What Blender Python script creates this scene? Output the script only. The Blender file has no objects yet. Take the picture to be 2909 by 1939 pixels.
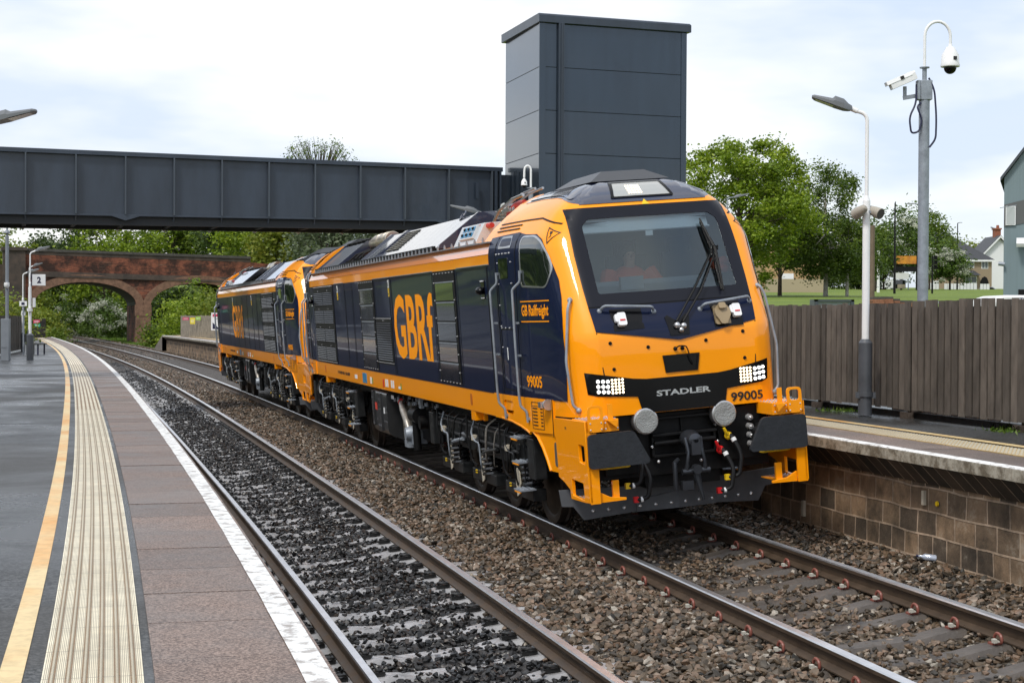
import bpy, bmesh, math, random
import numpy as np
from mathutils import Vector, Matrix
from mathutils.geometry import delaunay_2d_cdt
R = math.radians
rnd = random.Random(7)
sc = bpy.context.scene
# ---------------------------------------------------------------- camera
PITCH, ROLL, CAMZ, FPX = -0.0139, 0.0048, 2.529, 4625.0
cam_d = bpy.data.cameras.new('camera'); cam = bpy.data.objects.new('camera', cam_d)
sc.collection.objects.link(cam)
cam_d.sensor_width = 36.0; cam_d.lens = FPX/2909*36; cam_d.clip_start = 0.1; cam_d.clip_end = 6000
cam.matrix_world = Matrix.Translation((0, 0, CAMZ)) @ Matrix.Rotation(math.pi/2+PITCH, 4, 'X') @ Matrix.Rotation(ROLL, 4, 'Z')
sc.camera = cam
# ---------------------------------------------------------------- sky and sun
SUN_EL, SUN_AZ = R(52), R(215)      # azimuth clockwise from +Y (north): behind and to the left of the camera
w = bpy.data.worlds.new('World'); sc.world = w; w.use_nodes = True
nt = w.node_tree; nt.nodes.clear(); N = nt.nodes.new; Lk = nt.links.new
out = N('ShaderNodeOutputWorld'); bg = N('ShaderNodeBackground'); sky = N('ShaderNodeTexSky')
sky.sky_type = 'NISHITA'; sky.sun_disc = False; sky.sun_elevation = SUN_EL; sky.sun_rotation = SUN_AZ
bg.inputs['Strength'].default_value = 0.12
tc = N('ShaderNodeTexCoord'); mp = N('ShaderNodeMapping'); mp.inputs['Scale'].default_value = (1.2, 1.2, 4.2)
n1 = N('ShaderNodeTexNoise'); n1.inputs['Scale'].default_value = 1.7; n1.inputs['Detail'].default_value = 6; n1.inputs['Roughness'].default_value = .52
n2 = N('ShaderNodeTexNoise'); n2.inputs['Scale'].default_value = 2.6; n2.inputs['Detail'].default_value = 5
cr = N('ShaderNodeValToRGB'); cr.color_ramp.elements[0].position = .36; cr.color_ramp.elements[1].position = .56
cr.color_ramp.elements[0].color = (.62, .62, .62, 1); cr.color_ramp.elements[1].color = (.97, .97, .97, 1)
c2 = N('ShaderNodeValToRGB'); c2.color_ramp.elements[0].position = .40; c2.color_ramp.elements[1].position = .56
c2.color_ramp.elements[0].color = (.66, .75, .90, 1); c2.color_ramp.elements[1].color = (1, 1, 1, 1)
bg2 = N('ShaderNodeBackground'); bg2.inputs['Strength'].default_value = .93; mx = N('ShaderNodeMixShader')
Lk(tc.outputs['Generated'], mp.inputs[0]); Lk(mp.outputs[0], n1.inputs['Vector']); Lk(mp.outputs[0], n2.inputs['Vector'])
Lk(n1.outputs['Fac'], cr.inputs[0]); Lk(n2.outputs['Fac'], c2.inputs[0])
Lk(sky.outputs[0], bg.inputs['Color']); Lk(c2.outputs[0], bg2.inputs['Color'])
Lk(cr.outputs[0], mx.inputs[0]); Lk(bg.outputs[0], mx.inputs[1]); Lk(bg2.outputs[0], mx.inputs[2]); Lk(mx.outputs[0], out.inputs[0])
sun_d = bpy.data.lights.new('sun', 'SUN'); sun_d.energy = 2.0; sun_d.angle = R(11); sun_d.color = (1, .95, .87)
sun = bpy.data.objects.new('sun', sun_d); sc.collection.objects.link(sun)
sd = Vector((math.sin(SUN_AZ)*math.cos(SUN_EL), math.cos(SUN_AZ)*math.cos(SUN_EL), math.sin(SUN_EL)))
sun.rotation_euler = sd.to_track_quat('Z', 'Y').to_euler()
sc.view_settings.view_transform = 'Standard'; sc.view_settings.look = 'None'; sc.view_settings.exposure = 0.32; sc.view_settings.gamma = 1
sc.render.engine = 'CYCLES'; sc.cycles.max_bounces = 6; sc.cycles.transparent_max_bounces = 12; sc.cycles.use_denoising = True

# ---------------------------------------------------------------- helpers
col = sc.collection
def tag(o, label=None, cat=None, group=None, kind=None):
    if label: o['label'] = label
    if cat: o['category'] = cat
    if group: o['group'] = group
    if kind: o['kind'] = kind
    return o
def empty(name, label, cat, loc=(0, 0, 0), rz=0, group=None, mat=None):
    o = bpy.data.objects.new(name, None); col.objects.link(o)
    if mat is not None: o.matrix_world = mat
    else: o.location = loc; o.rotation_euler = (0, 0, rz)
    o.empty_display_size = .2
    return tag(o, label, cat, group)
def copy_tree(o, parent=None):
    c = o.copy(); col.objects.link(c); c.parent = parent
    for ch in list(o.children): copy_tree(ch, c)
    return c
class MB:
    def __init__(s): s.v = []; s.f = []; s.m = []; s.uv = None; s.M = None
    def pt(s, p):
        p = Vector(p)
        return tuple(s.M @ p) if s.M is not None else tuple(p)
    def add(s, vs, fs, mi=0):
        b = len(s.v); s.v += [s.pt(p) for p in vs]; s.f += [tuple(b+i for i in f) for f in fs]; s.m += [mi]*len(fs); return s
    def box(s, c, d, rot=None, mi=0, taper=None):
        x, y, z = d[0]/2, d[1]/2, d[2]/2; t = taper or (1, 1)
        vs = [(-x, -y, -z), (x, -y, -z), (x, y, -z), (-x, y, -z), (-x*t[0], -y*t[1], z), (x*t[0], -y*t[1], z), (x*t[0], y*t[1], z), (-x*t[0], y*t[1], z)]
        if rot is not None: vs = [tuple(rot @ Vector(p)) for p in vs]
        vs = [(p[0]+c[0], p[1]+c[1], p[2]+c[2]) for p in vs]
        return s.add(vs, [(0, 3, 2, 1), (4, 5, 6, 7), (0, 1, 5, 4), (1, 2, 6, 5), (2, 3, 7, 6), (3, 0, 4, 7)], mi)
    def bx(s, x0, x1, y0, y1, z0, z1, mi=0):
        return s.box(((x0+x1)/2, (y0+y1)/2, (z0+z1)/2), (x1-x0, y1-y0, z1-z0), mi=mi)
    def loft(s, rings, mi=0, closed=True, caps=True):
        n = len(rings[0]); vs = [p for r in rings for p in r]; fs = []
        for i in range(len(rings)-1):
            for j in range(n if closed else n-1):
                k = (j+1) % n; fs.append((i*n+j, i*n+k, (i+1)*n+k, (i+1)*n+j))
        if caps and closed:
            fs.append(tuple(range(n-1, -1, -1))); fs.append(tuple((len(rings)-1)*n+j for j in range(n)))
        return s.add(vs, fs, mi)
    def tube(s, path, r, n=8, mi=0, caps=True):
        P = [Vector(p) for p in path]; rs = r if isinstance(r, (list, tuple)) else [r]*len(P); rings = []
        up = Vector((0, 0, 1)); prev = None
        for i, p in enumerate(P):
            t = (P[min(i+1, len(P)-1)]-P[max(i-1, 0)]).normalized()
            if prev is None:
                a = up if abs(t.dot(up)) < .9 else Vector((1, 0, 0)); a = (a-t*a.dot(t)).normalized()
            else: a = (prev-t*prev.dot(t)).normalized()
            prev = a; b = t.cross(a)
            rings.append([tuple(p+(a*math.cos(2*math.pi*j/n)+b*math.sin(2*math.pi*j/n))*rs[i]) for j in range(n)])
        return s.loft(rings, mi, True, caps)
    def cyl(s, p0, p1, r0, r1=None, n=16, mi=0): return s.tube([p0, p1], [r0, r0 if r1 is None else r1], n, mi)
    def lathe(s, base, prof, axis='z', n=20, mi=0):
        rings = []
        for r, h in prof:
            ring = []
            for j in range(n):
                a = 2*math.pi*j/n; c, d = r*math.cos(a), r*math.sin(a)
                q = {'z': (c, d, h), 'y': (d, h, c), 'x': (h, c, d)}[axis]
                ring.append((base[0]+q[0], base[1]+q[1], base[2]+q[2]))
            rings.append(ring)
        return s.loft(rings, mi)
    def sphere(s, c, r, sc_=(1, 1, 1), n=14, mi=0):
        prof = [(max(1e-4, math.sin(math.pi*i/10))*r, -math.cos(math.pi*i/10)*r) for i in range(11)]
        rings = [[(c[0]+q*math.cos(2*math.pi*j/n)*sc_[0], c[1]+q*math.sin(2*math.pi*j/n)*sc_[1], c[2]+h*sc_[2]) for j in range(n)] for q, h in prof]
        return s.loft(rings, mi)
    def poly(s, pts, holes=(), depth=0.0, fn=None, step=None, mi=0):
        """flat polygon with holes in (a,b); fn(a,b,d) -> 3D point; depth = thickness (0 -> sheet)"""
        loops = [list(pts)]+[list(h) for h in holes]; P = []; E = []
        for lp in loops:
            if step:
                q = []
                for i in range(len(lp)):
                    a, b = lp[i], lp[(i+1) % len(lp)]; k = max(1, int(math.dist(a, b)/step))
                    q += [(a[0]+(b[0]-a[0])*t/k, a[1]+(b[1]-a[1])*t/k) for t in range(k)]
                lp = q
            b0 = len(P); P += lp; E += [(b0+i, b0+(i+1) % len(lp)) for i in range(len(lp))]
        nb = len(P); bl = list(P); bE = list(E)
        def inside(x, y, lp):
            c = False
            for i in range(len(lp)):
                x0, y0 = lp[i]; x1, y1 = lp[i-1]
                if (y0 > y) != (y1 > y) and x < (x1-x0)*(y-y0)/(y1-y0)+x0: c = not c
            return c
        if step:
            xs = [p[0] for p in P]; ys = [p[1] for p in P]
            x = min(xs)+step*.37
            while x < max(xs):
                y = min(ys)+step*.41
                while y < max(ys):
                    if inside(x, y, loops[0]) and not any(inside(x, y, h) for h in loops[1:]): P.append((x, y))
                    y += step
                x += step
        r = delaunay_2d_cdt([Vector(p) for p in P], E, [], 0, 1e-5)
        V2, F2 = r[0], r[2]
        F2 = [f for f in F2 if (lambda c: inside(c[0], c[1], loops[0]) and not any(inside(c[0], c[1], h) for h in loops[1:]))(
            (sum(V2[i][0] for i in f)/len(f), sum(V2[i][1] for i in f)/len(f)))]
        fn = fn or (lambda a, b, d: (a, b, d))
        top = [fn(p[0], p[1], depth) for p in V2]
        if depth == 0: return s.add(top, F2, mi)
        bot = [fn(p[0], p[1], 0) for p in V2]; n = len(V2); fs = [tuple(f) for f in F2]+[tuple(n+i for i in reversed(f)) for f in F2]
        cnt = {}
        for f in F2:
            for i in range(len(f)):
                e = (f[i], f[(i+1) % len(f)]); cnt[e] = 1
        for (a, b) in cnt:
            if (b, a) not in cnt: fs.append((b, a, a+n, b+n))
        return s.add(top+bot, fs, mi)
    def build(s, name, mats, parent=None, smooth=35, bevel=0, fixn=True):
        me = bpy.data.meshes.new(name); me.from_pydata(s.v, [], s.f)
        mats = mats if isinstance(mats, (list, tuple)) else [mats]
        for m_ in mats: me.materials.append(m_)
        if len(mats) > 1: me.polygons.foreach_set('material_index', s.m)
        if s.uv is not None:
            ul = me.uv_layers.new(name='UVMap'); li = np.zeros(len(me.loops), dtype=np.int32); me.loops.foreach_get('vertex_index', li)
            ul.data.foreach_set('uv', np.array(s.uv, dtype=np.float32)[li].ravel())
        if fixn:
            b = bmesh.new(); b.from_mesh(me); bmesh.ops.recalc_face_normals(b, faces=b.faces); b.to_mesh(me); b.free()
        if smooth:
            me.polygons.foreach_set('use_smooth', [True]*len(me.polygons)); me.set_sharp_from_angle(angle=R(smooth))
        me.update(); o = bpy.data.objects.new(name, me); col.objects.link(o); o.parent = parent
        if bevel:
            bm_ = o.modifiers.new('bevel', 'BEVEL'); bm_.width = bevel; bm_.segments = 2; bm_.limit_method = 'ANGLE'; bm_.angle_limit = R(40)
        return o
def rounded(pts, r, n=4):
    q = []; L = len(pts)
    for i in range(L):
        a, b, c = Vector(pts[i-1]), Vector(pts[i]), Vector(pts[(i+1) % L])
        rr = min(r, (a-b).length*.45, (c-b).length*.45); p0 = b+(a-b).normalized()*rr; p1 = b+(c-b).normalized()*rr
        for k in range(n+1):
            t = k/n; q.append(tuple(p0*(1-t)**2+b*2*t*(1-t)+p1*t*t))
    return q
def arc_path(pts, r, n=5):
    """open 3D polyline with rounded corners"""
    P = [Vector(p) for p in pts]; q = [tuple(P[0])]
    for i in range(1, len(P)-1):
        a, b, c = P[i-1], P[i], P[i+1]; rr = min(r, (a-b).length*.45, (c-b).length*.45)
        p0 = b+(a-b).normalized()*rr; p1 = b+(c-b).normalized()*rr
        for k in range(n+1):
            t = k/n; q.append(tuple(p0*(1-t)**2+b*2*t*(1-t)+p1*t*t))
    return q+[tuple(P[-1])]
def ray(px, py):
    u, v = px-1454.5, py-969.5; uu = u*math.cos(ROLL)+v*math.sin(ROLL); vv = -u*math.sin(ROLL)+v*math.cos(ROLL)
    x, y, z = uu/FPX, 1.0, -vv/FPX
    return Vector((x, y*math.cos(PITCH)-z*math.sin(PITCH), y*math.sin(PITCH)+z*math.cos(PITCH)))
def at(px, py, Y):
    d = ray(px, py); return Vector((0, 0, CAMZ))+d*(Y/d.y)
def gz(px, py, z):
    d = ray(px, py); return Vector((0, 0, CAMZ))+d*((z-CAMZ)/d.z)
def text(parent, s, fn, a0, a1, b0, b1, m, name='lettering', bold=0.0, depth=.002, keep=False, shear=0):
    """fn(a,b,d): a runs left to right over [a0,a1], b up over [b0,b1]"""
    cu = bpy.data.curves.new('t', 'FONT'); cu.body = s; cu.offset = bold; cu.resolution_u = 3; cu.shear = shear
    o = bpy.data.objects.new('t', cu); me0 = bpy.data.meshes.new_from_object(o)
    V = [v.co.copy() for v in me0.vertices]; F = [tuple(p.vertices) for p in me0.polygons]
    x0 = min(v.x for v in V); x1 = max(v.x for v in V); y0 = min(v.y for v in V); y1 = max(v.y for v in V)
    mp_ = lambda v, d: fn(a0+(a1-a0)*(v.x-x0)/(x1-x0), b0+(b1-b0)*(v.y-y0)/(y1-y0), d)
    b = MB(); n = len(V); top = [mp_(v, depth) for v in V]; bot = [mp_(v, 0) for v in V]
    cnt = {}
    for f in F:
        for i in range(len(f)): cnt[(f[i], f[(i+1) % len(f)])] = 1
    fs = list(F)+[(y, x, x+n, y+n) for (x, y) in cnt if (y, x) not in cnt]
    b.add(top+bot, fs); bpy.data.objects.remove(o); bpy.data.curves.remove(cu); bpy.data.meshes.remove(me0)
    return b.build(name, m, parent, smooth=0)

# ---------------------------------------------------------------- materials
MAT = {}
def mat(name, rgb, rough=.5, metal=0.0, coat=0.0, var=0.0, vscale=3.0, bump=0.0, bscale=20.0, rgb2=None, spec=None, emit=None, coord='Object', rvar=0.0, stretch=None, cior=None):
    m = bpy.data.materials.new(name); m.use_nodes = True; t = m.node_tree; b = t.nodes['Principled BSDF']; MAT[name] = m
    b.inputs['Base Color'].default_value = (*rgb, 1); b.inputs['Roughness'].default_value = rough; b.inputs['Metallic'].default_value = metal
    if cior: b.inputs['Coat IOR'].default_value = cior
    if coat: b.inputs['Coat Weight'].default_value = coat; b.inputs['Coat Roughness'].default_value = .03
    if spec is not None: b.inputs['Specular IOR Level'].default_value = spec
    if emit: b.inputs['Emission Color'].default_value = (*emit[:3], 1); b.inputs['Emission Strength'].default_value = emit[3]
    if var or bump or rgb2 or rvar:
        tc = t.nodes.new('ShaderNodeTexCoord'); src = tc.outputs[coord]
        if stretch:
            mp = t.nodes.new('ShaderNodeMapping'); mp.inputs['Scale'].default_value = stretch; t.links.new(src, mp.inputs[0]); src = mp.outputs[0]
    if var or rgb2 or rvar:
        n = t.nodes.new('ShaderNodeTexNoise'); n.inputs['Scale'].default_value = vscale; n.inputs['Detail'].default_value = 6; n.inputs['Roughness'].default_value = .65; t.links.new(src, n.inputs['Vector'])
        r = t.nodes.new('ShaderNodeValToRGB'); r.color_ramp.elements[0].position = .32; r.color_ramp.elements[1].position = .68
        c2 = rgb2 or tuple(min(1, c*(1+var)) for c in rgb); c1 = rgb if rgb2 else tuple(c*(1-var) for c in rgb)
        r.color_ramp.elements[0].color = (*c1, 1); r.color_ramp.elements[1].color = (*c2, 1)
        t.links.new(n.outputs['Fac'], r.inputs[0]); t.links.new(r.outputs[0], b.inputs['Base Color'])
        if rvar:
            mr = t.nodes.new('ShaderNodeMapRange'); mr.inputs[1].default_value = .3; mr.inputs[2].default_value = .7
            mr.inputs[3].default_value = max(0, rough-rvar); mr.inputs[4].default_value = min(1, rough+rvar)
            t.links.new(n.outputs['Fac'], mr.inputs[0]); t.links.new(mr.outputs[0], b.inputs['Roughness'])
    if bump:
        n = t.nodes.new('ShaderNodeTexNoise'); n.inputs['Scale'].default_value = bscale; n.inputs['Detail'].default_value = 4; t.links.new(src, n.inputs['Vector'])
        bp = t.nodes.new('ShaderNodeBump'); bp.inputs['Strength'].default_value = bump; bp.inputs['Distance'].default_value = .02; t.links.new(n.outputs['Fac'], bp.inputs['Height'])
        t.links.new(bp.outputs[0], b.inputs['Normal'])
    return m
orange = mat('orange paint', (1.0, .335, .0), .38, coat=.6, cior=1.55, bump=.10, bscale=.9, spec=.15)
bandm = mat('cant band paint', (1.0, .30, .01), .3, coat=1.0, cior=2.4, bump=.04, bscale=1.2)
yorange = mat('orange step paint', (.98, .335, .002), .45, spec=.3, var=.06, vscale=5)
navy = mat('navy paint', (.004, .009, .034), .45, coat=.42, spec=.08, bump=.30, bscale=.9, stretch=(1, 1.3, .35))
navyroof = mat('navy roof paint', (.010, .017, .048), .36, coat=1.0, cior=1.9)
blackg = mat('gloss black', (.002, .002, .003), .2, spec=.3)
maskm = mat('screen mask', (.006, .007, .013), .3, spec=.28)
blackm = mat('matt black', (.006, .006, .0065), .5, var=.4, vscale=8, spec=.2)
bogiem = mat('bogie paint', (.014, .015, .016), .4, var=.5, vscale=6, bump=.15, spec=.35)
bufm = mat('buffer plate', (.020, .023, .028), .6, var=.2, vscale=9, bump=.25, bscale=30, spec=.35)
plough = mat('deflector grey', (.085, .09, .10), .5, var=.2, vscale=4, spec=.4)
steel = mat('brushed steel', (.55, .55, .56), .3, .9, var=.12, vscale=12)
galv = mat('galvanised steel', (.27, .30, .34), .5, .35, var=.22, vscale=7)
bolt_m = mat('bright bolts', (.75, .75, .76), .25, .7)
rubber = mat('rubber', (.007, .007, .008), .45, spec=.35)
redp = mat('red paint', (.62, .012, .015), .35)
yelp = mat('yellow paint', (.80, .52, .01), .4)
whitep = mat('white paint', (.78, .79, .80), .4, var=.06, vscale=3)
tanp = mat('tan plastic', (.30, .225, .13), .5)
silverbox = mat('silver box', (.58, .60, .62), .4, .3, var=.1)
bluew = mat('blue window', (.03, .22, .42), .3)
decal_or = mat('orange decal', (1.0, .335, .0), .5, spec=.15)
blackt = mat('black lettering', (.012, .012, .012), .5)
wheelm = mat('wheel steel', (.06, .045, .036), .5, .5, var=.4, vscale=10)
ledw = mat('white led', (1, 1, 1), .2, emit=(1, .97, .93, 9.0))
ledy = mat('warm led', (1, .9, .7), .2, emit=(1, .78, .50, 3.0))
lens = mat('led lens', (.5, .52, .55), .12, .6)
spring_m = mat('spring black', (.02, .02, .021), .2, coat=.6)
cream = mat('cream disc', (.50, .45, .36), .5, var=.1)
heatm = mat('exhaust steel', (.60, .52, .40), .28, .85, var=.2, vscale=8)
hazed = mat('glossy navy hatch', (.05, .06, .085), .16, .7, coat=1.0, cior=2.8)
glassd = mat('side glass', (.012, .018, .014), .04, coat=1.0)
def mk_glass():
    m = bpy.data.materials.new('windscreen glass'); m.use_nodes = True; t = m.node_tree; t.nodes.clear()
    o = t.nodes.new('ShaderNodeOutputMaterial'); mi = t.nodes.new('ShaderNodeMixShader'); tr = t.nodes.new('ShaderNodeBsdfTransparent'); gl = t.nodes.new('ShaderNodeBsdfGlossy')
    tr.inputs[0].default_value = (.80, .88, .90, 1); gl.inputs[0].default_value = (.80, .93, 1, 1); gl.inputs['Roughness'].default_value = .03
    fr = t.nodes.new('ShaderNodeFresnel'); fr.inputs[0].default_value = 1.9; mi.inputs[0].default_value = .1
    t.links.new(fr.outputs[0], mi.inputs[0]); t.links.new(tr.outputs[0], mi.inputs[1]); t.links.new(gl.outputs[0], mi.inputs[2]); t.links.new(mi.outputs[0], o.inputs[0]); return m
wsglass = mk_glass()
def tone(m, lo, hi):
    """each object of this material gets its own tone"""
    t = m.node_tree; b = t.nodes['Principled BSDF']; oi = t.nodes.new('ShaderNodeObjectInfo'); mr = t.nodes.new('ShaderNodeMapRange'); mr.inputs[3].default_value = lo; mr.inputs[4].default_value = hi
    hs = t.nodes.new('ShaderNodeHueSaturation'); t.links.new(oi.outputs['Random'], mr.inputs[0]); t.links.new(mr.outputs[0], hs.inputs['Value'])
    if b.inputs['Base Color'].links: t.links.new(b.inputs['Base Color'].links[0].from_socket, hs.inputs['Color'])
    else: hs.inputs['Color'].default_value = b.inputs['Base Color'].default_value
    t.links.new(hs.outputs[0], b.inputs['Base Color']); return m
# ---------------------------------------------------------------- track geometry (plan curve of the near track, s metres along it)
KN = [-40, 0, 20, 45, 80, 130, 200, 400]; KV = [1.876e-3, 1.876e-3, .256e-3, .584e-3, .677e-3, .218e-3, .18e-3, .19e-3]
_s = np.arange(-30, 380, .25); _k = np.interp(_s, KN, KV); _i0 = 120
_a = np.cumsum(_k*.25); _a = _a-_a[_i0]+.24163
_x = np.concatenate([[0], np.cumsum(-np.sin(_a[:-1])*.25)]); _y = np.concatenate([[0], np.cumsum(np.cos(_a[:-1])*.25)])
_x = _x-_x[_i0]+.71863; _y = _y-_y[_i0]+8.0
def head(s): return float(np.interp(s, _s, _a))
def W(s, off, z=0.0):
    a = head(s); return (float(np.interp(s, _s, _x))+off*math.cos(a), float(np.interp(s, _s, _y))+off*math.sin(a), z)
def s_of(P):
    i = int(np.argmin((_x-P[0])**2+(_y-P[1])**2)); a = _a[i]
    return float(_s[i]), float((P[0]-_x[i])*math.cos(a)+(P[1]-_y[i])*math.sin(a))
TS, TDZ, C1, C2 = 3.3317, .1803, .0909, .0822
def zplane(off):
    """height of the rail-top plane at lateral offset"""
    return off*C1 if off < TS/2 else TDZ+(off-TS)*C2
def steps(s0, s1, st):
    n = max(1, int(round((s1-s0)/st))); return [s0+(s1-s0)*i/n for i in range(n+1)]
def sweep(prof, s0, s1, st, closed=False, jit=0, mi=None):
    """prof: list of (off, z); returns MB with uv (s, profile length)"""
    b = MB(); b.uv = []; L = [0]
    for i in range(1, len(prof)): L.append(L[-1]+math.dist(prof[i], prof[i-1]))
    S = steps(s0, s1, st); n = len(prof)
    for s in S:
        for k, (o, z) in enumerate(prof): b.v.append(W(s, o, z+(rnd.uniform(-jit, jit) if 0 < k < n-1 else 0))); b.uv.append((s, L[k]))
    for i in range(len(S)-1):
        for k in range(n if closed else n-1):
            k2 = (k+1) % n; b.f.append((i*n+k, i*n+k2, (i+1)*n+k2, (i+1)*n+k)); b.m.append(0 if mi is None else mi[k])
    if closed: b.f.append(tuple(range(n))); b.m.append(0); b.f.append(tuple((len(S)-1)*n+k for k in range(n))); b.m.append(0)
    return b
# --- rails
railtop = mat('rail head', (.80, .80, .82), .34, .95, var=.12, vscale=4)
railside = mat('rusty rail side', (.045, .030, .019), .6, .1, rgb2=(.080, .052, .032), vscale=5, rvar=.12)
def rail(o_c, label, can):
    zc = zplane(o_c); h = .159
    P = [(-.036, -.012), (-.028, 0), (.028, 0), (.036, -.012), (.036, -.04), (.010, -.055), (.010, -.125), (.07, -.148), (.07, -h), (-.07, -h), (-.07, -.148), (-.010, -.125), (-.010, -.055), (-.036, -.04)]
    pr = [(o_c+a*math.cos(can)-b*math.sin(can), zc+a*math.sin(can)+b*math.cos(can)) for a, b in P]
    b = sweep(pr, -14, 330, 1.0, closed=True, mi=[0, 0, 1, 1, 1, 1, 1, 1, 1, 1, 1, 1, 1, 1]); b.m = b.m
    o = b.build('running_rail', [railtop, railside], smooth=20); b = None
    return tag(o, label, 'rail', 'running rails of the two tracks')
rail(-.7525, 'shiny running rail right beside the white edge of the left platform', C1)
rail(.7525, 'bright broad running rail with rusty web between the dark and the brown ballast', C1)
rail(TS-.7525, 'rusty running rail with red clips under the left wheels of the locomotives', C2)
rail(TS+.7525, 'dark running rail nearest to the stone wall of the right platform', C2)
# --- sleepers with their clips
concrete = mat('wet concrete', (.34, .34, .35), .2, var=.35, vscale=4, bump=.3, bscale=25, rvar=.12)
concrete2 = mat('dirty concrete', (.085, .072, .062), .4, var=.3, vscale=4, bump=.3, bscale=25)
clipm = mat('black clip', (.018, .018, .018), .35)
redclip = mat('red clip', (.23, .075, .055), .45, var=.2)
def sleeper_mesh():
    b = MB(); X = [-1.25, -1.0, -.55, -.3, .3, .55, 1.0, 1.25]; T = [-.02, 0, .0, -.03, -.03, 0, 0, -.02]; rings = []
    for x, t in zip(X, T): rings.append([(x, -.14, -.2), (x, .14, -.2), (x, .13, t-.05), (x, .095, t), (x, -.095, t), (x, -.13, t-.05)])
    return b.loft(rings)
def clip_black():
    b = MB(); pts = [(.0, -.05, .03), (.0, .05, .03), (.045, .06, .05), (.09, .04, .045), (.095, -.03, .035), (.05, -.05, .045), (.045, .03, .06)]
    b.tube(arc_path(pts, .03), .013, 6); b.box((.05, 0, .01), (.13, .10, .03)); return b
def clip_red():
    b = MB(); pts = [(.0, -.045, .02), (.0, -.02, .055), (0, .02, .06), (.0, .055, .045), (0, .06, .0), (0, .02, -.02), (.04, .02, -.01)]
    b.v = []; b.tube(arc_path([(.005+x, y*1.05, z*1.05+.01) for x, y, z in pts], .03), .0125, 6); b.box((.03, -.02, -.01), (.06, .07, .025)); return b
protos = {}
def sleeper(tr, s, clips, first):
    off = 0 if tr == 0 else TS; can = C1 if tr == 0 else C2
    x, y, _ = W(s, off); a = head(s)
    Mx = Matrix.Translation((x, y, zplane(off)-.168)) @ Matrix.Rotation(a, 4, 'Z') @ Matrix.Rotation(-can, 4, 'Y')
    if first:
        o = sleeper_mesh().build('sleeper', concrete if tr == 0 else concrete2, smooth=20); protos[tr] = o
        tag(o, None, 'sleeper', 'concrete sleepers of the platform track' if tr == 0 else 'concrete sleepers under the train')
        o['label'] = 'grey wet concrete sleeper half buried in black ballast' if tr == 0 else 'brown dusty concrete sleeper with red rail clips on the far track'
    else:
        o = protos[tr].copy(); col.objects.link(o)
    o.matrix_world = Mx
    if clips:
        for rx in (-.7525, .7525):
            for sg in (-1, 1):
                c = bpy.data.objects.new('rail_clip', CLIPS[tr]); col.objects.link(c); c.parent = o
                c.location = (rx+sg*.095, 0, .012); c.rotation_euler = (0, 0, 0 if sg > 0 else math.pi)
                if tr == 1:
                    q = bpy.data.objects.new('insulator', CLIPS[2]); col.objects.link(q); q.parent = c
    return o
def only_mesh(b, m, name):
    o = b.build(name, m); me = o.data; bpy.data.objects.remove(o); return me
CLIPS = {0: only_mesh(clip_black(), clipm, 'rail_clip'), 1: only_mesh(clip_red(), redclip, 'rail_clip'), 2: only_mesh(MB().box((.065, .055, .03), (.028, .04, .03)).box((.04, .05, .02), (.03, .03, .012)), mat('insulator cream', (.48, .46, .40), .5), 'insulator')}
f0 = True
for k in range(-12, 110):
    s = 4.1375+k*.65; sleeper(0, s, s < 34, f0); f0 = False
f0 = True
for k in range(-24, 40):
    s = 11.334+k*.65; sleeper(1, s, s < 26, f0); f0 = False
b = MB()
for tr, off, can, s0, s1 in ((0, 0, C1, 4.1375+110*.65, 200), (1, TS, C2, 11.334+40*.65, 200)):
    for s in np.arange(s0, s1, .65):
        x, y, _ = W(s, off); b.M = Matrix.Translation((x, y, zplane(off)-.168)) @ Matrix.Rotation(head(s), 4, 'Z') @ Matrix.Rotation(-can, 4, 'Y')
        b.box((0, 0, -.05), (2.5, .24, .1))
b.M = None
tag(b.build('distant_sleepers', concrete2), 'far concrete sleepers merging into the ballast towards the brick bridge', 'sleepers', kind='stuff')
# --- ballast: bed + loose stones
def stone_mat(name, stops, rough, wet=0.0):
    m = bpy.data.materials.new(name); m.use_nodes = True; t = m.node_tree; b = t.nodes['Principled BSDF']
    oi = t.nodes.new('ShaderNodeObjectInfo'); cr = t.nodes.new('ShaderNodeValToRGB'); e = cr.color_ramp.elements
    while len(e) < len(stops): e.new(.5)
    for i, (p, c) in enumerate(stops): e[i].position = p; e[i].color = (*c, 1)
    t.links.new(oi.outputs['Random'], cr.inputs[0])
    tc = t.nodes.new('ShaderNodeTexCoord'); n = t.nodes.new('ShaderNodeTexNoise'); n.inputs['Scale'].default_value = 1.6; n.inputs['Detail'].default_value = 5
    t.links.new(tc.outputs['Object'], n.inputs['Vector'])
    mm = t.nodes.new('ShaderNodeMixRGB'); mm.blend_type = 'MULTIPLY'; mm.inputs[0].default_value = .8; r2 = t.nodes.new('ShaderNodeValToRGB')
    r2.color_ramp.elements[0].position = .35; r2.color_ramp.elements[0].color = (.45, .45, .42, 1); r2.color_ramp.elements[1].position = .65; r2.color_ramp.elements[1].color = (1.15, 1.12, 1.1, 1)
    t.links.new(n.outputs['Fac'], r2.inputs[0]); t.links.new(cr.outputs[0], mm.inputs[1]); t.links.new(r2.outputs[0], mm.inputs[2]); t.links.new(mm.outputs[0], b.inputs['Base Color'])
    b.inputs['Roughness'].default_value = rough; return m
st_dark = stone_mat('dark wet stone', [(0, (.006, .007, .008)), (.5, (.014, .014, .015)), (.85, (.028, .025, .024)), (1, (.07, .056, .048))], .36)
st_brown = stone_mat('brown stone', [(0, (.020, .018, .014)), (.25, (.062, .047, .031)), (.55, (.125, .088, .054)), (.78, (.19, .12, .078)), (.93, (.25, .20, .155)), (1, (.42, .39, .34))], .5)
bed_dark = mat('dark ballast bed', (.010, .010, .011), .6, rgb2=(.045, .043, .042), vscale=14, bump=1.0, bscale=16)
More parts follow.
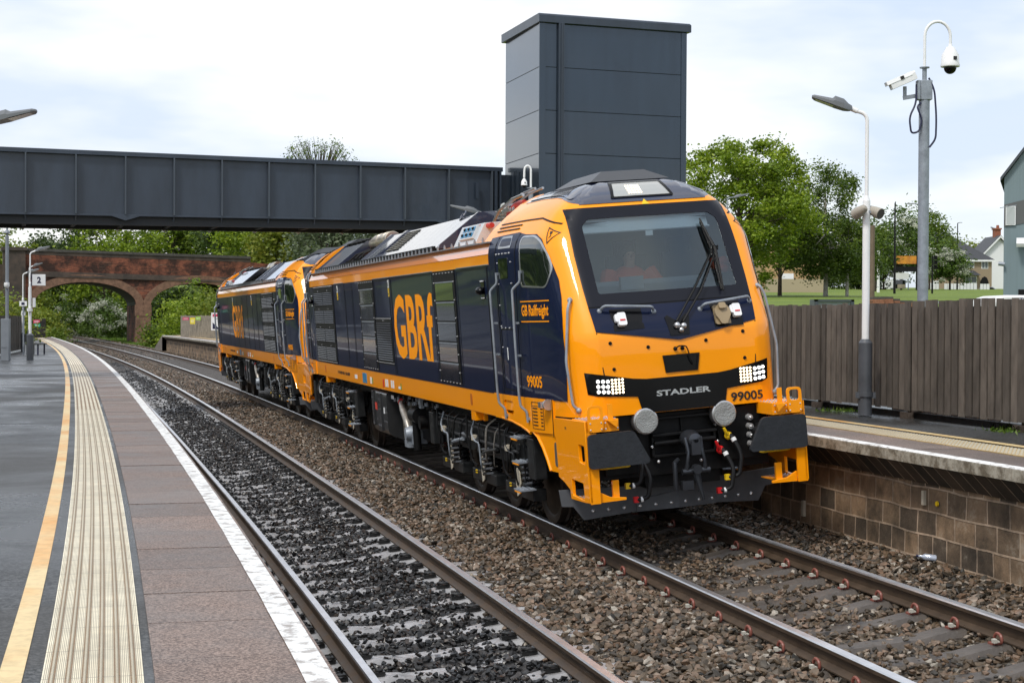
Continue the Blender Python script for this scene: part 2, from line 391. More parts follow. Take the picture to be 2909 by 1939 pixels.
bed_brown = mat('brown ballast bed', (.022, .018, .013), .8, rgb2=(.13, .10, .07), vscale=15, bump=1.0, bscale=16)
def stone_variants():
    c = bpy.data.collections.new('stone_shapes'); r = random.Random(3)
    for k in range(7):
        bm = bmesh.new()
        for i in range(15):
            v = Vector((r.gauss(0, 1), r.gauss(0, 1), r.gauss(0, 1))).normalized(); bm.verts.new((v.x*.5*r.uniform(.8, 1.15), v.y*.40*r.uniform(.8, 1.1), v.z*.30))
        h = bmesh.ops.convex_hull(bm, input=bm.verts); bmesh.ops.delete(bm, geom=[g for g in h['geom_interior'] if isinstance(g, bmesh.types.BMVert)], context='VERTS')
        me = bpy.data.meshes.new('stone'); bm.to_mesh(me); bm.free(); me.materials.append(None); o = bpy.data.objects.new('stone', me); c.objects.link(o)
    return c
STV = stone_variants()
def scatter(o, density, size, m, seed=0, base=True, patch=0):
    ng = bpy.data.node_groups.new('scatter', 'GeometryNodeTree'); ng.interface.new_socket('Geometry', in_out='INPUT', socket_type='NodeSocketGeometry'); ng.interface.new_socket('Geometry', in_out='OUTPUT', socket_type='NodeSocketGeometry')
    n = ng.nodes.new; L = ng.links.new; i = n('NodeGroupInput'); u = n('NodeGroupOutput'); d = n('GeometryNodeDistributePointsOnFaces'); d.inputs['Density'].default_value = density; d.inputs['Seed'].default_value = seed
    ci = n('GeometryNodeCollectionInfo'); ci.inputs['Collection'].default_value = STV; ci.inputs['Separate Children'].default_value = True; ci.inputs['Reset Children'].default_value = True
    ip = n('GeometryNodeInstanceOnPoints'); ip.inputs['Pick Instance'].default_value = True
    rv = n('FunctionNodeRandomValue'); rv.data_type = 'FLOAT_VECTOR'; rv.inputs[0].default_value = (-.7, -.7, 0); rv.inputs[1].default_value = (.7, .7, 6.28)
    rs = n('FunctionNodeRandomValue'); rs.data_type = 'FLOAT'; rs.inputs[2].default_value = size*.62; rs.inputs[3].default_value = size*1.3; rs.inputs['Seed'].default_value = 5
    sm = n('GeometryNodeSetMaterial'); sm.inputs['Material'].default_value = m
    tr = n('GeometryNodeTranslateInstances'); tr.inputs['Local Space'].default_value = False
    rz = n('FunctionNodeRandomValue'); rz.data_type = 'FLOAT_VECTOR'; rz.inputs[0].default_value = (0, 0, -size*.15); rz.inputs[1].default_value = (0, 0, size*.5); rz.inputs['Seed'].default_value = 9
    j = n('GeometryNodeJoinGeometry')
    L(i.outputs[0], d.inputs['Mesh']); L(d.outputs['Points'], ip.inputs['Points']); L(ci.outputs[0], ip.inputs['Instance']); L(rv.outputs[0], ip.inputs['Rotation']); L(rs.outputs[1], ip.inputs['Scale'])
    L(ip.outputs[0], tr.inputs['Instances']); L(rz.outputs[0], tr.inputs['Translation']); L(tr.outputs[0], sm.inputs['Geometry']); L(sm.outputs[0], j.inputs[0])
    L(j.outputs[0], u.inputs[0])
    if base: L(i.outputs[0], j.inputs[0])
    if patch:
        nz = n('ShaderNodeTexNoise'); nz.inputs['Scale'].default_value = 2.2; nz.inputs['Detail'].default_value = 3; mrg = n('ShaderNodeMapRange'); mrg.inputs[1].default_value = .5-patch; mrg.inputs[2].default_value = .56; mrg.inputs[3].default_value = 0; mrg.inputs[4].default_value = density
        L(nz.outputs['Fac'], mrg.inputs[0]); L(mrg.outputs[0], d.inputs['Density'])
    md = o.modifiers.new('scatter', 'NODES'); md.node_group = ng
def bz(o): return zplane(o)-.215
def bed(name, prof, s0, s1, m, sm_, dens, size, label, seed=0, base=True, patch=0):
    o = sweep(prof, s0, s1, .5, jit=.02).build(name, m, smooth=60, fixn=False)
    if o.data.polygons[0].normal.z < 0: o.data.flip_normals()
    tag(o, label, 'ballast', kind='stuff')
    if dens: scatter(o, dens, size, sm_, seed, base, patch)
    return o
PA = [(-1.95, -.42), (-1.3, -.37), (-.85, bz(-.85)-.01), (-.68, bz(-.68)-.015), (0, bz(0)-.012), (.3, bz(.3)+.012), (.55, bz(.55)+.014), (.68, bz(.68)-.010)]
PB = [(.70, bz(.70)), (.84, bz(.84)), (1.25, -.075), (1.65, -.035), (2.1, -.05), (TS-.84, bz(TS-.84)+.005), (TS-.70, bz(TS-.70))]
PC = [(TS-.70, bz(TS-.7)-.02), (TS-.3, bz(TS-.3)-.028), (TS+.3, bz(TS+.3)-.028), (TS+.70, bz(TS+.7)-.02)]
PD = [(TS+.70, bz(TS+.7)), (TS+.9, bz(TS+.9)+.01), (TS+1.4, .12), (TS+1.98, .13)]
bed('dark_ballast', PA, -13, 34, bed_dark, st_dark, 330, .068, 'black wet stones filling the platform track', 1)
up = lambda P, dz: [(a, zplane(a)-.168+dz) for a, z in P]
bed('dark_ballast', up([(-.66, 0), (-.3, 0), (.05, 0), (.30, 0)], .002), -13, 40, bed_dark, st_dark, 130, .064, 'black wet stones lying over the sleepers of the platform track', 11, False, .06)
bed('dark_ballast', up([(.30, 0), (.55, 0)], .0), -13, 40, bed_dark, st_dark, 30, .058, 'black wet stones lying over the sleepers of the platform track', 12, False, .0)
bed('brown_ballast', up([(TS-.62, 0), (TS+.2, 0)], .002), -13, 14, bed_brown, st_brown, 260, .062, 'brown stones lying over the sleepers before the train', 13, False, .03)
bed('dark_ballast', PA, 34, 90, bed_dark, st_dark, 110, .085, 'black wet stones filling the platform track', 2)
bed('brown_ballast', PB, -13, 34, bed_brown, st_brown, 400, .078, 'brown and pinkish stones heaped between the tracks', 3)
bed('brown_ballast', PB, 34, 90, bed_brown, st_brown, 130, .085, 'brown and pinkish stones heaped between the tracks', 4)
bed('brown_ballast', PC, -13, 15, bed_brown, st_brown, 370, .072, 'brown stones between the rails in front of the train', 5)
bed('brown_ballast', PC, 15, 90, bed_brown, st_brown, 0, .06, 'brown stones between the rails in front of the train')
bed('brown_ballast', PD, -13, 20, bed_brown, st_brown, 400, .078, 'brown stones at the foot of the platform wall', 6)
bed('brown_ballast', PD, 20, 120, bed_brown, st_brown, 60, .09, 'brown stones at the foot of the platform wall', 7)
bed('brown_ballast', [(-3.2, -.5), (-1.9, -.35), (-.85, bz(-.85)), (.84, bz(.84)), (1.65, -.035), (TS-.84, bz(TS-.84)), (TS+.84, bz(TS+.84)), (TS+2.2, .1), (TS+3.6, -.3)], 90, 330, bed_brown, st_brown, 14, .12, 'distant stones under both tracks curving to the bridge', 8)

# ---------------------------------------------------------------- platforms
def uvmat(name, build):
    m = bpy.data.materials.new(name); m.use_nodes = True; t = m.node_tree; b = t.nodes['Principled BSDF']
    uv = t.nodes.new('ShaderNodeUVMap'); tc = t.nodes.new('ShaderNodeTexCoord'); build(t, b, uv.outputs[0], tc.outputs['Object']); return m
def ramp(t, src, a, b, ca, cb):
    r = t.nodes.new('ShaderNodeValToRGB'); r.color_ramp.elements[0].position = a; r.color_ramp.elements[1].position = b
    r.color_ramp.elements[0].color = (*ca, 1) if len(ca) == 3 else ca; r.color_ramp.elements[1].color = (*cb, 1); t.links.new(src, r.inputs[0]); return r.outputs[0]
def noise(t, src, sc_, det=5, rough=.6):
    n = t.nodes.new('ShaderNodeTexNoise'); n.inputs['Scale'].default_value = sc_; n.inputs['Detail'].default_value = det; n.inputs['Roughness'].default_value = rough; t.links.new(src, n.inputs['Vector']); return n.outputs['Fac']
def mixc(t, f, a, b, mode='MIX'):
    m = t.nodes.new('ShaderNodeMixRGB'); m.blend_type = mode
    for i, x in ((0, f), (1, a), (2, b)):
        if hasattr(x, 'is_output'): t.links.new(x, m.inputs[i])
        else: m.inputs[i].default_value = x if not isinstance(x, tuple) else (*x, 1)
    return m.outputs[0]
def bumpn(t, b, h, st=.5, d=.01, prev=None):
    n = t.nodes.new('ShaderNodeBump'); n.inputs['Strength'].default_value = st; n.inputs['Distance'].default_value = d; t.links.new(h, n.inputs['Height'])
    if prev: t.links.new(prev, n.inputs['Normal'])
    t.links.new(n.outputs[0], b.inputs['Normal']); return n.outputs[0]
def mapr(t, src, a, b, c, d):
    m = t.nodes.new('ShaderNodeMapRange'); m.inputs[1].default_value = a; m.inputs[2].default_value = b; m.inputs[3].default_value = c; m.inputs[4].default_value = d; t.links.new(src, m.inputs[0]); return m.outputs[0]
def b_tarmac(t, b, uv, ob):
    vo = t.nodes.new('ShaderNodeTexVoronoi'); vo.inputs['Scale'].default_value = 2.6; t.links.new(ob, vo.inputs['Vector']); gum = ramp(t, vo.outputs['Distance'], .045, .06, (1, 1, 1), (0, 0, 0))
    big = noise(t, ob, .35, 6, .6); fine = noise(t, ob, 40, 4, .8)
    c = ramp(t, fine, .44, .62, (.010, .012, .013), (.105, .108, .11)); c = mixc(t, .8, c, ramp(t, big, .36, .64, (.35, .36, .38), (1.3, 1.3, 1.3)), 'MULTIPLY'); pt = noise(t, ob, .16, 2, .4); c = mixc(t, ramp(t, pt, .52, .53, (0, 0, 0), (.55, .55, .55)), c, (.045, .043, .04)); c = mixc(t, gum, c, (.10, .10, .095))
    t.links.new(c, b.inputs['Base Color']); t.links.new(mapr(t, big, .40, .60, .22, .62), b.inputs['Roughness']); bumpn(t, b, fine, .35, .004)
tarmac = uvmat('wet tarmac', b_tarmac)
def b_slab(t, b, uv, ob):
    fine = noise(t, ob, 70, 3, .75); big = noise(t, ob, 1.1, 5, .6)
    c = ramp(t, fine, .42, .60, (.070, .046, .036), (.285, .22, .185)); c = mixc(t, .7, c, ramp(t, big, .3, .7, (.62, .60, .58), (1.3, 1.22, 1.2)), 'MULTIPLY')
    t.links.new(c, b.inputs['Base Color']); t.links.new(mapr(t, big, .35, .65, .34, .6), b.inputs['Roughness']); bumpn(t, b, fine, .4, .004)
slabm = tone(uvmat('pink grey slab', b_slab), .78, 1.12)
def b_wline(t, b, uv, ob):
    n = noise(t, ob, 9, 8, .75); c = mixc(t, ramp(t, n, .40, .52, (0, 0, 0), (1, 1, 1)), (.33, .30, .28), (.80, .81, .80))
    t.links.new(c, b.inputs['Base Color']); b.inputs['Roughness'].default_value = .45; bumpn(t, b, n, .4, .005)
wline = uvmat('worn white line', b_wline)
def b_yline(t, b, uv, ob):
    n = noise(t, ob, .5, 4); c = ramp(t, n, .45, .62, (.72, .55, .28), (.70, .36, .09)); c = mixc(t, .5, c, ramp(t, noise(t, ob, 14, 5), .35, .6, (.7, .68, .62), (1.1, 1.1, 1.1)), 'MULTIPLY')
    t.links.new(c, b.inputs['Base Color']); b.inputs['Roughness'].default_value = .4
yline = uvmat('yellow line', b_yline)
def b_tact(base):
    def f(t, b, uv, ob):
        n = noise(t, ob, 4, 6); c = ramp(t, n, .3, .7, tuple(x*.72 for x in base), tuple(min(1, x*1.12) for x in base)); t.links.new(c, b.inputs['Base Color']); b.inputs['Roughness'].default_value = .42; sp = t.nodes.new('ShaderNodeSeparateXYZ'); t.links.new(uv, sp.inputs[0]); m1 = t.nodes.new('ShaderNodeMath'); m1.operation = 'WRAP'; m1.inputs[1].default_value = .62; m1.inputs[2].default_value = 0; t.links.new(sp.outputs[0], m1.inputs[0])
        st = noise(t, ob, 1.3, 6, .7); c = mixc(t, ramp(t, m1.outputs[0], .010, .016, (1, 1, 1), (0, 0, 0)), c, tuple(x*.45 for x in base)); c = mixc(t, .6, c, ramp(t, st, .35, .6, (.88, .85, .80), (1.08, 1.08, 1.08)), 'MULTIPLY'); t.links.new(c, b.inputs['Base Color'])
        bumpn(t, b, noise(t, ob, 60, 2), .2, .003)
    return f
tact = uvmat('cream tactile', b_tact((.86, .79, .61))); tactd = uvmat('tactile studs', b_tact((.22, .125, .045))); tacty = uvmat('yellow tactile', b_tact((.55, .40, .19)))
def strip(name, o0, o1, z, s0, s1, m, th=.03, st=1.0, parent=None):
    b = sweep([(o0, z-th), (o0, z), (o1, z), (o1, z-th)], s0, s1, st); o = b.build(name, m, parent, smooth=30); return o
ZL = .884; SE = 128
tag(strip('platform_surface', -14, -1.66, ZL, -14, SE, tarmac, th=.9, st=2), 'dark wet tarmac of the left platform', 'platform', kind='structure')
def slabs(o0, o1, z, s0, s1, pitch, name, label, group, gapm=None):
    first = None; k = 0; s = s0
    while s < s1:
        L = pitch*(1 if s < 45 else 3)
        for kk in range(1):
            a = s+.006; e = min(s+L, s1)-.006
            t0 = rnd.uniform(-.003, .003)
            if s < 45: b = sweep([(o0, z-.12), (o0+.004, z+t0), (o1-.004, z+t0), (o1, z-.12)], a, e, L)
            else: b = sweep([(o0, z-.12), (o0+.004, z), (o1-.004, z), (o1, z-.12)], a, e, L)
            n = len(b.v); b.f += [(0, 1, 2, 3), (n-1, n-2, n-3, n-4)]; b.m += [0, 0]
            o = b.build(name, slabm, smooth=0); tag(o, label, 'paving slab', group)
        s += L; k += 1
for s_ in (18.5, 32.0, 49.0): tag(sweep([(-13, ZL+.002), (-3.12, ZL+.002)], s_, s_+.05, .05).build('tar_joint', rubber, smooth=0), 'dark tar joint across the left platform', 'joint', kind='structure')
slabs(-2.42, -1.60, ZL+.012, -12, SE, .95, 'edge_slab', 'speckled pink grey coping slab along the left platform edge', 'coping slabs of the left platform')
b = sweep([(-1.76, ZL+.017), (-1.6235, ZL+.017), (-1.615, ZL+.006), (-1.615, ZL-.05)], -12, SE, .5)
for i in range(len(b.v)):
    if i % 4 == 0: x, y, z = b.v[i]; j = rnd.uniform(-.0035, .0035); b.v[i] = (x+j, y, z)
tag(b.build('white_edge_line', wline, smooth=30), 'worn white line painted along the left platform edge', 'platform marking', kind='structure')
tag(strip('yellow_line', -3.11, -3.0, ZL+.006, -14, SE, yline, th=.004), 'yellow standing line on the left platform', 'platform marking', kind='structure')
# tactile strip: cream ribs with brown stud rows
t0 = strip('tactile_strip', -2.915, -2.465, ZL+.012, -14, SE, tact, th=.01)
tag(t0, 'cream ribbed tactile strip with rows of brown studs on the left platform', 'tactile paving', kind='structure')
b = MB(); b.uv = []
rows = [-2.465-.045-.072*i for i in range(6)]
for ro in rows:
    bb = sweep([(ro-.0145, ZL+.0142), (ro+.0145, ZL+.0142)], -12, SE, 1.0); n0 = len(b.v); b.v += bb.v; b.uv += bb.uv; b.f += [tuple(i+n0 for i in f) for f in bb.f]; b.m += bb.m
b.build('stud_row_base', tactd, t0, smooth=0)
b = MB()
for ro in rows:
    s = -9.
    while s < 22:
        x, y, z = W(s, ro, ZL+.0125); q = [(x+.0105*math.cos(k*1.0472), y+.0105*math.sin(k*1.0472)) for k in range(6)]
        b.add([(p[0], p[1], z) for p in q]+[(x+(p[0]-x)*.6, y+(p[1]-y)*.6, z+.006) for p in q], [(6, 7, 8, 9, 10, 11)]+[(k, (k+1) % 6, 6+(k+1) % 6, 6+k) for k in range(6)]); s += .0335
tag(b.build('studs', tact, t0, smooth=0), 'brown studs of the cream tactile strip', kind='stuff')
b = MB()
for i in range(7):
    c0 = -2.465-.009-.072*i
    for j in range(-2, 3):
        o_ = c0+j*.0085
        if -2.912 < o_ < -2.468:
            bb = sweep([(o_-.002, ZL+.012), (o_, ZL+.0138), (o_+.002, ZL+.012)], -12, 50, 1.0); n0 = len(b.v); b.v += bb.v; b.f += [tuple(k+n0 for k in f) for f in bb.f]; b.m += bb.m
b.build('ribs', tact, t0, smooth=0)
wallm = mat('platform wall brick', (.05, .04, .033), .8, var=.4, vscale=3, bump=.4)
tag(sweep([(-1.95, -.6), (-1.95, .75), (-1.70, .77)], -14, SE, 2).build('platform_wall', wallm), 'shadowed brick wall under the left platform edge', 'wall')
# --- right platform
ZR = 1.26; RE = 108
def b_stone(t, b, uv, ob):
    mp = t.nodes.new('ShaderNodeMapping'); t.links.new(uv, mp.inputs[0])
    nz = t.nodes.new('ShaderNodeTexNoise'); nz.inputs['Scale'].default_value = 1.2; t.links.new(uv, nz.inputs['Vector'])
    va = t.nodes.new('ShaderNodeVectorMath'); va.operation = 'MULTIPLY_ADD'; t.links.new(nz.outputs['Color'], va.inputs[0]); va.inputs[1].default_value = (.10, .06, 0); t.links.new(uv, va.inputs[2])
    br = t.nodes.new('ShaderNodeTexBrick'); br.inputs['Scale'].default_value = 1; br.inputs['Brick Width'].default_value = .37; br.inputs['Row Height'].default_value = .235; br.inputs['Mortar Size'].default_value = .013; br.inputs['Mortar Smooth'].default_value = .4
    br.inputs['Color1'].default_value = (.075, .062, .047, 1); br.inputs['Color2'].default_value = (.31, .225, .145, 1); br.inputs['Mortar'].default_value = (.42, .34, .26, 1); br.offset = .43; br.squash = .75; br.squash_frequency = 3
    t.links.new(va.outputs[0], br.inputs['Vector'])
    n = noise(t, ob, 2.2, 7, .7); c = mixc(t, .9, br.outputs['Color'], ramp(t, n, .34, .66, (.30, .28, .26), (1.5, 1.35, 1.25)), 'MULTIPLY')
    w_ = noise(t, ob, 1.1, 7, .8); c = mixc(t, ramp(t, w_, .56, .68, (0, 0, 0), (.7, .7, .7)), c, (.30, .28, .23))
    t.links.new(c, b.inputs['Base Color']); b.inputs['Roughness'].default_value = .75
    inv = t.nodes.new('ShaderNodeMath'); inv.operation = 'SUBTRACT'; inv.inputs[0].default_value = 1; t.links.new(br.outputs['Fac'], inv.inputs[1])
    ad = t.nodes.new('ShaderNodeMath'); ad.operation = 'MULTIPLY_ADD'; t.links.new(noise(t, ob, 18, 5), ad.inputs[0]); ad.inputs[1].default_value = .6; t.links.new(inv.outputs[0], ad.inputs[2])
    bumpn(t, b, ad.outputs[0], .8, .018)
stonem = uvmat('sooty stone blocks', b_stone)
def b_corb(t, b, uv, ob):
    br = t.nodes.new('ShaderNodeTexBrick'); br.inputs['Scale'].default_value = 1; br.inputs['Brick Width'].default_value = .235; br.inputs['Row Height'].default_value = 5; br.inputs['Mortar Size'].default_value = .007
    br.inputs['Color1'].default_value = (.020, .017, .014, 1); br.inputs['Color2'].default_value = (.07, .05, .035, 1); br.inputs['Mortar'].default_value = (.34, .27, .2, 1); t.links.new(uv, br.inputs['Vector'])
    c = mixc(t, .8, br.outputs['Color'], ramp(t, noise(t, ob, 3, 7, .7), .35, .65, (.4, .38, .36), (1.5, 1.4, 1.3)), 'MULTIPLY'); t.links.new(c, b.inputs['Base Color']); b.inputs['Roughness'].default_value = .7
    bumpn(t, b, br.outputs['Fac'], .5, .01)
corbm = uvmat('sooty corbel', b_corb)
copingm = uvmat('mossy concrete edge', lambda t, b, uv, ob: (t.links.new(mixc(t, ramp(t, noise(t, ob, 5, 7, .75), .42, .6, (0, 0, 0), (1, 1, 1)), (.13, .11, .08), (.38, .35, .29)), b.inputs['Base Color']), bumpn(t, b, noise(t, ob, 45, 4), .6, .01)))
ew = TS+1.65
tag(sweep([(ew+.30, -.5), (ew+.30, .92)], -14, RE, 1).build('platform_wall', stonem), 'sooty stone block wall of the right platform', 'wall')
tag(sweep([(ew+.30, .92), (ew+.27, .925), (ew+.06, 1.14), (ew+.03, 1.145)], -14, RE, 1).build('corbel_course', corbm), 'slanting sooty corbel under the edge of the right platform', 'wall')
def seg(prof, s0, s1, L, name, m, label, cat, group):
    s = s0
    while s < s1:
        LL = L if s < 20 else L*6
        b = sweep(prof, s+.004, min(s+LL, s1)-.004, LL, closed=True); o = b.build(name, m, smooth=0); tag(o, label, cat, group); s += LL
seg([(ew, ZR-.012), (ew+.02, ZR), (ew+.12, ZR), (ew+.12, ZR-.115), (ew, ZR-.115)], -14, RE, .95, 'coping_stone', copingm, 'weathered concrete coping stone along the right platform edge', 'coping stone', 'coping stones of the right platform')
tag(sweep([(ew+.005, ZR-.005), (ew+.022, ZR+.004), (ew+.125, ZR+.004)], -14, RE, .5).build('white_edge_line', wline), 'white line painted along the right platform edge', 'platform marking', kind='structure')
slabs(ew+.13, TS+2.38, ZR, -12, RE, 1.9, 'edge_slab', 'pinkish paving slab behind the edge of the right platform', 'paving slabs of the right platform')
tag(strip('platform_surface', TS+2.37, TS+9, ZR-.01, -14, RE, tarmac, th=.7, st=2), 'dark tarmac of the right platform', 'platform', kind='structure')
t1 = strip('tactile_strip', TS+2.40, TS+2.85, ZR+.006, -14, RE, tacty, th=.01)
tag(t1, 'yellow blistered tactile strip on the right platform', 'tactile paving', kind='structure')
b = MB()
for i in range(7):
    ro = TS+2.43+i*.065; s = -4.+(i % 2)*.033
    while s < 16:
        x, y, z = W(s, ro, ZR+.006); b.add([(x+.018*math.cos(k*1.0472), y+.018*math.sin(k*1.0472), z) for k in range(6)]+[(x+.011*math.cos(k*1.0472), y+.011*math.sin(k*1.0472), z+.007) for k in range(6)], [(6, 7, 8, 9, 10, 11)]+[(k, (k+1) % 6, 6+(k+1) % 6, 6+k) for k in range(6)]); s += .066
tag(b.build('studs', tact, t1, smooth=0), None, kind='stuff')
tag(strip('yellow_line', TS+3.05, TS+3.17, ZR-.002, -14, RE, yline, th=.004), 'yellow standing line on the right platform', 'platform marking', kind='structure')
# ramp at the far end of the right platform
P0 = [W(RE, ew+.0, ZR), W(RE, ew+5, ZR), W(RE+8, ew+5, -.2), W(RE+8, ew+.0, -.2), W(RE, ew, -.5), W(RE, ew+5, -.5), W(RE+8, ew+5, -.6), W(RE+8, ew, -.6)]
tag(MB().add(P0, [(0, 1, 2, 3), (0, 3, 7, 4), (3, 2, 6, 7), (1, 5, 6, 2)]).build('platform_ramp', mat('ramp concrete', (.15, .13, .11), .8, var=.3), smooth=0), 'concrete ramp at the far end of the right platform', 'ramp', kind='structure')
# ---------------------------------------------------------------- locomotives. local frame: u right, v back from the buffers, w up from the rails
LT = 20.8
MWp = [(1.0, 1.33), (3.2, 1.33), (3.34, 1.295), (3.5, 1.18), (3.65, 1.03), (3.78, .82), (3.87, .6), (3.93, .32)]
OUTL = [(0, -.03), (.30, -.025), (.55, -.012), (.80, 0), (.88, .005), (.94, .03), (1.0, .065), (1.06, .12), (1.11, .20), (1.15, .31), (1.19, .55), (1.23, .9), (1.28, 1.4), (1.32, 2.0), (1.33, 2.5)]
PRp = [(1.0, .35), (2.25, .35), (3.6, 1.1), (3.72, 1.2), (3.82, 1.33), (3.88, 1.46), (3.93, 1.75)]
def itp(t, x): return float(np.interp(x, [a for a, b in t], [b for a, b in t]))
def _cr(P, n=4):
    q = []
    for i in range(len(P)-1):
        p0, p1, p2, p3 = P[max(0, i-1)], P[i], P[i+1], P[min(len(P)-1, i+2)]
        for k in range(n):
            t = k/n; q.append(tuple(.5*((2*b)+(c-a)*t+(2*a-5*b+4*c-d)*t*t+(3*b-a-3*c+d)*t**3) for a, b, c, d in zip(p0, p1, p2, p3)))
    return q+[P[-1]]
OUTL = _cr(OUTL, 3); _pw = [1.0, 2.6, 3.1, 3.2]+[3.2+.02*i for i in range(1, 37)]+[3.93]
_mc = _cr(MWp[1:], 8); _mc = [(1.0, 1.33)]+sorted((a, min(b, 1.33)) for a, b in _mc); MWp = _mc
_pc = _cr(PRp[2:], 8); PRp = [(1.0, .35), (2.15, .35), (2.25, .365), (2.35, .41)]+[(2.45+.0, .461)]+sorted(_pc)
_oU = [a for a, b in OUTL]; _oV = [b for a, b in OUTL]
def side_u(v, w):
    if v >= 2.85: return itp(MWp, w)
    v0 = itp(PRp, w); k = (2.85-v0)/2.5; return itp(MWp, w)/1.33*float(np.interp((v-v0)/k, _oV, _oU))
def front_v(u, w):
    v0 = itp(PRp, w); k = (2.85-v0)/2.5; return v0+k*float(np.interp(abs(u)/(itp(MWp, w)/1.33), _oU, _oV))
EPS = .006
def FS(sg, e=EPS+.003):          # side map (v,w) -> 3D ; sg=-1 is the side seen in the photo
    return lambda v, w, d: (sg*(side_u(v, w)+e+d), v, w)
def FF(e=EPS):              # front map (u,w) -> 3D
    def f(u, w, d):
        v = front_v(u, w); return (u, v-(e+d)*.9, w+(e+d)*(.42 if w > 2.3 else 0))
    return f
def TL(fn):                 # lettering on the left side: a runs left->right = decreasing v
    return lambda a, b, d: fn(-a, b, d)
cab_cache = {}
def cab_parts():
    """meshes of one cab in front coordinates: list of (name, mesh, materials, children)"""
    if cab_cache: return cab_cache['p']
    P = []
    def keep(b, name, m, smooth=35, bevel=0, kids=()):
        o = b.build(name, m, smooth=smooth); me = o.data; bpy.data.objects.remove(o); P.append((name, me, bevel, list(kids)))
    def mesh(b, name, m, smooth=35):
        o = b.build(name, m, smooth=smooth); me = o.data; bpy.data.objects.remove(o); return (name, me, 0, [])
    # shell
    wl = [1.42, 1.6, 1.8, 2.0, 2.1, 2.2, 2.25, 2.3, 2.38, 2.45, 2.53, 2.62, 2.7, 2.8, 2.9, 3.0, 3.1]+[3.18+.025*i for i in range(30)]+[3.92, 3.93]
    b = MB(); n = len(OUTL); row = 2*n-1
    for w_ in wl:
        m_ = itp(MWp, w_)/1.33; v0 = itp(PRp, w_); k = (2.85-v0)/2.5
        for i in range(row):
            j = i-(n-1); u, dv = OUTL[abs(j)]; b.v.append(((1 if j > 0 else -1)*u*m_, v0+dv*k, w_))
    for a in range(len(wl)-1):
        for i in range(row-1):
            q = (a*row+i, a*row+i+1, (a+1)*row+i+1, (a+1)*row+i); c = sum((Vector(b.v[x]) for x in q), Vector())/4
            if abs(c.x) < .8 and 2.62 < c.z < 3.5 and c.y < 1.3: continue
            zl_ = 3.775 if c.y > 1.75 else (3.70+(c.y-1.32)*.17 if c.y > 1.32 else 3.65+(max(1.1, c.y)-1.1)*.2)
            b.f.append(q); b.m.append(1 if c.z > zl_+.012 else 0)
    b.f.append(tuple((len(wl)-1)*row+i for i in range(row))); b.m.append(1)
    b.f.append(tuple(i for i in range(row-1, -1, -1))); b.m.append(0)
    keep(b, 'cab_shell', [orange, navyroof], 50)
    sides = (-1, 1)
    # navy side panel, cab side window, door seams
    nav = [(2.849, 1.59), (2.849, 3.40), (1.92, 3.42), (1.80, 3.40), (1.69, 3.385), (1.38, 3.37), (1.22, 3.31), (1.12, 3.22), (1.03, 3.11), (.94, 3.0), (.84, 2.86), (.76, 2.67), (.70, 2.45), (.65, 2.15), (.65, 1.85), (.67, 1.59)]
    for sg in sides: b = MB(); b.poly(nav, depth=.004, fn=FS(sg, .005), step=.06); keep(b, 'navy_side_panel', navy, 50)
    win = rounded([(1.74, 3.355), (1.40, 3.345), (1.22, 3.28), (1.05, 3.13), (.95, 2.97), (1.06, 2.80), (1.72, 2.83)], .07)
    wo = rounded([(1.762, 3.372), (1.39, 3.363), (1.205, 3.295), (1.03, 3.138), (.925, 2.965), (1.05, 2.782), (1.742, 2.81)], .08)
    for sg in sides:
        g = MB(); fr = MB(); fr.poly(wo, [win], .006, FS(sg, .009), .07); g.poly(win, (), .003, FS(sg, .010), .07)
        keep(fr, 'side_window', steel, 50, kids=[mesh(g, 'pane', glassd, 50)])
    # door: recess seams, small window, hinge bolts
    for sg in sides:
        d = MB(); dw = MB(); bo = MB(); gr = MB()
        for a, c in (((2.56, 1.6), (2.56, 3.22)), ((2.56, 3.22), (2.52, 3.40)), ((1.91, 1.6), (1.89, 3.22)), ((1.89, 3.22), (1.86, 3.41)), ((2.50, 1.66), (2.50, 2.86)), ((2.0, 1.66), (1.98, 2.86)), ((2.50, 1.66), (2.0, 1.66)), ((2.5, 2.35), (2.0, 2.35))):
            dx, dz = c[0]-a[0], c[1]-a[1]; L = math.hypot(dx, dz); nx, nz = -dz/L*.008, dx/L*.008
            d.poly([(a[0]+nx, a[1]+nz), (c[0]+nx, c[1]+nz), (c[0]-nx, c[1]-nz), (a[0]-nx, a[1]-nz)], (), .003, FS(sg, .010), .07)
        dw.poly(rounded([(2.42, 3.15), (2.12, 3.15), (2.13, 2.92), (2.45, 2.92)], .02), (), .008, FS(sg, .007))
        gr.poly(rounded([(2.45, 3.26), (2.02, 3.26), (2.06, 3.395), (2.40, 3.395)], .03), (), .006, FS(sg, .008))
        for k in range(5): bo.sphere(FS(sg, .010)(2.5-.11*k, 3.2, 0), .011, n=6)
        for k in range(5): bo.sphere(FS(sg, .010)(2.48, 3.1-.24*k, 0), .010, n=6); bo.sphere(FS(sg, .010)(2.03, 3.1-.24*k, 0), .010, n=6)
        for k in range(4): bo.sphere(FS(sg, .010)(2.46-.14*k, 2.36, 0), .010, n=6)
        keep(d, 'cab_door', blackm, 0, kids=[mesh(dw, 'pane', glassd), mesh(bo, 'bolts', bolt_m), mesh(gr, 'upper_step_panel', hazed)])
    # vent grille above the door, dark line over the shoulder
    b = MB()
    for sg in sides:
        for z0 in (3.46, 3.50): b.poly([(2.80, z0), (2.80, z0+.012), (2.0, z0+.012), (2.0, z0)], (), .006, FS(sg, .006), .07)
        pts = [(2.849, 3.555), (1.95, 3.555), (1.5, 3.55), (1.25, 3.50), (1.0, 3.44)]
        b.poly(pts+[(p[0], p[1]-.014) for p in reversed(pts)], (), .003, FS(sg, .006), .07)
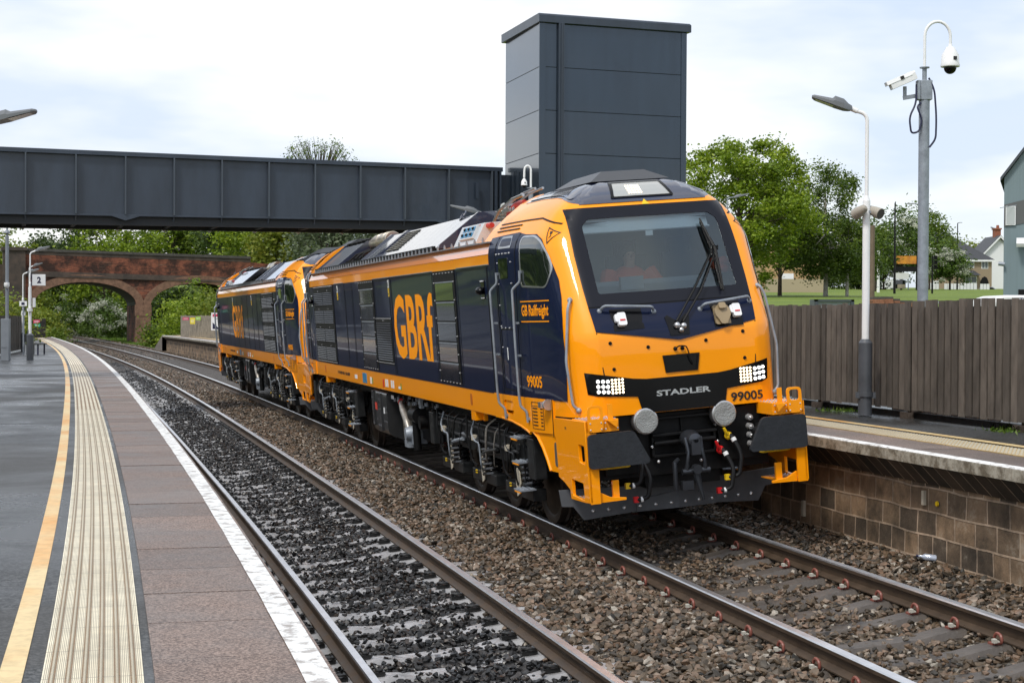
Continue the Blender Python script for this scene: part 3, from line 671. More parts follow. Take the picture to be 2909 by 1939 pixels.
    keep(b, 'shoulder_line', blackm, 0)
    # warning triangle
    for sg in sides:
        b = MB(); T = [(1.13, 3.44), (.96, 3.345), (1.06, 3.255)] if False else [(1.19, 3.43), (1.02, 3.36), (1.10, 3.25)]
        c = (sum(p[0] for p in T)/3, sum(p[1] for p in T)/3)
        b.poly(T, [[(c[0]+(p[0]-c[0])*.84, c[1]+(p[1]-c[1])*.84) for p in T]], .003, FS(sg, .007), .04)
        z = [(1.13, 3.385), (1.115, 3.35), (1.10, 3.355), (1.105, 3.305), (1.085, 3.34), (1.10, 3.335), (1.095, 3.375)]
        b.poly(z, (), .003, FS(sg, .007)); keep(b, 'warning_triangle', blackt, 0)
    # black screen surround, windscreen
    top = [(.895, 3.60), (.905, 3.45), (.92, 3.1), (.915, 2.75), (.905, 2.545)]
    mo = [(-a, b_) for a, b_ in top]+[(a, b_) for a, b_ in reversed(top)]
    gl = rounded([(-.765, 2.675), (.78, 2.665), (.765, 3.40), (.68, 3.475), (-.68, 3.475), (-.765, 3.40)], .03)
    b = MB(); b.poly(mo, [gl], .008, FF(.006), .06); g = MB(); g.poly(gl, (), 0, FF(.009), .1)
    keep(b, 'windscreen_surround', maskm, 50, kids=[mesh(g, 'windscreen', wsglass, 50)])
    b = MB(); b.poly([(-.905, 2.53), (.905, 2.53), (.885, 2.295), (0, 2.15), (-.885, 2.295)], (), .008, FF(.006), .06)
    keep(b, 'lower_screen_panel', navy, 50); b = MB(); b.poly([(-.905, 2.55), (.905, 2.55), (.905, 2.525), (-.905, 2.525)], (), .004, FF(.006), .08); keep(b, 'panel_seam', blackm, 0)
    for x0 in (-.70, .40):
        b = MB(); b.poly([(x0, 2.505), (x0+.34, 2.50), (x0+.335, 2.295 if x0 < 0 else 2.25), (x0+.01, 2.25 if x0 > 0 else 2.285)], (), .004, FF(.014), .2); keep(b, 'socket_recess', blackg, 0)
    b = MB(); b.poly([(-.13, 2.38), (-.10, 2.20), (.11, 2.20), (.14, 2.38), (.10, 2.40), (0, 2.33), (-.10, 2.40)], (), .012, FF(.014))
    keep(b, 'wiper_recess', blackg, 0)
    def rr(cx, cz, a, c): return rounded([(cx-a, cz-c), (cx+a, cz-c), (cx+a, cz+c), (cx-a, cz+c)], .02)
    for cx in (-.60, .675):
        b = MB(); b.poly(rr(cx, 2.385, .045, .065), (), .05, FF(.02)); b.poly(rr(cx-.03, 2.40, .04, .04), (), .04, FF(.02))
        r_ = MB(); r_.poly([(cx-.025, 2.365), (cx+.03, 2.365), (cx+.03, 2.378), (cx-.025, 2.378)], (), .004, FF(.072))
        keep(b, 'jumper_socket', whitep, 20, kids=[mesh(r_, 'red_mark', redp, 0)])
    b = MB(); ff = FF(0); cx, cz = .505, 2.365
    b.poly([(cx+.088*math.cos(k*.3927), cz+.088*math.sin(k*.3927)) for k in range(16)], (), .06, FF(.02)); b.poly(rr(cx, cz+.0, .085, .09), (), .03, FF(.018)); b.poly(rr(cx, cz+.06, .04, .03), (), .09, FF(.02))
    keep(b, 'socket_cover', tanp, 20)
    # wiper
    b = MB(); F_ = FF(.05)
    b.tube([F_(-.02, 2.32, 0), F_(.25, 2.62, .03), F_(.585, 3.02, .03)], [.014, .012, .009], 6); b.tube([F_(.05, 2.31, 0), F_(.32, 2.6, .03), F_(.65, 3.05, .03)], [.014, .012, .009], 6)
    b.tube([F_(.55, 3.38, .01), F_(.575, 3.2, .03), F_(.61, 3.03, .045), F_(.60, 2.8, .03), F_(.59, 2.6, .01)], [.010, .015, .022, .015, .010], 6)
    b.tube([F_(.56, 3.36, -.02), F_(.60, 3.03, -.02), F_(.585, 2.62, -.02)], .013, 6); b.box(F_(.615, 3.04, .04), (.07, .03, .05))
    h = MB(); h.sphere(F_(-.02, 2.30, 0), .035); h.sphere(F_(.05, 2.29, 0), .035); h.sphere(F_(.02, 2.25, -.02), .03)
    keep(b, 'wiper', blackm, kids=[mesh(h, 'wiper_spindle', steel)])
    # front handrails
    for a, c in (((-.80, 2.50), (-.225, 2.455)), ((.285, 2.44), (.87, 2.485))):
        b = MB(); s0, s1 = FF(.005)(a[0], a[1], 0), FF(.005)(c[0], c[1], 0); e0, e1 = FF(.09)(a[0]+.03, a[1]+.02, 0), FF(.09)(c[0]-.03, c[1]+.02, 0)
        b.tube(arc_path([s0, e0, e1, s1], .04), .0145, 8); b.sphere(s0, .03, n=8); b.sphere(s1, .03, n=8); keep(b, 'handrail', galv)
    for sg in sides:
        b = MB(); f = lambda v, w_, d: (sg*(side_u(v, w_)+d), v, w_)
        b.tube(arc_path([f(.66, 2.64, 0), f(.62, 2.64, .075), f(.60, 2.55, .075), f(.54, 2.0, .075), f(.51, 1.55, .06), f(.50, 1.50, 0)], .05), .015, 8); b.sphere(f(.66, 2.64, .01), .03, n=8); b.sphere(f(.5, 1.5, .01), .03, n=8)
        keep(b, 'handrail', galv)
        for v0 in (2.53, 1.76):
            b = MB(); b.tube(arc_path([f(v0-.05, 2.99, .03), f(v0-.05, 2.87, .03), f(v0+.01, 2.79, .10), f(v0, 2.2, .10), f(v0, 1.62, .10), f(v0+.0, 1.50, .09), f(v0-.03, 1.44, .035), f(v0-.03, 1.32, .03)], .03), .0155, 8)
            for z in (2.98, 1.36): b.box(f(v0-.04, z, .015), (.04, .05, .03))
            for z in (2.42, 2.06): b.box(f(v0+.06, z, .05), (.03, .12, .02))
            keep(b, 'door_handrail', galv)
    # roof: navy front, shoulders, vents, marker light, hump, horn cover
    b = MB(); uw = lambda w_: itp(MWp, w_)/1.33*.93
    L_ = [(-uw(w_), w_) for w_ in (3.64, 3.7, 3.76, 3.82, 3.87, 3.925)]
    b.poly(L_+[(-a, c) for a, c in reversed(L_)], (), .004, FF(.005), .05)
    for sg in sides: b.poly([(2.849, 3.775), (2.24, 3.78), (1.75, 3.765), (1.5, 3.74), (1.32, 3.70), (1.20, 3.665), (1.14, 3.645), (1.14, 3.66), (1.30, 3.76), (1.42, 3.84), (1.60, 3.90), (1.85, 3.928), (2.849, 3.928)], (), .004, FS(sg, .005), .05)
    b.poly([(-.3, 1.78), (.3, 1.78), (.3, 2.849), (-.3, 2.849)], (), .004, lambda a, c, d: (a, c, 3.934+d))
    keep(b, 'roof_fairing', navyroof, 50)
    def win4(x0, z0, x1, z1): return [(-x0, z0), (x0, z0), (x1, z1), (-x1, z1)]
    b = MB(); b.poly(rounded(win4(.36, 3.685, .30, 3.875), .02), [rounded(win4(.325, 3.70, .27, 3.86), .015)], .012, FF(.010), .05)
    g = MB(); g.poly(rounded(win4(.325, 3.70, .27, 3.86), .015), (), .003, FF(.011), .05)
    ld = MB(); r = random.Random(1)
    for i in range(6):
        for j in range(4): x, z = -.135+i*.028, 3.738+j*.027; ld.poly([(x-.007, z-.0065), (x+.007, z-.0065), (x+.007, z+.0065), (x-.007, z+.0065)], (), .002, FF(.0155))
    keep(b, 'marker_light', blackg, 0, kids=[mesh(g, 'lens', mat('marker lens', (.40, .41, .40), .2, .2, coat=.6), 0), mesh(ld, 'led_cluster', ledy, 0)])
    for sg in sides:
        b = MB(); o = rounded([(2.80, 3.80), (2.2, 3.805), (1.75, 3.79), (1.48, 3.76), (1.33, 3.725), (1.26, 3.715), (1.30, 3.765), (1.46, 3.86), (1.75, 3.905), (2.80, 3.915)], .03)
        b.poly(o, (), .022, FS(sg, .004), .08); s = MB()
        for k in range(11):
            v = 1.46+k*.055; z0 = 3.775+k*.002; s.poly([(v, z0), (v+.018, z0), (v+.24, z0+.105-k*.002), (v+.215, z0+.105-k*.002)], (), .003, FS(sg, .027), .08)
        keep(b, 'roof_vent', navyroof, 50, kids=[mesh(s, 'louvre', blackm, 0)])
    b = MB(); b.add([(-.46, 1.50, 3.90), (.46, 1.50, 3.90), (.50, 2.8, 3.90), (-.50, 2.8, 3.90), (-.25, 1.74, 4.025), (.25, 1.74, 4.025), (.25, 2.8, 4.02), (-.25, 2.8, 4.02)], [(0, 3, 2, 1), (4, 5, 6, 7), (0, 1, 5, 4), (1, 2, 6, 5), (2, 3, 7, 6), (3, 0, 4, 7)])
    keep(b, 'roof_hump', mat('hump grey', (.035, .038, .044), .4), 0, .008)
    b = MB(); b.poly([(-.045, 3.60), (.045, 3.60), (0, 3.66)], (), .004, FF(.012)); keep(b, 'warning_triangle', yelp, 0)
    # nose furniture
    b = MB(); band = [(-1.03, 1.885), (-.54, 1.79), (-.40, 1.775), (.40, 1.775), (.54, 1.79), (1.0, 1.875)]
    low = [(.98, 1.66), (.90, 1.635), (.49, 1.60), (.455, 1.425), (-.455, 1.425), (-.50, 1.60), (-.92, 1.635), (-1.01, 1.66)]
    b.poly(band+low, (), .006, FF(.006), .07)
    keep(b, 'nose_band', blackg, 50)
    seam = MB()
    for sg in sides: seam.poly([(sg*.885, 2.285), (sg*.875, 2.285), (sg*.835, 1.845), (sg*.845, 1.845)], (), .003, FF(.004))
    keep(seam, 'nose_seam', blackm, 0)
    for sg in sides:
        ho = MB(); ho.poly([(sg*.635, 1.645), (sg*.945, 1.655), (sg*.955, 1.83), (sg*.635, 1.80)], (), .004, FF(.011)); A = MB(); B_ = MB(); C_ = MB()
        for i in range(3):
            for j in range(3):
                x, z = sg*(.815+i*.05), 1.675+j*.053+i*.004; f = FF(.016); c = f(x, z, 0)
                C_.cyl(c, (c[0], c[1]-.012, c[2]), .0235, n=12); A.cyl((c[0], c[1]-.012, c[2]), (c[0], c[1]-.016, c[2]), .0145, n=10)
        for i in range(4):
            for j in range(5):
                x, z = sg*(.655+i*.037), 1.66+j*.033; c = FF(.016)(x, z, 0); B_.cyl(c, (c[0], c[1]-.006, c[2]), .0125, n=8)
        keep(ho, 'headlight', blackg, 0, kids=[mesh(C_, 'lens', lens), mesh(A, 'white_led', ledw), mesh(B_, 'warm_led', ledy)])
    b = MB()
    for x, z in ((-.75, 2.17), (-.35, 2.10), (.29, 2.12), (.72, 2.18), (-.73, 1.90), (.72, 1.90)):
        c = FF(.004)(x, z, 0); b.cyl((c[0], c[1]+.003, c[2]), (c[0], c[1]-.006, c[2]), .020, .017, 10)
    keep(b, 'nose_bolt', blackm)
    b = MB(); b.poly([(-.205, 2.0), (.205, 2.0), (.175, 1.82), (-.18, 1.82)], [[(-.18, 1.98), (.18, 1.98), (.155, 1.84), (-.16, 1.84)]], .012, FF(.004)); g = MB(); g.poly([(-.18, 1.98), (.18, 1.98), (.155, 1.84), (-.16, 1.84)], (), .003, FF(.004))
    keep(b, 'nose_plate', blackm, 0, kids=[mesh(g, 'plate_glass', blackg, 0)])
    b = MB(); f = FF(.0)
    b.sphere(f(-.06, 2.06, .012), .022, n=10); b.tube(arc_path([f(-.06, 2.06, .03), f(-.03, 2.09, .05), f(.05, 2.08, .05), f(.07, 2.03, .04), f(.10, 1.92, .04), f(.12, 1.88, .03)], .03), .007, 6); b.sphere(f(.015, 2.06, .02), .022, n=10)
    keep(b, 'lamp_cable', blackm)
    # black bulkhead with buffing gear
    b = MB(); b.bx(-.97, .97, .47, 1.2, .75, 1.40); b.bx(-.42, .42, .52, 1.0, .62, .80); b.poly([(-.52, .80), (-.52, 1.40), (-.88, 1.42), (-.88, .80)], (), .03, lambda a, c, d: (a, .44-d, c)); b.poly([(.42, .85), (.36, 1.36), (.90, 1.42), (.90, .84), (.48, .84)], (), .03, lambda a, c, d: (a, .44-d, c))
    b.bx(-.36, .36, .36, .5, 1.16, 1.19); b.bx(-.36, .36, .40, .5, .94, .97); b.bx(-.36, -.33, .40, .5, .94, 1.19); b.bx(.33, .36, .40, .5, .94, 1.19); b.cyl((-.34, .38, 1.09), (.34, .38, 1.09), .025)
    b.bx(-.46, .46, .40, .52, 1.33, 1.36); b.bx(-.012, .012, .44, .5, 1.19, 1.34)
    keep(b, 'headstock', blackm, 0, .006)
    b = MB()
    for x, z in ((.36, 1.23), (.37, 1.05), (-.36, 1.06), (-.30, .90), (-.12, .88), (.17, .87)): b.sphere((x, .395, z), .018, n=8)
    for k in range(4): b.cyl((.735, .40, 1.27-k*.093), (.735, .34, 1.27-k*.093), .036, .030, 12); b.sphere((.735, .335, 1.27-k*.093), .016, n=8)
    keep(b, 'headstock_bolts', bolt_m)
    for sg in sides:
        x = sg*.435; b = MB(); b.lathe((x, .30, 1.34), [(.05, .14), (.135, .12), (.142, .05), (.135, .02), (.118, .012)], 'y', 28)
        g = MB(); g.lathe((x, .30, 1.34), [(.122, .02), (.12, -.004), (.06, -.006), (.001, .004)], 'y', 28)
        keep(b, 'hose_cover', steel, kids=[mesh(g, 'lid', mat('dished lid', (.34, .35, .34), .42, .4, bump=.5, bscale=60) if 'dished lid' not in MAT else MAT['dished lid'])])
        # buffer
        pl = [(sg*.62, 1.30), (sg*1.16, 1.305), (sg*1.175, .95), (sg*.57, .93)] if False else None
        q = rounded([(sg*.70, 1.295), (sg*1.185, 1.29), (sg*1.19, .945), (sg*.565, .95), (sg*.545, .985)], .045)
        b = MB(); b.poly(q, (), .045, lambda a, c, d: (a, -.01-d, c)); st_ = MB(); st_.lathe((sg*.8635, .045, 1.07), [(.10, 0), (.10, .16), (.135, .17), (.14, .45)], 'y', 20)
        yb = MB(); yb.tube(arc_path([(sg*1.05, .20, .95), (sg*1.05, .08, .925), (sg*.72, .08, .925), (sg*.72, .2, .95)], .04), .012, 6)
        keep(b, 'buffer', bufm, 30, .006, kids=[mesh(st_, 'buffer_stock', blackm), mesh(yb, 'grab_bar', yelp)])
        # step box above the buffer
        b = MB(); b.bx(sg*.84 if sg > 0 else -1.185, 1.185 if sg > 0 else -.84, .0, .46, 1.305, 1.425)
        f = lambda a, c, d: (a, -.004-d, c)
        lo = rounded([(sg*1.17, 1.31), (sg*1.165, 1.575), (sg*1.0, 1.575), (sg*1.01, 1.31)], .05); li = rounded([(sg*1.14, 1.44), (sg*1.137, 1.55), (sg*1.028, 1.55), (sg*1.035, 1.44)], .03)
        b.poly(lo, [li], .02, f); b.bx(min(sg*.90, sg*.95), max(sg*.90, sg*.95), -.02, 0, 1.42, 1.58); b.poly([(sg*.97, 1.42), (sg*.86, 1.42), (sg*.88, 1.34)], (), .06, f)
        tr = MB()
        for i in range(9):
            for j in range(6): tr.sphere((sg*(.86+i*.038), .05+j*.07, 1.426), .011, n=6)
        bo = MB()
        for x_, z_ in ((1.145, 1.335), (1.03, 1.335), (1.145, 1.40), (1.03, 1.40), (.985, 1.335), (.985, 1.395), (.86, 1.335), (.86, 1.40)): bo.sphere((sg*x_, -.022, z_), .010, n=6)
        keep(b, 'buffer_step', yorange, 30, kids=[mesh(tr, 'tread_studs', steel), mesh(bo, 'bolts', bolt_m)])
        # corner leg with cut-out steps
        f = lambda v, w_, d: (sg*(1.165+d+.02*min(1, v)), v, w_)
        leg = [(1.14, 1.405), (0.0, 1.425), (0.0, .60), (.16, .59), (.60, .585), (.62, .68), (.80, .74), (.98, .78), (1.0, 1.20), (1.14, 1.20)]
        h1 = rounded([(.25, 1.18), (.06, 1.17), (.06, .985), (.24, 1.0)], .015); h2 = rounded([(.54, .80), (.17, .785), (.16, .615), (.54, .63)], .015)
        b = MB(); b.poly(leg, [h1, h2], .035, f); b.bx(min(sg*1.08, sg*1.19), max(sg*1.08, sg*1.19), .0, .03, .585, 1.30)
        b.bx(min(sg*1.02, sg*1.17), max(sg*1.02, sg*1.17), .05, .26, .985, 1.0); b.bx(min(sg*.90, sg*1.17), max(sg*.90, sg*1.17), .05, .56, .595, .612); b.bx(min(sg*.86, sg*.93), max(sg*.86, sg*.93), .06, .10, .62, .80)
        b.poly([(sg*1.08, .59), (sg*1.08, .70), (sg*.97, .64), (sg*.80, .62), (sg*.80, .595)], (), .03, lambda a, c, d: (a, .06-d, c))
        tr = MB()
        for i in range(5):
            for j in range(7): tr.sphere((sg*(.97+i*.045), .10+j*.065, .614), .012, n=6)
        for i in range(3): tr.sphere((sg*(1.05+i*.04), .14, 1.003), .012, n=6)
        keep(b, 'corner_step', orange, 30, .004, kids=[mesh(tr, 'tread_studs', steel)])
        # curved skirt and deep side sill round the door step
        b = MB(); f = lambda v, w_, d: (sg*(side_u(v, 1.5)-.035+d), v, w_)
        arc_ = [(1.70, 1.23), (1.55, 1.17), (1.42, 1.06), (1.32, .94), (1.24, .82)]
        b.poly(arc_+[(.86, .815), (.81, 1.22)], [rounded([(1.09, 1.14), (1.0, 1.14), (1.01, .88), (1.10, .88)], .035)], .03, f, .15)
        sl = MB(); sl.poly(rounded([(1.09, 1.14), (1.0, 1.14), (1.01, .88), (1.10, .88)], .035), (), .035, f)
        lip = MB(); lip.tube([f(v, w_, .03) for v, w_ in arc_], .018, 8)
        keep(b, 'wheel_arch_skirt', orange, 40, kids=[mesh(sl, 'slot_light', steel), mesh(lip, 'skirt_lip', orange)])
        b = MB(); f = lambda v, w_, d: (sg*(side_u(v, 1.5)-.02+d), v, w_)
        b.poly([(3.02, 1.595), (1.01, 1.595), (1.03, 1.23), (1.80, 1.215), (2.0, 1.26), (2.3, 1.295), (2.7, 1.31), (3.02, 1.31)], [rounded([(2.58, 1.535), (2.24, 1.53), (2.25, 1.375), (2.585, 1.385)], .035)], .035, f, .18)
        stp = MB(); stp.bx(min(sg*1.12, sg*1.27), max(sg*1.12, sg*1.27), 2.24, 2.58, 1.37, 1.385); stp.bx(min(sg*1.12, sg*1.13), max(sg*1.12, sg*1.13), 2.22, 2.6, 1.37, 1.54)
        lip = MB(); lip.tube([f(v, w_, .025) for v, w_ in ((2.72, 1.318), (2.3, 1.30), (2.0, 1.262), (1.80, 1.22), (1.74, 1.20))], .018, 8)
        lk = MB(); cc = f(1.14, 1.545, .10); lk.box(cc, (.07, .10, .06)); lk.lathe(f(1.08, 1.545, .06), [(.02, -.02), (.06, -.02), (.06, .02), (.02, .02)], 'y', 12)
        sm = MB(); sm.poly([(1.035, 1.60), (1.022, 1.60), (1.035, 1.20), (1.048, 1.20)], (), .004, FS(sg, .016)); sm.poly([(.985, 1.425), (.4, 1.425), (.4, 1.41), (.985, 1.41)], (), .004, FS(sg, .004), .1)
        keep(b, 'side_sill', orange, 40, kids=[mesh(stp, 'door_step', yorange), mesh(lip, 'sill_lip', orange), mesh(lk, 'coupling_key', steel), mesh(sm, 'sill_seam', blackm, 0)])
    # drawhook with screw coupling
    b = MB(); b.lathe((0, .2, 1.12), [(.05, .2), (.09, .1), (.10, 0), (.07, -.12), (.03, -.14)], 'y', 14); b.box((0, .16, 1.05), (.10, .2, .16))
    for x in (-.075, .075): b.tube([(x, .16, 1.14), (x*1.0, .10, 1.0), (x*1.3, .10, .88), (x*1.35, .12, .80)], [.03, .019, .019, .028], 8)
    b.cyl((-.15, .12, .80), (.15, .12, .80), .032); b.tube([(0, .12, .80), (.02, .10, .66), (.05, .08, .50)], [.045, .03, .016], 8); b.tube([(-.16, .2, .92), (-.22, .14, .90), (-.23, .12, .70), (-.22, .14, .62)], .025, 8); b.box((-.10, .14, .66), (.12, .08, .09)); b.cyl((0, .06, .82), (0, .14, .82), .05)
    keep(b, 'screw_coupling', mat('coupling steel', (.05, .055, .065), .3, .6, var=.2))
    for x, z0, z1, tp, cm in ((.50, 1.07, .68, 1.19, yelp), (.40, .93, .55, 1.06, redp), (-.52, .93, .55, 1.06, redp), (-.60, 1.07, .70, 1.19, yelp)):
        b = MB(); s_ = 1 if x > 0 else -1
        b.tube(arc_path([(x-.02, .40, z0+.06), (x, .30, z0+.02), (x+.05*1, .24, z0-.12), (x+.055, .22, (z0+z1)/2), (x+.02, .22, z1+.02), (x-.05, .25, z1), (x-.08, .27, z1)], .08), .024, 10)
        t_ = MB(); t_.sphere((x-.02, .36, z0+.03), .045, n=8); t_.tube([(x-.03, .34, z0+.04), (x-.06, .32, z0+.07), (x-.085, .31, tp)], [.022, .02, .014], 6); t_.box((x-.10, .27, z1), (.05, .04, .06))
        rg = MB(); rg.cyl((x+.004, .30, z0+.01), (x+.016, .285, z0-.025), .028); rg.cyl((x-.03, .245, z1), (x-.055, .25, z1), .028)
        keep(b, 'brake_hose', rubber, kids=[mesh(t_, 'tap', cm), mesh(rg, 'hose_clip', whitep)])
    # V shaped obstacle deflector
    for sg in sides:
        f = lambda a, c, d: (sg*a, .72+.24*a/1.2-d, c)
        b = MB(); b.poly([(0, .62), (0, .355), (.30, .345), (.50, .345), (1.0, .30), (1.10, .45), (1.22, .46), (1.24, .64)], (), .02, f); b.poly([(0, .55), (0, .355), (.45, .345), (.45, .46)], (), .035, f)
        bo = MB()
        for k in range(6): bo.sphere(f(.08+k*.165, .415+(-.004*k), .03), .021, n=8)
        keep(b, 'obstacle_deflector', plough, 0, .004, kids=[mesh(bo, 'bolts', bolt_m)])
    # cab interior
    b = MB(); b.add([(-.95, 2.45, 2.3), (.95, 2.45, 2.3), (.95, 2.45, 3.52), (-.95, 2.45, 3.52)], [(0, 1, 2, 3)])
    b.add([(-.95, .75, 2.55), (.95, .75, 2.55), (.95, 2.45, 2.3), (-.95, 2.45, 2.3)], [(0, 1, 2, 3)]); b.add([(-.9, 1.2, 3.52), (.9, 1.2, 3.52), (.9, 2.45, 3.52), (-.9, 2.45, 3.52)], [(0, 1, 2, 3)])
    for sg in sides: b.add([(sg*.97, .8, 2.4), (sg*.97, 2.45, 2.3), (sg*.93, 2.45, 3.52), (sg*.90, 1.2, 3.52)], [(0, 1, 2, 3)])
    bl = MB(); bl.add([(-.74, 1.09, 3.49), (.68, 1.09, 3.49), (.68, 1.01, 3.33), (-.74, 1.01, 3.33)], [(0, 1, 2, 3)]); bl.cyl((-.76, 1.03, 3.33), (.70, 1.03, 3.33), .012); bl.box((.0, 1.02, 3.29), (.08, .02, .05))
    de = MB(); de.add([(-.9, .72, 2.66), (.9, .72, 2.66), (.9, 1.25, 2.76), (-.9, 1.25, 2.76)], [(0, 1, 2, 3)]); de.bx(-.42, -.16, .85, .9, 2.70, 2.84); de.bx(-.9, .9, 1.22, 1.28, 2.70, 2.80)
    se = MB()
    for x in (-.02, .62): se.bx(x-.22, x+.22, 1.75, 1.87, 2.45, 3.08); se.bx(x-.12, x+.12, 1.76, 1.86, 3.08, 3.25)
    keep(b, 'cab_interior', mat('cab lining', (.30, .34, .36), .8), 0, kids=[mesh(bl, 'sun_blind', mat('blind', (.85, .92, .94), .7)), mesh(de, 'driving_desk', mat('desk', (.20, .23, .25), .6)), mesh(se, 'seat', mat('seat cloth', (.03, .035, .04), .8))])
    cab_cache['p'] = P; return P
def put(P, parent, Mx):
    for name, me, bev, kids in P:
        o = bpy.data.objects.new(name, me); col.objects.link(o); o.parent = parent; o.matrix_local = Mx
        if bev: m_ = o.modifiers.new('bevel', 'BEVEL'); m_.width = bev; m_.segments = 2; m_.limit_method = 'ANGLE'; m_.angle_limit = R(40)
        for kn, km, _, _k in kids: c = bpy.data.objects.new(kn, km); col.objects.link(c); c.parent = o
mat('pipe dull', (.33, .31, .28), .4, .5, var=.3, vscale=20); mat('bracket grey', (.05, .052, .055), .4, .3)
def bogie(parent, vc):
    """three-axle bogie about v=vc, mirrored left/right"""
    b = MB()
    for sg in (-1, 1):
        f = lambda v, w_, d: (sg*(1.02+d), v, w_)
        side = [(-2.65, 1.10), (2.65, 1.10), (2.68, .86), (2.3, .80), (1.4, .80), (1.2, .72), (.5, .72), (.3, .80), (-.3, .80), (-.5, .72), (-1.2, .72), (-1.4, .80), (-2.3, .80), (-2.68, .86)]
        b.poly([(vc+a, c) for a, c in side], (), .12, f); b.bx(min(sg*.86, sg*1.17), max(sg*.86, sg*1.17), vc-2.7, vc+2.7, 1.09, 1.115)
        for dv in (-1.72, -.02, 1.78):
            b.bx(min(sg*.98, sg*1.14), max(sg*.98, sg*1.14), vc+dv-.22, vc+dv+.22, .38, .72); b.bx(min(sg*1.0, sg*1.16), max(sg*1.0, sg*1.16), vc+dv+.1, vc+dv+.62, .36, .50); b.bx(min(sg*1.0, sg*1.16), max(sg*1.0, sg*1.16), vc+dv-.62, vc+dv-.1, .36, .50)
            b.box((sg*1.18, vc+dv+.05, .84), (.05, .1, .2)); b.cyl((sg*1.12, vc+dv-.9, .80), (sg*1.2, vc+dv-.25, .76), .03)
        b.bx(min(sg*1.1, sg*1.24), max(sg*1.1, sg*1.24), vc+2.5, vc+2.75, .66, 1.12); b.bx(min(sg*1.1, sg*1.24), max(sg*1.1, sg*1.24), vc-2.78, vc-2.5, .66, 1.12)
    b.bx(-1.0, 1.0, vc-2.6, vc-2.4, .7, 1.0); b.bx(-1.0, 1.0, vc+2.4, vc+2.6, .7, 1.0); b.bx(-.9, .9, vc-.5, vc+.5, .6, 1.1)
    root = b.build('bogie', bogiem, parent, smooth=0, bevel=.012)
    for dv in (-1.72, -.02, 1.78):
        b = MB(); y = vc+dv
        for sg in (-1, 1):
            b.lathe((sg*.7175, y, .533), [(.12, sg*.09), (.16, sg*.07), (.43, sg*.045), (.46, sg*.065), (.5335, sg*.065), (.5365, 0), (.538, -sg*.02), (.565, -sg*.04), (.56, -sg*.07), (.44, -sg*.07), (.40, -sg*.03), (.12, -sg*.05)], 'x', 40)
        b.cyl((-.7, y, .533), (.7, y, .533), .10, n=16); b.build('wheelset', wheelm, root)
    for sg in (-1, 1):
        for dv in (-2.1, -.35, -1.35, .35, 1.4, 2.12):
            b = MB(); pts = []
            if abs(dv) in (1.35, .35, 1.4): continue
        for dv in (-2.12, -.25, 1.5):
            b = MB(); pts = [(sg*1.10+.115*math.cos(t*.5236), vc+dv+.115*math.sin(t*.5236), .46+t*.0052) for t in range(0, 12*6)]
            b.tube(pts, .022, 6); b.cyl((sg*1.10, vc+dv, .5), (sg*1.10, vc+dv, .8), .04); b.build('coil_spring', spring_m, root)
        for dv in (-1.72, -.02, 1.78):
            b = MB(); b.poly([(vc+dv+a, c) for a, c in ((-.02, .70), (-.12, .66), (-.15, .52), (-.08, .40), (.03, .36), (.06, .60))], (), .012, lambda v, w_, d: (sg*(1.165+d), v, w_)); b.build('axlebox_cover', cream, root, smooth=0)
            b = MB(); b.box((sg*1.20, vc+dv+.22, .92), (.05, .13, .07)); b.build('damper_bracket', cream, root)
            b = MB(); b.tube(arc_path([(sg*1.16, vc+dv+.3, 1.15), (sg*1.22, vc+dv+.3, .98), (sg*1.22, vc+dv+.1, .88), (sg*1.22, vc+dv-.1, .88), (sg*1.22, vc+dv-.14, .60), (sg*1.18, vc+dv-.05, .5)], .05), .012, 6); b.build('pipe', galv if dv > -.5 else rubber, root)
            b = MB(); b.tube(arc_path([(sg*1.2, vc+dv+.55, 1.2), (sg*1.23, vc+dv+.5, .95), (sg*1.2, vc+dv+.42, .6), (sg*1.16, vc+dv+.3, .55)], .06), .013, 6); b.build('pipe', rubber, root)
            b = MB(); b.box((sg*1.18, vc+dv+.30, .46), (.02, .035, .014)); b.box((sg*1.18, vc+dv+.30, .49), (.02, .035, .014)); b.build('yellow_mark', yelp, root)
            b = MB(); b.cyl((sg*1.13, vc+dv-.75, .86), (sg*1.19, vc+dv-.75, .86), .07, n=12); b.tube([(sg*1.2, vc+dv-.95, .86), (sg*1.2, vc+dv-.32, .78)], .026, 8); b.build('damper', galv if dv > 1 else bogiem, root)
    for k in range(2):
        for sg in (-1, 1):
            b = MB()
            for z in range(5): b.lathe((sg*.98, vc-.45+.9*k, 1.12+z*.035), [(.10, 0), (.16, .008), (.16, .022), (.10, .03)], 'z', 16)
            b.build('rubber_spring', spring_m, root)
    r = random.Random(int(vc*10))
    for k in range(11):
        b = MB(); v = vc-2.3+k*.44; z = 1.16+r.uniform(-.03, .06); dv = r.uniform(-.15, .2); b.tube(arc_path([(-1.08, v, z), (-1.2, v+.03, z-.08), (-1.22, v+dv, .98-r.uniform(0, .25)), (-1.2, v+dv+.12, .72-r.uniform(0, .2)), (-1.14, v+dv+.2, .62)], .07), r.choice((.008, .011, .014)), 6)
        b.build('cable', r.choice((rubber, bogiem, rubber, MAT['pipe dull'])), root)
    b = MB()
    for k in range(16): v = vc-2.5+k*.33; b.box((-1.165, v, 1.02-r.uniform(0, .16)), (.03, r.uniform(.03, .09), r.uniform(.03, .07)))
    b.tube([(-1.19, vc-2.3, 1.06), (-1.19, vc+2.3, 1.06)], .014, 6); b.tube([(-1.19, vc-1.9, .90), (-1.19, vc+1.5, .90)], .018, 6); b.build('bracket_strip', MAT['bracket grey'], root)
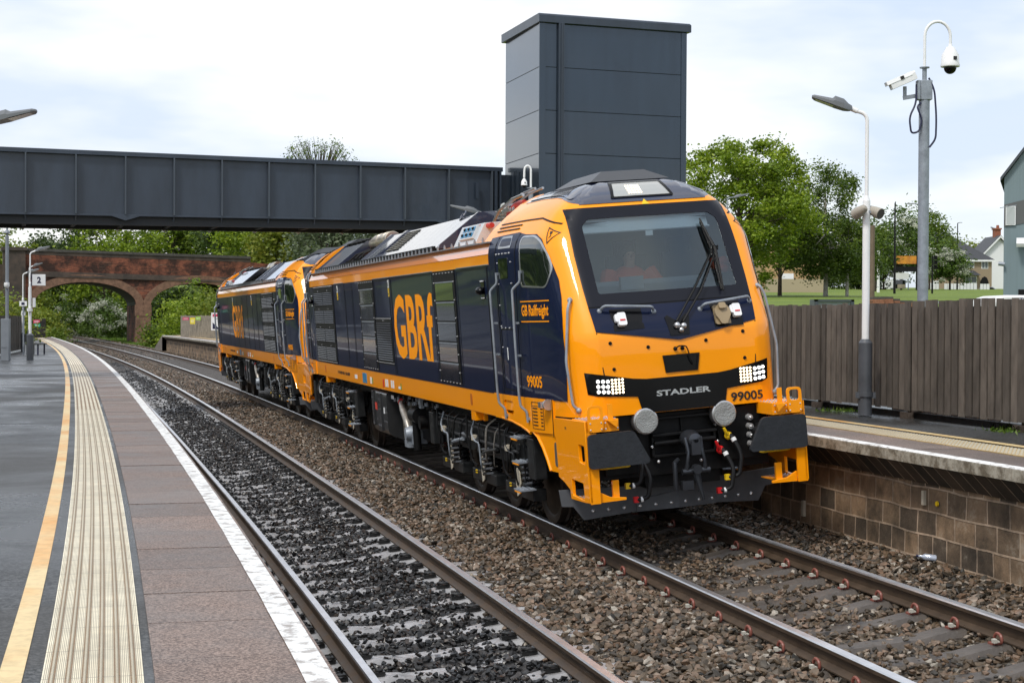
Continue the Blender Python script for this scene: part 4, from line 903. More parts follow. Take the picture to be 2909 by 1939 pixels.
    # end steps
    for sg in (-1, 1):
        for z in (1.10, .82, .50):
            b = MB(); b.bx(min(sg*1.14, sg*1.33), max(sg*1.14, sg*1.33), vc-2.42, vc-2.12, z, z+.015); b.bx(min(sg*1.315, sg*1.33), max(sg*1.315, sg*1.33), vc-2.40, vc-2.16, z-.018, z)
            o = b.build('bogie_step', yorange, root); t_ = MB()
            for i in range(6):
                for j in range(3): t_.sphere((sg*(1.18+j*.05), vc-2.39+i*.048, z+.018), .011, n=6)
            t_.bx(min(sg*1.14, sg*1.325), max(sg*1.14, sg*1.325), vc-2.415, vc-2.125, z+.006, z+.017)
            bpy.data.objects.remove(o); b2 = MB(); b2.v = b.v; b2.f = b.f; b2.m = b.m; n0 = len(b2.v); b2.v = b.v+t_.v; b2.f = b.f+[tuple(i+n0 for i in f_) for f_ in t_.f]; b2.m = [0]*len(b.f)+[1]*len(t_.f)
            b2.m = [1]*6+[0]*6+[1]*len(t_.f); b2.build('bogie_step', [yorange, galv], root)
    return root
def loco(label, M0, number, lay):
    root = empty('locomotive', label, 'locomotive', mat=M0, group='two orange and navy locomotives coupled on the far track')
    P = cab_parts(); put(P, root, Matrix.Identity(4)); put(P, root, Matrix.Translation((0, LT, 0)) @ Matrix.Rotation(math.pi, 4, 'Z'))
    v0, v1 = 2.85, LT-2.85
    fn = lambda sg, e=0: (lambda v, w_, d: (sg*(1.33+e+d), v, w_))
    prof = [(-1.33, 1.31), (-1.33, 3.2), (-1.33, 3.22), (-1.275, 3.355), (-1.22, 3.365), (-1.1, 3.40), (1.1, 3.40), (1.22, 3.365), (1.275, 3.355), (1.33, 3.22), (1.33, 3.2), (1.33, 1.31), (1.2, 1.28), (-1.2, 1.28)]
    b = MB(); b.loft([[(a, v, c) for a, c in prof] for v in (v0, v1)]); b.build('body', orange, root, smooth=0, bevel=.008)
    for s3 in (-1, 1): b = MB(); b.loft([[(s3*1.335, v, 3.222), (s3*1.281, v, 3.354), (s3*1.27, v, 3.345), (s3*1.32, v, 3.222)] for v in (v0, v1)]); b.build('cant_band', bandm, root, smooth=0)
    b = MB()
    for sg in (-1, 1): b.poly([(v0, 1.585), (v1, 1.585), (v1, 3.095), (v0, 3.095)], (), .006, fn(sg), 1.0)
    b.build('navy_side', navy, root, smooth=0)
    sg = -1
    # panel joints in the navy side, rain strip
    b = MB(); S = fn(sg, .006)
    for v in lay['joints']: b.poly([(v-.008, 1.60), (v+.008, 1.60), (v+.008, 3.08), (v-.008, 3.08)], (), .003, S)
    for (a, c, z0, z1) in lay['frames']:
        for q in ([(a, z0), (a+.014, z0), (a+.014, z1), (a, z1)], [(c-.014, z0), (c, z0), (c, z1), (c-.014, z1)], [(a, z1-.014), (c, z1-.014), (c, z1), (a, z1)]): b.poly(q, (), .003, S)
    b.build('panel_joint', blackm, root, smooth=0)
    b = MB()
    for (a, c) in lay['drip']: b.bx(-1.352, -1.33, a, c, 3.095, 3.105)
    b.bx(-1.345, -1.285, v0, v1, 3.352, 3.366); b.build('rain_strip', galv, root)
    # multi-pane dark panels
    for (a, c, z0, z1, rows_) in lay['windows']:
        f = MB(); f.poly([(a, z0), (c, z0), (c, z1), (a, z1)], (), .010, S); g = MB(); br = MB(); bt = MB(); h = (z1-z0-.02*(rows_+1)-.12)/rows_
        for k in range(rows_):
            zz = z0+.02+k*(h+.02); g.poly([(a+.10, zz), (c-.08, zz), (c-.08, zz+h-.02), (a+.10, zz+h-.02)], (), .004, fn(sg, .016)); br.bx(-1.352, -1.34, a+.09, c-.07, zz+h-.016, zz+h)
        n_ = 7
        for k in range(n_): bt.sphere((-1.352, a+.05+(c-a-.1)*k/(n_-1), z1-.03), .009, n=6); bt.sphere((-1.352, a+.05+(c-a-.1)*k/(n_-1), z0+.012), .009, n=6)
        for k in range(6): bt.sphere((-1.352, a+.03, z0+.15+(z1-z0-.3)*k/5), .010, n=6); bt.sphere((-1.352, c-.03, z0+.15+(z1-z0-.3)*k/5), .010, n=6)
        o = f.build('side_panel', blackm, root, smooth=0); g.build('dark_pane', MAT['dark pane'], o, smooth=0); br.build('cross_bar', galv, o); bt.build('bolts', bolt_m, o)
    # louvres
    for (a, c, z0, z1, nc, nr) in lay['louvres']:
        f = MB(); f.poly([(a, z0), (c, z0), (c, z1), (a, z1)], (), .008, S); sl = MB(); bt = MB(); cw = (c-a-.06)/nc; ch = (z1-z0-.08)/nr
        for i in range(nc):
            for j in range(nr):
                y0, zz = a+.03+i*cw, z0+.05+j*ch; hh = ch-(.05 if nr == 1 else .10)
                ns = int(hh/.034)
                for k in range(ns): sl.box((-1.349, y0+cw/2, zz+hh*(k+.5)/ns), (.016, cw-.05, .013), rot=Matrix.Rotation(.5, 3, 'Y'))
                bt.sphere((-1.35, y0+cw/2, zz+hh+.03), .009, n=6)
        n_ = int((c-a)/.09)
        for k in range(n_): bt.sphere((-1.348, a+.04+(c-a-.08)*k/(n_-1), z1-.02), .008, n=6); bt.sphere((-1.348, a+.04+(c-a-.08)*k/(n_-1), z0+.02), .008, n=6)
        o = f.build('louvre_panel', blackm, root, smooth=0); sl.build('slats', MAT['slat grey'], o, smooth=0); bt.build('bolts', bolt_m, o)
    for v in lay['stickers']:
        b = MB(); b.poly([(v-.05, 2.80), (v+.05, 2.80), (v+.05, 2.93), (v-.05, 2.93)], (), .003, S); o = b.build('warning_sticker', yelp, root, smooth=0)
        b = MB(); b.poly([(v-.05, 2.935), (v+.05, 2.935), (v+.05, 3.06), (v-.05, 3.06)], (), .003, S); b.build('upper_half', whitep, o, smooth=0)
        b = MB(); b.poly([(v-.02, 2.96), (v+.02, 2.96), (v, 3.03)], (), .003, fn(sg, .010)); b.poly([(v-.03, 2.84), (v+.03, 2.84), (v+.03, 2.85), (v-.03, 2.85)], (), .003, fn(sg, .010)); b.build('symbol', blackt, o, smooth=0)
    # lettering
    a, c = lay['gbrf']; text(root, 'GBRf', TL(fn(sg, .007)), -c, -a, 1.86, 2.82, decal_or, 'company_name', bold=.022)
    for v, w_, Rt, nm in ((0, 0, 0, 'cab_lettering'),):
        text(root, 'GB Railfreight', TL(FS(sg, .010)), -1.75, -1.0, 2.455, 2.615, decal_or, nm, bold=.022, depth=.001)
        b = MB()
        for z in (2.425, 2.645): b.poly([(1.77, z), (.98, z), (.98, z+.012), (1.77, z+.012)], (), .002, FS(sg, .012), .05)
        b.build('lettering_line', decal_or, root, smooth=0)
        text(root, number, TL(FS(sg, .010)), -1.72, -1.28, 1.71, 1.84, decal_or, 'running_number', bold=.02, depth=.001)
        text(root, number, lambda a_, b_, d: FF(.006)(a_, b_, d), .53, .90, 1.455, 1.55, blackt, 'running_number', bold=.02)
        text(root, 'STADLER', lambda a_, b_, d: FF(.010)(a_, b_, d), -.30, .30, 1.585, 1.645, MAT['chrome'], 'maker_name', bold=.03, depth=.008)
        text(root, 'STADLER', TL(lambda v_, w2, d: (-(1.21+d), v_, w2)), -.93, -.60, 1.305, 1.335, blackt, 'maker_name', bold=.02)
        text(root, '1', TL(FS(sg, .012)), -2.31, -2.285, 2.0, 2.14, whitep, 'cab_digit', bold=.02)
    b = MB()
    q = lambda v, w_, d: (-(side_u(v, 1.5)+.018+d), v, w_)
    for (a_, c_, z0, z1) in ((1.62, 1.28, 1.55, 1.555), (1.62, 1.28, 1.26, 1.265), (1.62, 1.612, 1.26, 1.555), (1.288, 1.28, 1.26, 1.555), (1.62, 1.28, 1.51, 1.514)): b.poly([(a_, z0), (c_, z0), (c_, z1), (a_, z1)], (), .002, q)
    for k in range(6): b.poly([(1.59, 1.48-.037*k), (1.46, 1.48-.037*k), (1.46, 1.492-.037*k), (1.59, 1.492-.037*k)], (), .002, q); b.poly([(1.37, 1.48-.037*k), (1.31, 1.48-.037*k), (1.31, 1.492-.037*k), (1.37, 1.492-.037*k)], (), .002, q)
    b.build('data_panel', blackt, root, smooth=0)
    text(root, '91 70 0099 '+number[2:]+'-1 GB-GBRF', TL(fn(sg, .003)), -15.0, -13.6, 1.42, 1.475, blackt, 'vehicle_number', bold=.01)
    for v, z, a_, h_, m_ in ((12.05, 1.44, .40, .17, bluew), (12.95, 1.43, .26, .07, whitep), (11.45, 1.42, .14, .11, whitep), (11.3, 1.42, .06, .10, MAT['green mark']), (10.30, 1.42, .10, .13, redp), (10.08, 1.43, .10, .12, whitep), (9.94, 1.43, .10, .12, whitep), (9.6, 1.43, .10, .12, whitep), (9.45, 1.43, .10, .12, whitep), (8.95, 1.40, .18, .04, whitep), (8.83, 1.42, .05, .10, MAT['green mark'])):
        b = MB(); b.poly([(v-a_/2, z-h_/2), (v+a_/2, z-h_/2), (v+a_/2, z+h_/2), (v-a_/2, z+h_/2)], (), .003, fn(sg, .0)); b.build('label_plate', m_, root, smooth=0)
    # lifting brackets
    for v in (4.25, LT-4.25):
        for s2 in (-1, 1):
            b = MB(); b.box((s2*1.25, v, 1.27), (.15, .20, .16)); b.box((s2*1.20, v-.12, 1.24), (.05, .10, .12)); o = b.build('lifting_bracket', orange, root, bevel=.006)
            b = MB(); b.poly(rounded([(v-.05, 1.38), (v+.05, 1.38), (v+.05, 1.53), (v-.05, 1.53)], .05), (), .004, fn(s2, .001)); b.build('lifting_hole', MAT['deep orange'], o, smooth=0)
    # camera pods
    for v in (3.2, LT-3.2):
        b = MB(); b.sphere((-1.38, v, 2.80), .055, (1, 1.5, .9)); b.bx(-1.345, -1.33, v-.08, v+.08, 2.70, 2.92); o = b.build('side_camera', blackg, root)
        b = MB()
        for z in (2.71, 2.91):
            for k in range(3): b.sphere((-1.35, v-.05+.05*k, z), .012, n=6)
        b.build('bolts', bolt_m, o)
    # ---- roof equipment
    def hatch(a, c, m_, nm='roof_hatch', hl=.62, top=3.84, bot=3.44):
        b = MB(); b.loft([[(-1.20, v, bot-.02), (-1.17, v, bot), (-hl, v, top), (hl, v, top), (1.17, v, bot), (1.20, v, bot-.02)] for v in (a, c)]); return b.build(nm, m_, root, smooth=0, bevel=.012)
    for (a, c, m_) in lay['hatches']:
        o = hatch(a, c, m_); f = MB()
        for v in (a-.02, c-.05): f.loft([[(-1.225, y, 3.40), (-1.20, y, 3.46), (-.63, y, 3.865), (.63, y, 3.865), (1.20, y, 3.46), (1.225, y, 3.40)] for y in (v, v+.07)])
        f.build('hatch_frame', navyroof, o, smooth=0)
        n_ = int((c-a)/.42); sm = MB()
        for k in range(1, n_): v = a+(c-a)*k/n_; sm.add([(-1.16, v, 3.452), (-1.16, v+.012, 3.452), (-.64, v+.012, 3.832), (-.64, v, 3.832)], [(0, 1, 2, 3)])
        if n_ > 1:
            for i in range(len(sm.v)): x, y, z = sm.v[i]; sm.v[i] = (x-.006, y, z+.008)
            sm.build('hatch_seam', MAT['seam grey'], o, smooth=0)
    def on_slope(t, off): # point on the left slope, t 0 bottom .. 1 top
        return (-1.17+.55*t-off*.59, 3.44+.40*t+off*.81)
    for (a, c, t0_, t1_) in lay['grilles']:
        b = MB(); n_ = 9; x0, z0 = on_slope(t0_, .012); x1, z1 = on_slope(t1_, .012)
        for half in ((a, (a+c)/2-.03), ((a+c)/2+.03, c)):
            for k in range(n_): t = t0_+(t1_-t0_)*(k+.5)/n_; x, z = on_slope(t, .012); b.box((x, (half[0]+half[1])/2, z), (.035, half[1]-half[0], .006), rot=Matrix.Rotation(-.3, 3, 'Y'))
        fr = MB(); xa, za = on_slope(t0_, .006); xb, zb = on_slope(t1_, .006); fr.add([(xa, a-.03, za), (xa, c+.03, za), (xb, c+.03, zb), (xb, a-.03, zb)], [(0, 1, 2, 3)])
        o = fr.build('roof_grille', blackm, root, smooth=0); b.build('slats', MAT['tan grey'], o, smooth=0)
    # bolted ledge with scalloped brackets
    b = MB(); v = 3.4; c_ = MB()
    while v < v1-.2:
        b.cyl((-1.245, v, 3.365), (-1.245, v, 3.41), .016, n=6); b.cyl((-1.245, v, 3.41), (-1.245, v, 3.43), .010, n=6); v += .42 if v < 6.2 else .26
    b.build('roof_bolt', galv, root)
    b = MB(); b.bx(-1.235, -1.19, 6.3, v1-.3, 3.37, 3.45); v = 6.4
    while v < v1-.4: c_.sphere((-1.225, v, 3.415), .045, (.6, 1, .8), n=8); v += .26
    o = b.build('roof_ledge', blackm, root); c_.build('ledge_scallop', blackg, o)
    # front well: insulator, pantograph arms, hoses, white box
    for vc, dirn in ((lay['well'], 1),):
        b = MB(); b.bx(-1.18, -.95, vc+.2, vc+.9, 3.38, 3.40); W_ = [(-1.16, 3.40), (-.98, 3.66)]
        b = MB(); b.add([(-1.16, vc-.85, 3.39), (-1.16, vc+.35, 3.39), (-1.02, vc+.35, 3.64), (-1.02, vc-.85, 3.64), (-.80, vc-.85, 3.64), (-.80, vc+.35, 3.64), (-.8, vc+.35, 3.39), (-.8, vc-.85, 3.39)], [(0, 1, 2, 3), (3, 2, 5, 4), (1, 6, 5, 2), (0, 3, 4, 7), (4, 5, 6, 7)])
        o = b.build('equipment_box', silverbox, root, smooth=0, bevel=.006); pn = MB(); nx = Vector((-.87, 0, .49))
        def face(v_, t, off): p = Vector((-1.16+.14*t, v_, 3.39+.25*t))+nx*off; return tuple(p)
        pn.add([face(vc-.68, .25, .03), face(vc+.08, .25, .03), face(vc+.08, .9, .03), face(vc-.68, .9, .03), face(vc-.68, .25, 0), face(vc+.08, .25, 0), face(vc+.08, .9, 0), face(vc-.68, .9, 0)], [(0, 1, 2, 3), (0, 4, 5, 1), (1, 5, 6, 2), (2, 6, 7, 3), (3, 7, 4, 0)]); o2 = pn.build('window_panel', silverbox, o, smooth=0)
        bw = MB(); kn = MB()
        for i in range(3):
            for j in range(2):
                y0, t0_ = vc-.63+i*.225, .32+j*.28; bw.add([face(y0, t0_, .034), face(y0+.19, t0_, .034), face(y0+.19, t0_+.23, .034), face(y0, t0_+.23, .034)], [(0, 1, 2, 3)]); kn.sphere(face(y0+.095, t0_+.115, .036), .022, n=8)
        bpy.data.objects.remove(o2); pn.f += [tuple(i+len(pn.v) for i in f_) for f_ in bw.f]; pn.m = [0]*(len(pn.f)-len(bw.f))+[1]*len(bw.f); pn.v += bw.v
        n0 = len(pn.v); pn.v += kn.v; pn.f += [tuple(i+n0 for i in f_) for f_ in kn.f]; pn.m += [2]*len(kn.f); pn.build('window_panel', [silverbox, bluew, blackm], o, smooth=0)
        b = MB(); pr_ = [(.05, 0)]
        for k in range(8): pr_ += [(.075, .02+k*.045), (.135, .032+k*.045), (.075, .044+k*.045)]
        b.lathe((-.50, vc+.10, 3.46), pr_+[(.05, .40), (.04, .44), (.001, .46)], 'z', 18); b.build('insulator', MAT['insulator grey'], root)
        b = MB()
        for du in (0, .10): b.tube([(-.52+du, vc+.3, 3.60), (-.52+du, vc+.1, 3.76), (-.5+du, vc-.2, 3.89), (-.48+du, vc-.7, 3.97), (-.46+du, vc-1.3, 4.0)], .016, 6)
        b.tube([(-.75, vc+.0, 3.55), (-.7, vc-.4, 3.80), (-.66, vc-.9, 3.90), (-.62, vc-1.3, 3.93)], .022, 6); b.tube([(-.35, vc-.2, 3.7), (-.3, vc-.9, 3.86), (-.3, vc-1.4, 3.9)], .022, 6)
        b.lathe((-.6, vc-.9, 3.78), [(.05, -.02), (.06, -.02), (.06, .02), (.05, .02)], 'y', 14); b.box((-.55, vc-.7, 3.78), (.3, .3, .05)); b.box((-.4, vc-.5, 3.86), (.5, .05, .03))
        b.build('pantograph_arm', steel, root)
        b = MB(); b.tube(arc_path([(-.95, vc-.95, 3.60), (-1.02, vc-.62, 3.60), (-1.03, vc-.5, 3.52), (-1.02, vc-.5, 3.42)], .06), .035, 10); b.tube(arc_path([(-.62, vc-.55, 3.60), (-.62, vc-.62, 3.74), (-.60, vc-.9, 3.83), (-.55, vc-1.1, 3.83)], .08), .05, 10); b.build('red_hose', MAT['hose red'], root)
        b = MB(); b.lathe((-.15, vc+2.7, 3.84), [(.16, 0), (.14, .06), (.10, .075), (.001, .08)], 'z', 18); b.tube([(-.62+.045*math.cos(k*.5), vc+1.95+.07*math.sin(k*.5), 3.87+.06*math.sin(k*.5+1.57)) for k in range(13)], .012, 6); b.build('roof_cap', navyroof, root)
    if lay['cyl']:
        v = lay['cyl']; b = MB(); b.lathe((-.52, v, 3.79), [(.06, -.15), (.13, -.02), (.15, 0), (.15, .28), (.156, .285), (.156, .31), (.15, .315), (.15, .85), (.156, .855), (.156, .9), (.15, .905), (.15, 1.35), (.10, 1.9), (.06, 2.2)], 'y', 26); o = b.build('exhaust_silencer', heatm, root)
        b = MB(); b.lathe((-.52, v-.16, 3.79), [(.03, 0), (.09, 0), (.10, .03), (.14, .13)], 'y', 20); b.build('silencer_end', MAT['rust dark'], o)
    b = MB(); r = random.Random(5)
    for (a, c) in lay['clutter']:
        for k in range(26):
            v = r.uniform(a, c); u = r.uniform(-1.12, -.45); z = 3.42+max(0, (u+1.1))*r.uniform(.2, .6); b.box((u, v, z), (r.uniform(.05, .2), r.uniform(.05, .3), r.uniform(.03, .10)), rot=Matrix.Rotation(r.uniform(-.4, .4), 3, 'Z'))
        for k in range(5): v = r.uniform(a, c); b.tube([(-1.1, v, 3.45), (-.9, v+.1, 3.6), (-.6, v+.1, 3.7)], .02, 6)
        b.bx(-1.17, -1.02, a+.1, c-.1, 3.42, 3.47)
    b.build('roof_fittings', blackm, root, smooth=0)
    b = MB()
    for u in (-.55, -.35): b.tube([(u, v1-5, 3.86), (u+.02, v1-3, 3.90), (u, v1-.5, 3.90)], .018, 6)
    for k in range(9): b.box((-.45, v1-4.8+k*.5, 3.88), (.26, .04, .05))
    b.build('roof_conduit', blackm, root)
    # orange end returns of the rear roof
    for (v, s3) in ((v1-.35, 1), (v0+.02, -1)):
        b = MB(); pts = [(-1.29, 3.36), (-1.17, 3.50), (-.98, 3.66), (-.80, 3.79), (-.60, 3.88), (-.60, 3.83), (-.90, 3.63), (-1.10, 3.44), (-1.22, 3.36)]
        b.loft([[(a_, y, c_) for a_, c_ in pts] for y in (v, v+.33)]); b.build('roof_return', orange, root, smooth=0)
        b = MB(); b.loft([[(-a_, y, c_) for a_, c_ in pts] for y in (v, v+.33)]); b.build('roof_return', orange, root, smooth=0)
    # ---- underframe
    b = MB(); b.bx(-1.05, 1.05, 2.6, LT-2.6, 1.12, 1.30); b.bx(-.8, .8, 2.0, 3.0, 1.0, 1.3); b.build('underframe', blackm, root)
    bogie(root, 4.62); bogie(root, LT-4.42 if False else 16.38)
    b = MB()
    for sg2 in (-1, 1): pass
    b.poly(rounded([(-1.28, 1.26), (-1.28, .58), (-1.05, .46), (1.05, .46), (1.28, .58), (1.28, 1.26)], .08), (), 1.30, lambda a_, c_, d: (a_, 10.45+d, c_)); o = b.build('fuel_tank', MAT['tank black'], root, bevel=.01)
    b = MB(); b.bx(-1.30, -1.27, 10.9, 11.2, .60, 1.22); b.bx(-1.30, -1.27, 11.55, 11.72, .66, 1.24); b.build('tank_strap', MAT['tank black'], o, bevel=.006)
    b = MB(); b.poly([(11.30, .93), (11.48, .93), (11.48, 1.05), (11.30, 1.05)], (), .004, lambda v, w_, d: (-(1.285+d), v, w_)); b.build('red_label', MAT['label red'], o, smooth=0)
    b = MB(); b.poly([(10.62, .90), (10.72, .90), (10.72, 1.0), (10.62, 1.0)], (), .004, lambda v, w_, d: (-(1.285+d), v, w_)); b.poly([(10.2, 1.15), (10.42, 1.15), (10.42, 1.21), (10.2, 1.21)], (), .004, lambda v, w_, d: (-(1.2+d), v, w_)); b.build('white_label', whitep, o, smooth=0)
    b = MB()
    for k in range(26): b.bx(-1.10, -.6, 9.3, 10.1, .52+k*.026, .53+k*.026)
    b.bx(-1.0, 1.0, 9.3, 10.2, .52, 1.22); b.build('cooler', MAT['tan grey'], root, smooth=0)
    b = MB(); b.tube(arc_path([(-1.12, 10.1, 1.13), (-1.16, 9.75, 1.12), (-1.2, 9.5, 1.02), (-1.2, 9.25, .85), (-1.19, 9.15, .70)], .1), .055, 12); o = b.build('exhaust_pipe', MAT['pipe dull'], root)
    b = MB(); b.cyl((-1.155, 9.78, 1.125), (-1.165, 9.72, 1.12), .062); b.build('red_ring', redp, o)
    b = MB(); b.lathe((-1.2, 9.0, .68), [(.02, -.12), (.11, -.11), (.14, -.03), (.14, .06), (.10, .10), (.02, .12)], 'x', 18); b.v = [(-1.19+(x+1.2)*.9, 9+(y-9)*.85, .68+(z-.68)*.85) for x, y, z in b.v]; b.box((-1.1, 8.95, .62), (.22, .25, .2)); b.box((-1.16, 9.1, .52), (.2, .3, .1)); b.build('compressor', galv, root)
    b = MB(); b.cyl((-1.15, 8.45, .98), (-1.15, 8.85, .98), .12, n=18); b.cyl((-1.17, 8.7, .45), (-1.17, 8.7, .95), .06); b.cyl((-1.1, 8.2, .9), (-1.22, 8.2, .9), .10); b.bx(-1.05, 1.05, 8.0, 9.2, .6, 1.1)
    for k in range(8): r = random.Random(k); y = 7.2+k*.36; b.tube([(-1.15, y, 1.18), (-1.18, y+.2, 1.12), (-1.12, y+.35, 1.2)], .016, 6); b.box((-1.15, y+.1, 1.2), (.08, .12, .08))
    b.build('air_equipment', blackm, root)
    b = MB()
    for k in range(14): r = random.Random(40+k); y = 6.8+r.uniform(0, 3.4); b.box((-1.2, y, 1.2+r.uniform(-.06, .05)), (.03, .04, .05)); 
    b.box((-1.2, 8.05, 1.2), (.05, .14, .15)); b.build('pipe_fittings', galv, root)
    return root
mat('dark pane', (.006, .010, .022), .1, coat=.6); mat('slat grey', (.012, .013, .017), .4, coat=.2); mat('chrome', (.62, .64, .66), .25, .9); mat('green mark', (.03, .25, .05), .5)
mat('deep orange', (.45, .10, .002), .5); mat('seam grey', (.25, .27, .30), .4); mat('tan grey', (.24, .22, .17), .5, .2); mat('insulator grey', (.36, .36, .34), .25, coat=.5)
mat('hose red', (.48, .04, .03), .4, var=.2); mat('rust dark', (.12, .07, .05), .6); mat('tank black', (.022, .023, .025), .32, coat=.3, var=.2, vscale=3); mat('label red', (.55, .05, .03), .5)
hz, dk = hazed, mat('radiator dark', (.045, .05, .058), .35, coat=.4, var=.3, vscale=10)
LAY1 = dict(joints=(2.95, 4.62, 5.95, 9.05, 9.15, 10.50, 11.95, 12.7, 13.5, 14.8, 17.45), frames=((2.98, 4.55, 1.62, 3.07), (6.02, 9.0, 1.62, 3.07), (9.2, 10.45, 2.5, 3.07), (12.6, 13.45, 1.72, 2.98)), drip=((2.9, 4.5), (6.0, 9.0), (9.1, 10.5), (13.6, 14.6)),
    windows=((4.66, 5.88, 1.62, 3.09, 5), (10.54, 11.88, 1.62, 3.09, 5)), louvres=((9.14, 10.48, 1.74, 2.48, 1, 1), (14.85, 17.35, 1.60, 3.09, 2, 4)), stickers=(9.22, 14.30), gbrf=(6.12, 8.95),
    hatches=((6.0, 10.9, hz), (11.0, 12.3, hz), (14.7, 17.4, dk)), grilles=((9.7, 10.7, .2, .95),), well=5.0, cyl=12.75, clutter=((12.4, 14.6),))
LAY2 = dict(joints=(2.95, 5.9, 7.0, 8.1, 9.3, 10.6, 12.0, 13.4, 14.6, 17.6), frames=((6.0, 7.0, 1.62, 3.07), (7.1, 8.05, 1.62, 3.07), (9.35, 10.5, 1.62, 3.07)), drip=((6.0, 8.0), (9.0, 17.8)),
    windows=(), louvres=((3.5, 5.8, 1.60, 3.09, 2, 4),), stickers=(8.2, 13.2), gbrf=(10.6, 13.5),
    hatches=((3.6, 6.4, hz), (6.9, 8.0, hz), (11.2, 16.3, hz)), grilles=(), well=17.0, cyl=8.2, clutter=((8.1, 11.0),))
def pose(sA, c=C2):
    p = Vector(W(sA+4.5, TS)); q = Vector(W(sA+16.5, TS)); d = (q-p).normalized(); Rt = Vector((d.y, -d.x, 0)); U = Vector((0, 0, 1))
    Rr = Rt*math.cos(c)+U*math.sin(c); Ur = U*math.cos(c)-Rt*math.sin(c); O = p-d*4.5+Vector((0, 0, TDZ))
    return Matrix(((Rr.x, d.x, Ur.x, O.x), (Rr.y, d.y, Ur.y, O.y), (Rr.z, d.z, Ur.z, O.z), (0, 0, 0, 1)))
SB = 8.02
M1 = pose(SB); M2 = pose(SB+20.75)
loco('leading orange and navy locomotive 99005 with lit headlights', M1, '99005', LAY1)
loco('second orange and navy locomotive 99006 coupled behind the leading one', M2, '99006', LAY2)
# driver in the leading cab
skin_m = mat('skin', (.45, .26, .19), .5); vest = mat('orange jacket', (.50, .085, .035), .6); hair_m = mat('dark hair', (.02, .015, .012), .6)
def person_seated():
    J = {'pel': (0, 0, 0), 'bel': (0, -.02, .18), 'che': (0, -.03, .38), 'nek': (0, -.04, .54), 'he0': (0, -.06, .62), 'he1': (0, -.06, .72), 'he2': (0, -.05, .79)}
    R_ = {'pel': (.16, .13), 'bel': (.15, .12), 'che': (.17, .12), 'nek': (.06, .06), 'he0': (.062, .075), 'he1': (.076, .09), 'he2': (.06, .075)}
    E_ = [('pel', 'bel'), ('bel', 'che'), ('che', 'nek'), ('nek', 'he0'), ('he0', 'he1'), ('he1', 'he2')]
    for sg, n in ((-1, 'l'), (1, 'r')):
        J.update({n+'sh': (sg*.18, -.02, .46), n+'el': (sg*.27, -.14, .22), n+'wr': (sg*.20, -.38, .16), n+'pa': (sg*.19, -.45, .16), n+'hi': (sg*.10, -.08, -.02), n+'kn': (sg*.14, -.46, .0), n+'an': (sg*.14, -.50, -.40), n+'to': (sg*.14, -.64, -.44)})
        R_.update({n+'sh': (.075, .075), n+'el': (.05, .05), n+'wr': (.032, .028), n+'pa': (.04, .02), n+'hi': (.09, .09), n+'kn': (.07, .07), n+'an': (.05, .05), n+'to': (.045, .035)})
        E_ += [('che', n+'sh'), (n+'sh', n+'el'), (n+'el', n+'wr'), (n+'wr', n+'pa'), ('pel', n+'hi'), (n+'hi', n+'kn'), (n+'kn', n+'an'), (n+'an', n+'to')]
        for k in range(4):
            a = n+'f%d' % k; J[a] = (sg*.19+(k-1.5)*.021, -.50-.008*(1.5-abs(k-1.5)), .155); J[a+'t'] = (sg*.19+(k-1.5)*.023, -.535-.01*(1.5-abs(k-1.5)), .13); R_[a] = (.011, .011); R_[a+'t'] = (.009, .009); E_ += [(n+'pa', a), (a, a+'t')]
        a = n+'th'; J[a] = (sg*.15, -.43, .15); J[a+'t'] = (sg*.135, -.47, .14); R_[a] = (.012, .012); R_[a+'t'] = (.010, .010); E_ += [(n+'pa', a), (a, a+'t')]
    ks = list(J); me = bpy.data.meshes.new('person'); me.from_pydata([J[k] for k in ks], [(ks.index(a), ks.index(b_)) for a, b_ in E_], []); o = bpy.data.objects.new('person', me); col.objects.link(o)
    sk = o.modifiers.new('skin', 'SKIN'); me.skin_vertices or None
    for i, k in enumerate(ks): me.skin_vertices[0].data[i].radius = R_[k]
    me.skin_vertices[0].data[0].use_root = True
    o.modifiers.new('sub', 'SUBSURF').levels = 2; o.modifiers['sub'].render_levels = 2; me.materials.append(skin_m); return o
try:
    p = person_seated(); p.matrix_world = M1 @ Matrix.Translation((-.06, 1.62, 2.37)) ; tag(p, 'driver in an orange jacket seated behind the windscreen', 'person')
    b = MB(); b.lathe((0, -.02, .05), [(.16, 0), (.18, .1), (.20, .3), (.21, .40), (.14, .50), (.07, .54)], 'z', 16); b.v = [(x*1.12, y*.8, z) for x, y, z in b.v]
    for sg in (-1, 1): b.tube([(sg*.22, -.02, .50), (sg*.33, -.15, .30), (sg*.24, -.34, .22)], [.11, .085, .06], 10)
    b.build('jacket', vest, p)
    b = MB(); b.sphere((0, -.035, .75), .10, (.86, 1.0, 1.0)); b.v = [q for q in b.v]; b.build('hair', hair_m, p)
    b = MB(); b.sphere((-.03, -.142, .715), .010); b.sphere((.03, -.142, .715), .010); b.sphere((0, -.155, .69), .014, (.8, 1.2, 1.5)); b.box((0, -.145, .655), (.05, .01, .008)); b.build('face', mat('face dark', (.20, .10, .08), .5), p)
except Exception as e: print('person failed', e)
b = MB(); r = random.Random(2)
for k in range(9): b.sphere((r.uniform(-.1, .1), r.uniform(-.05, .05), r.uniform(-.02, .10)), .06, (1.2, .7, .8), n=8)
o = b.build('jacket', vest); o.matrix_world = M1 @ Matrix.Translation((.80, .92, 2.87)); tag(o, 'crumpled orange jacket lying at the right of the driving desk', 'jacket')
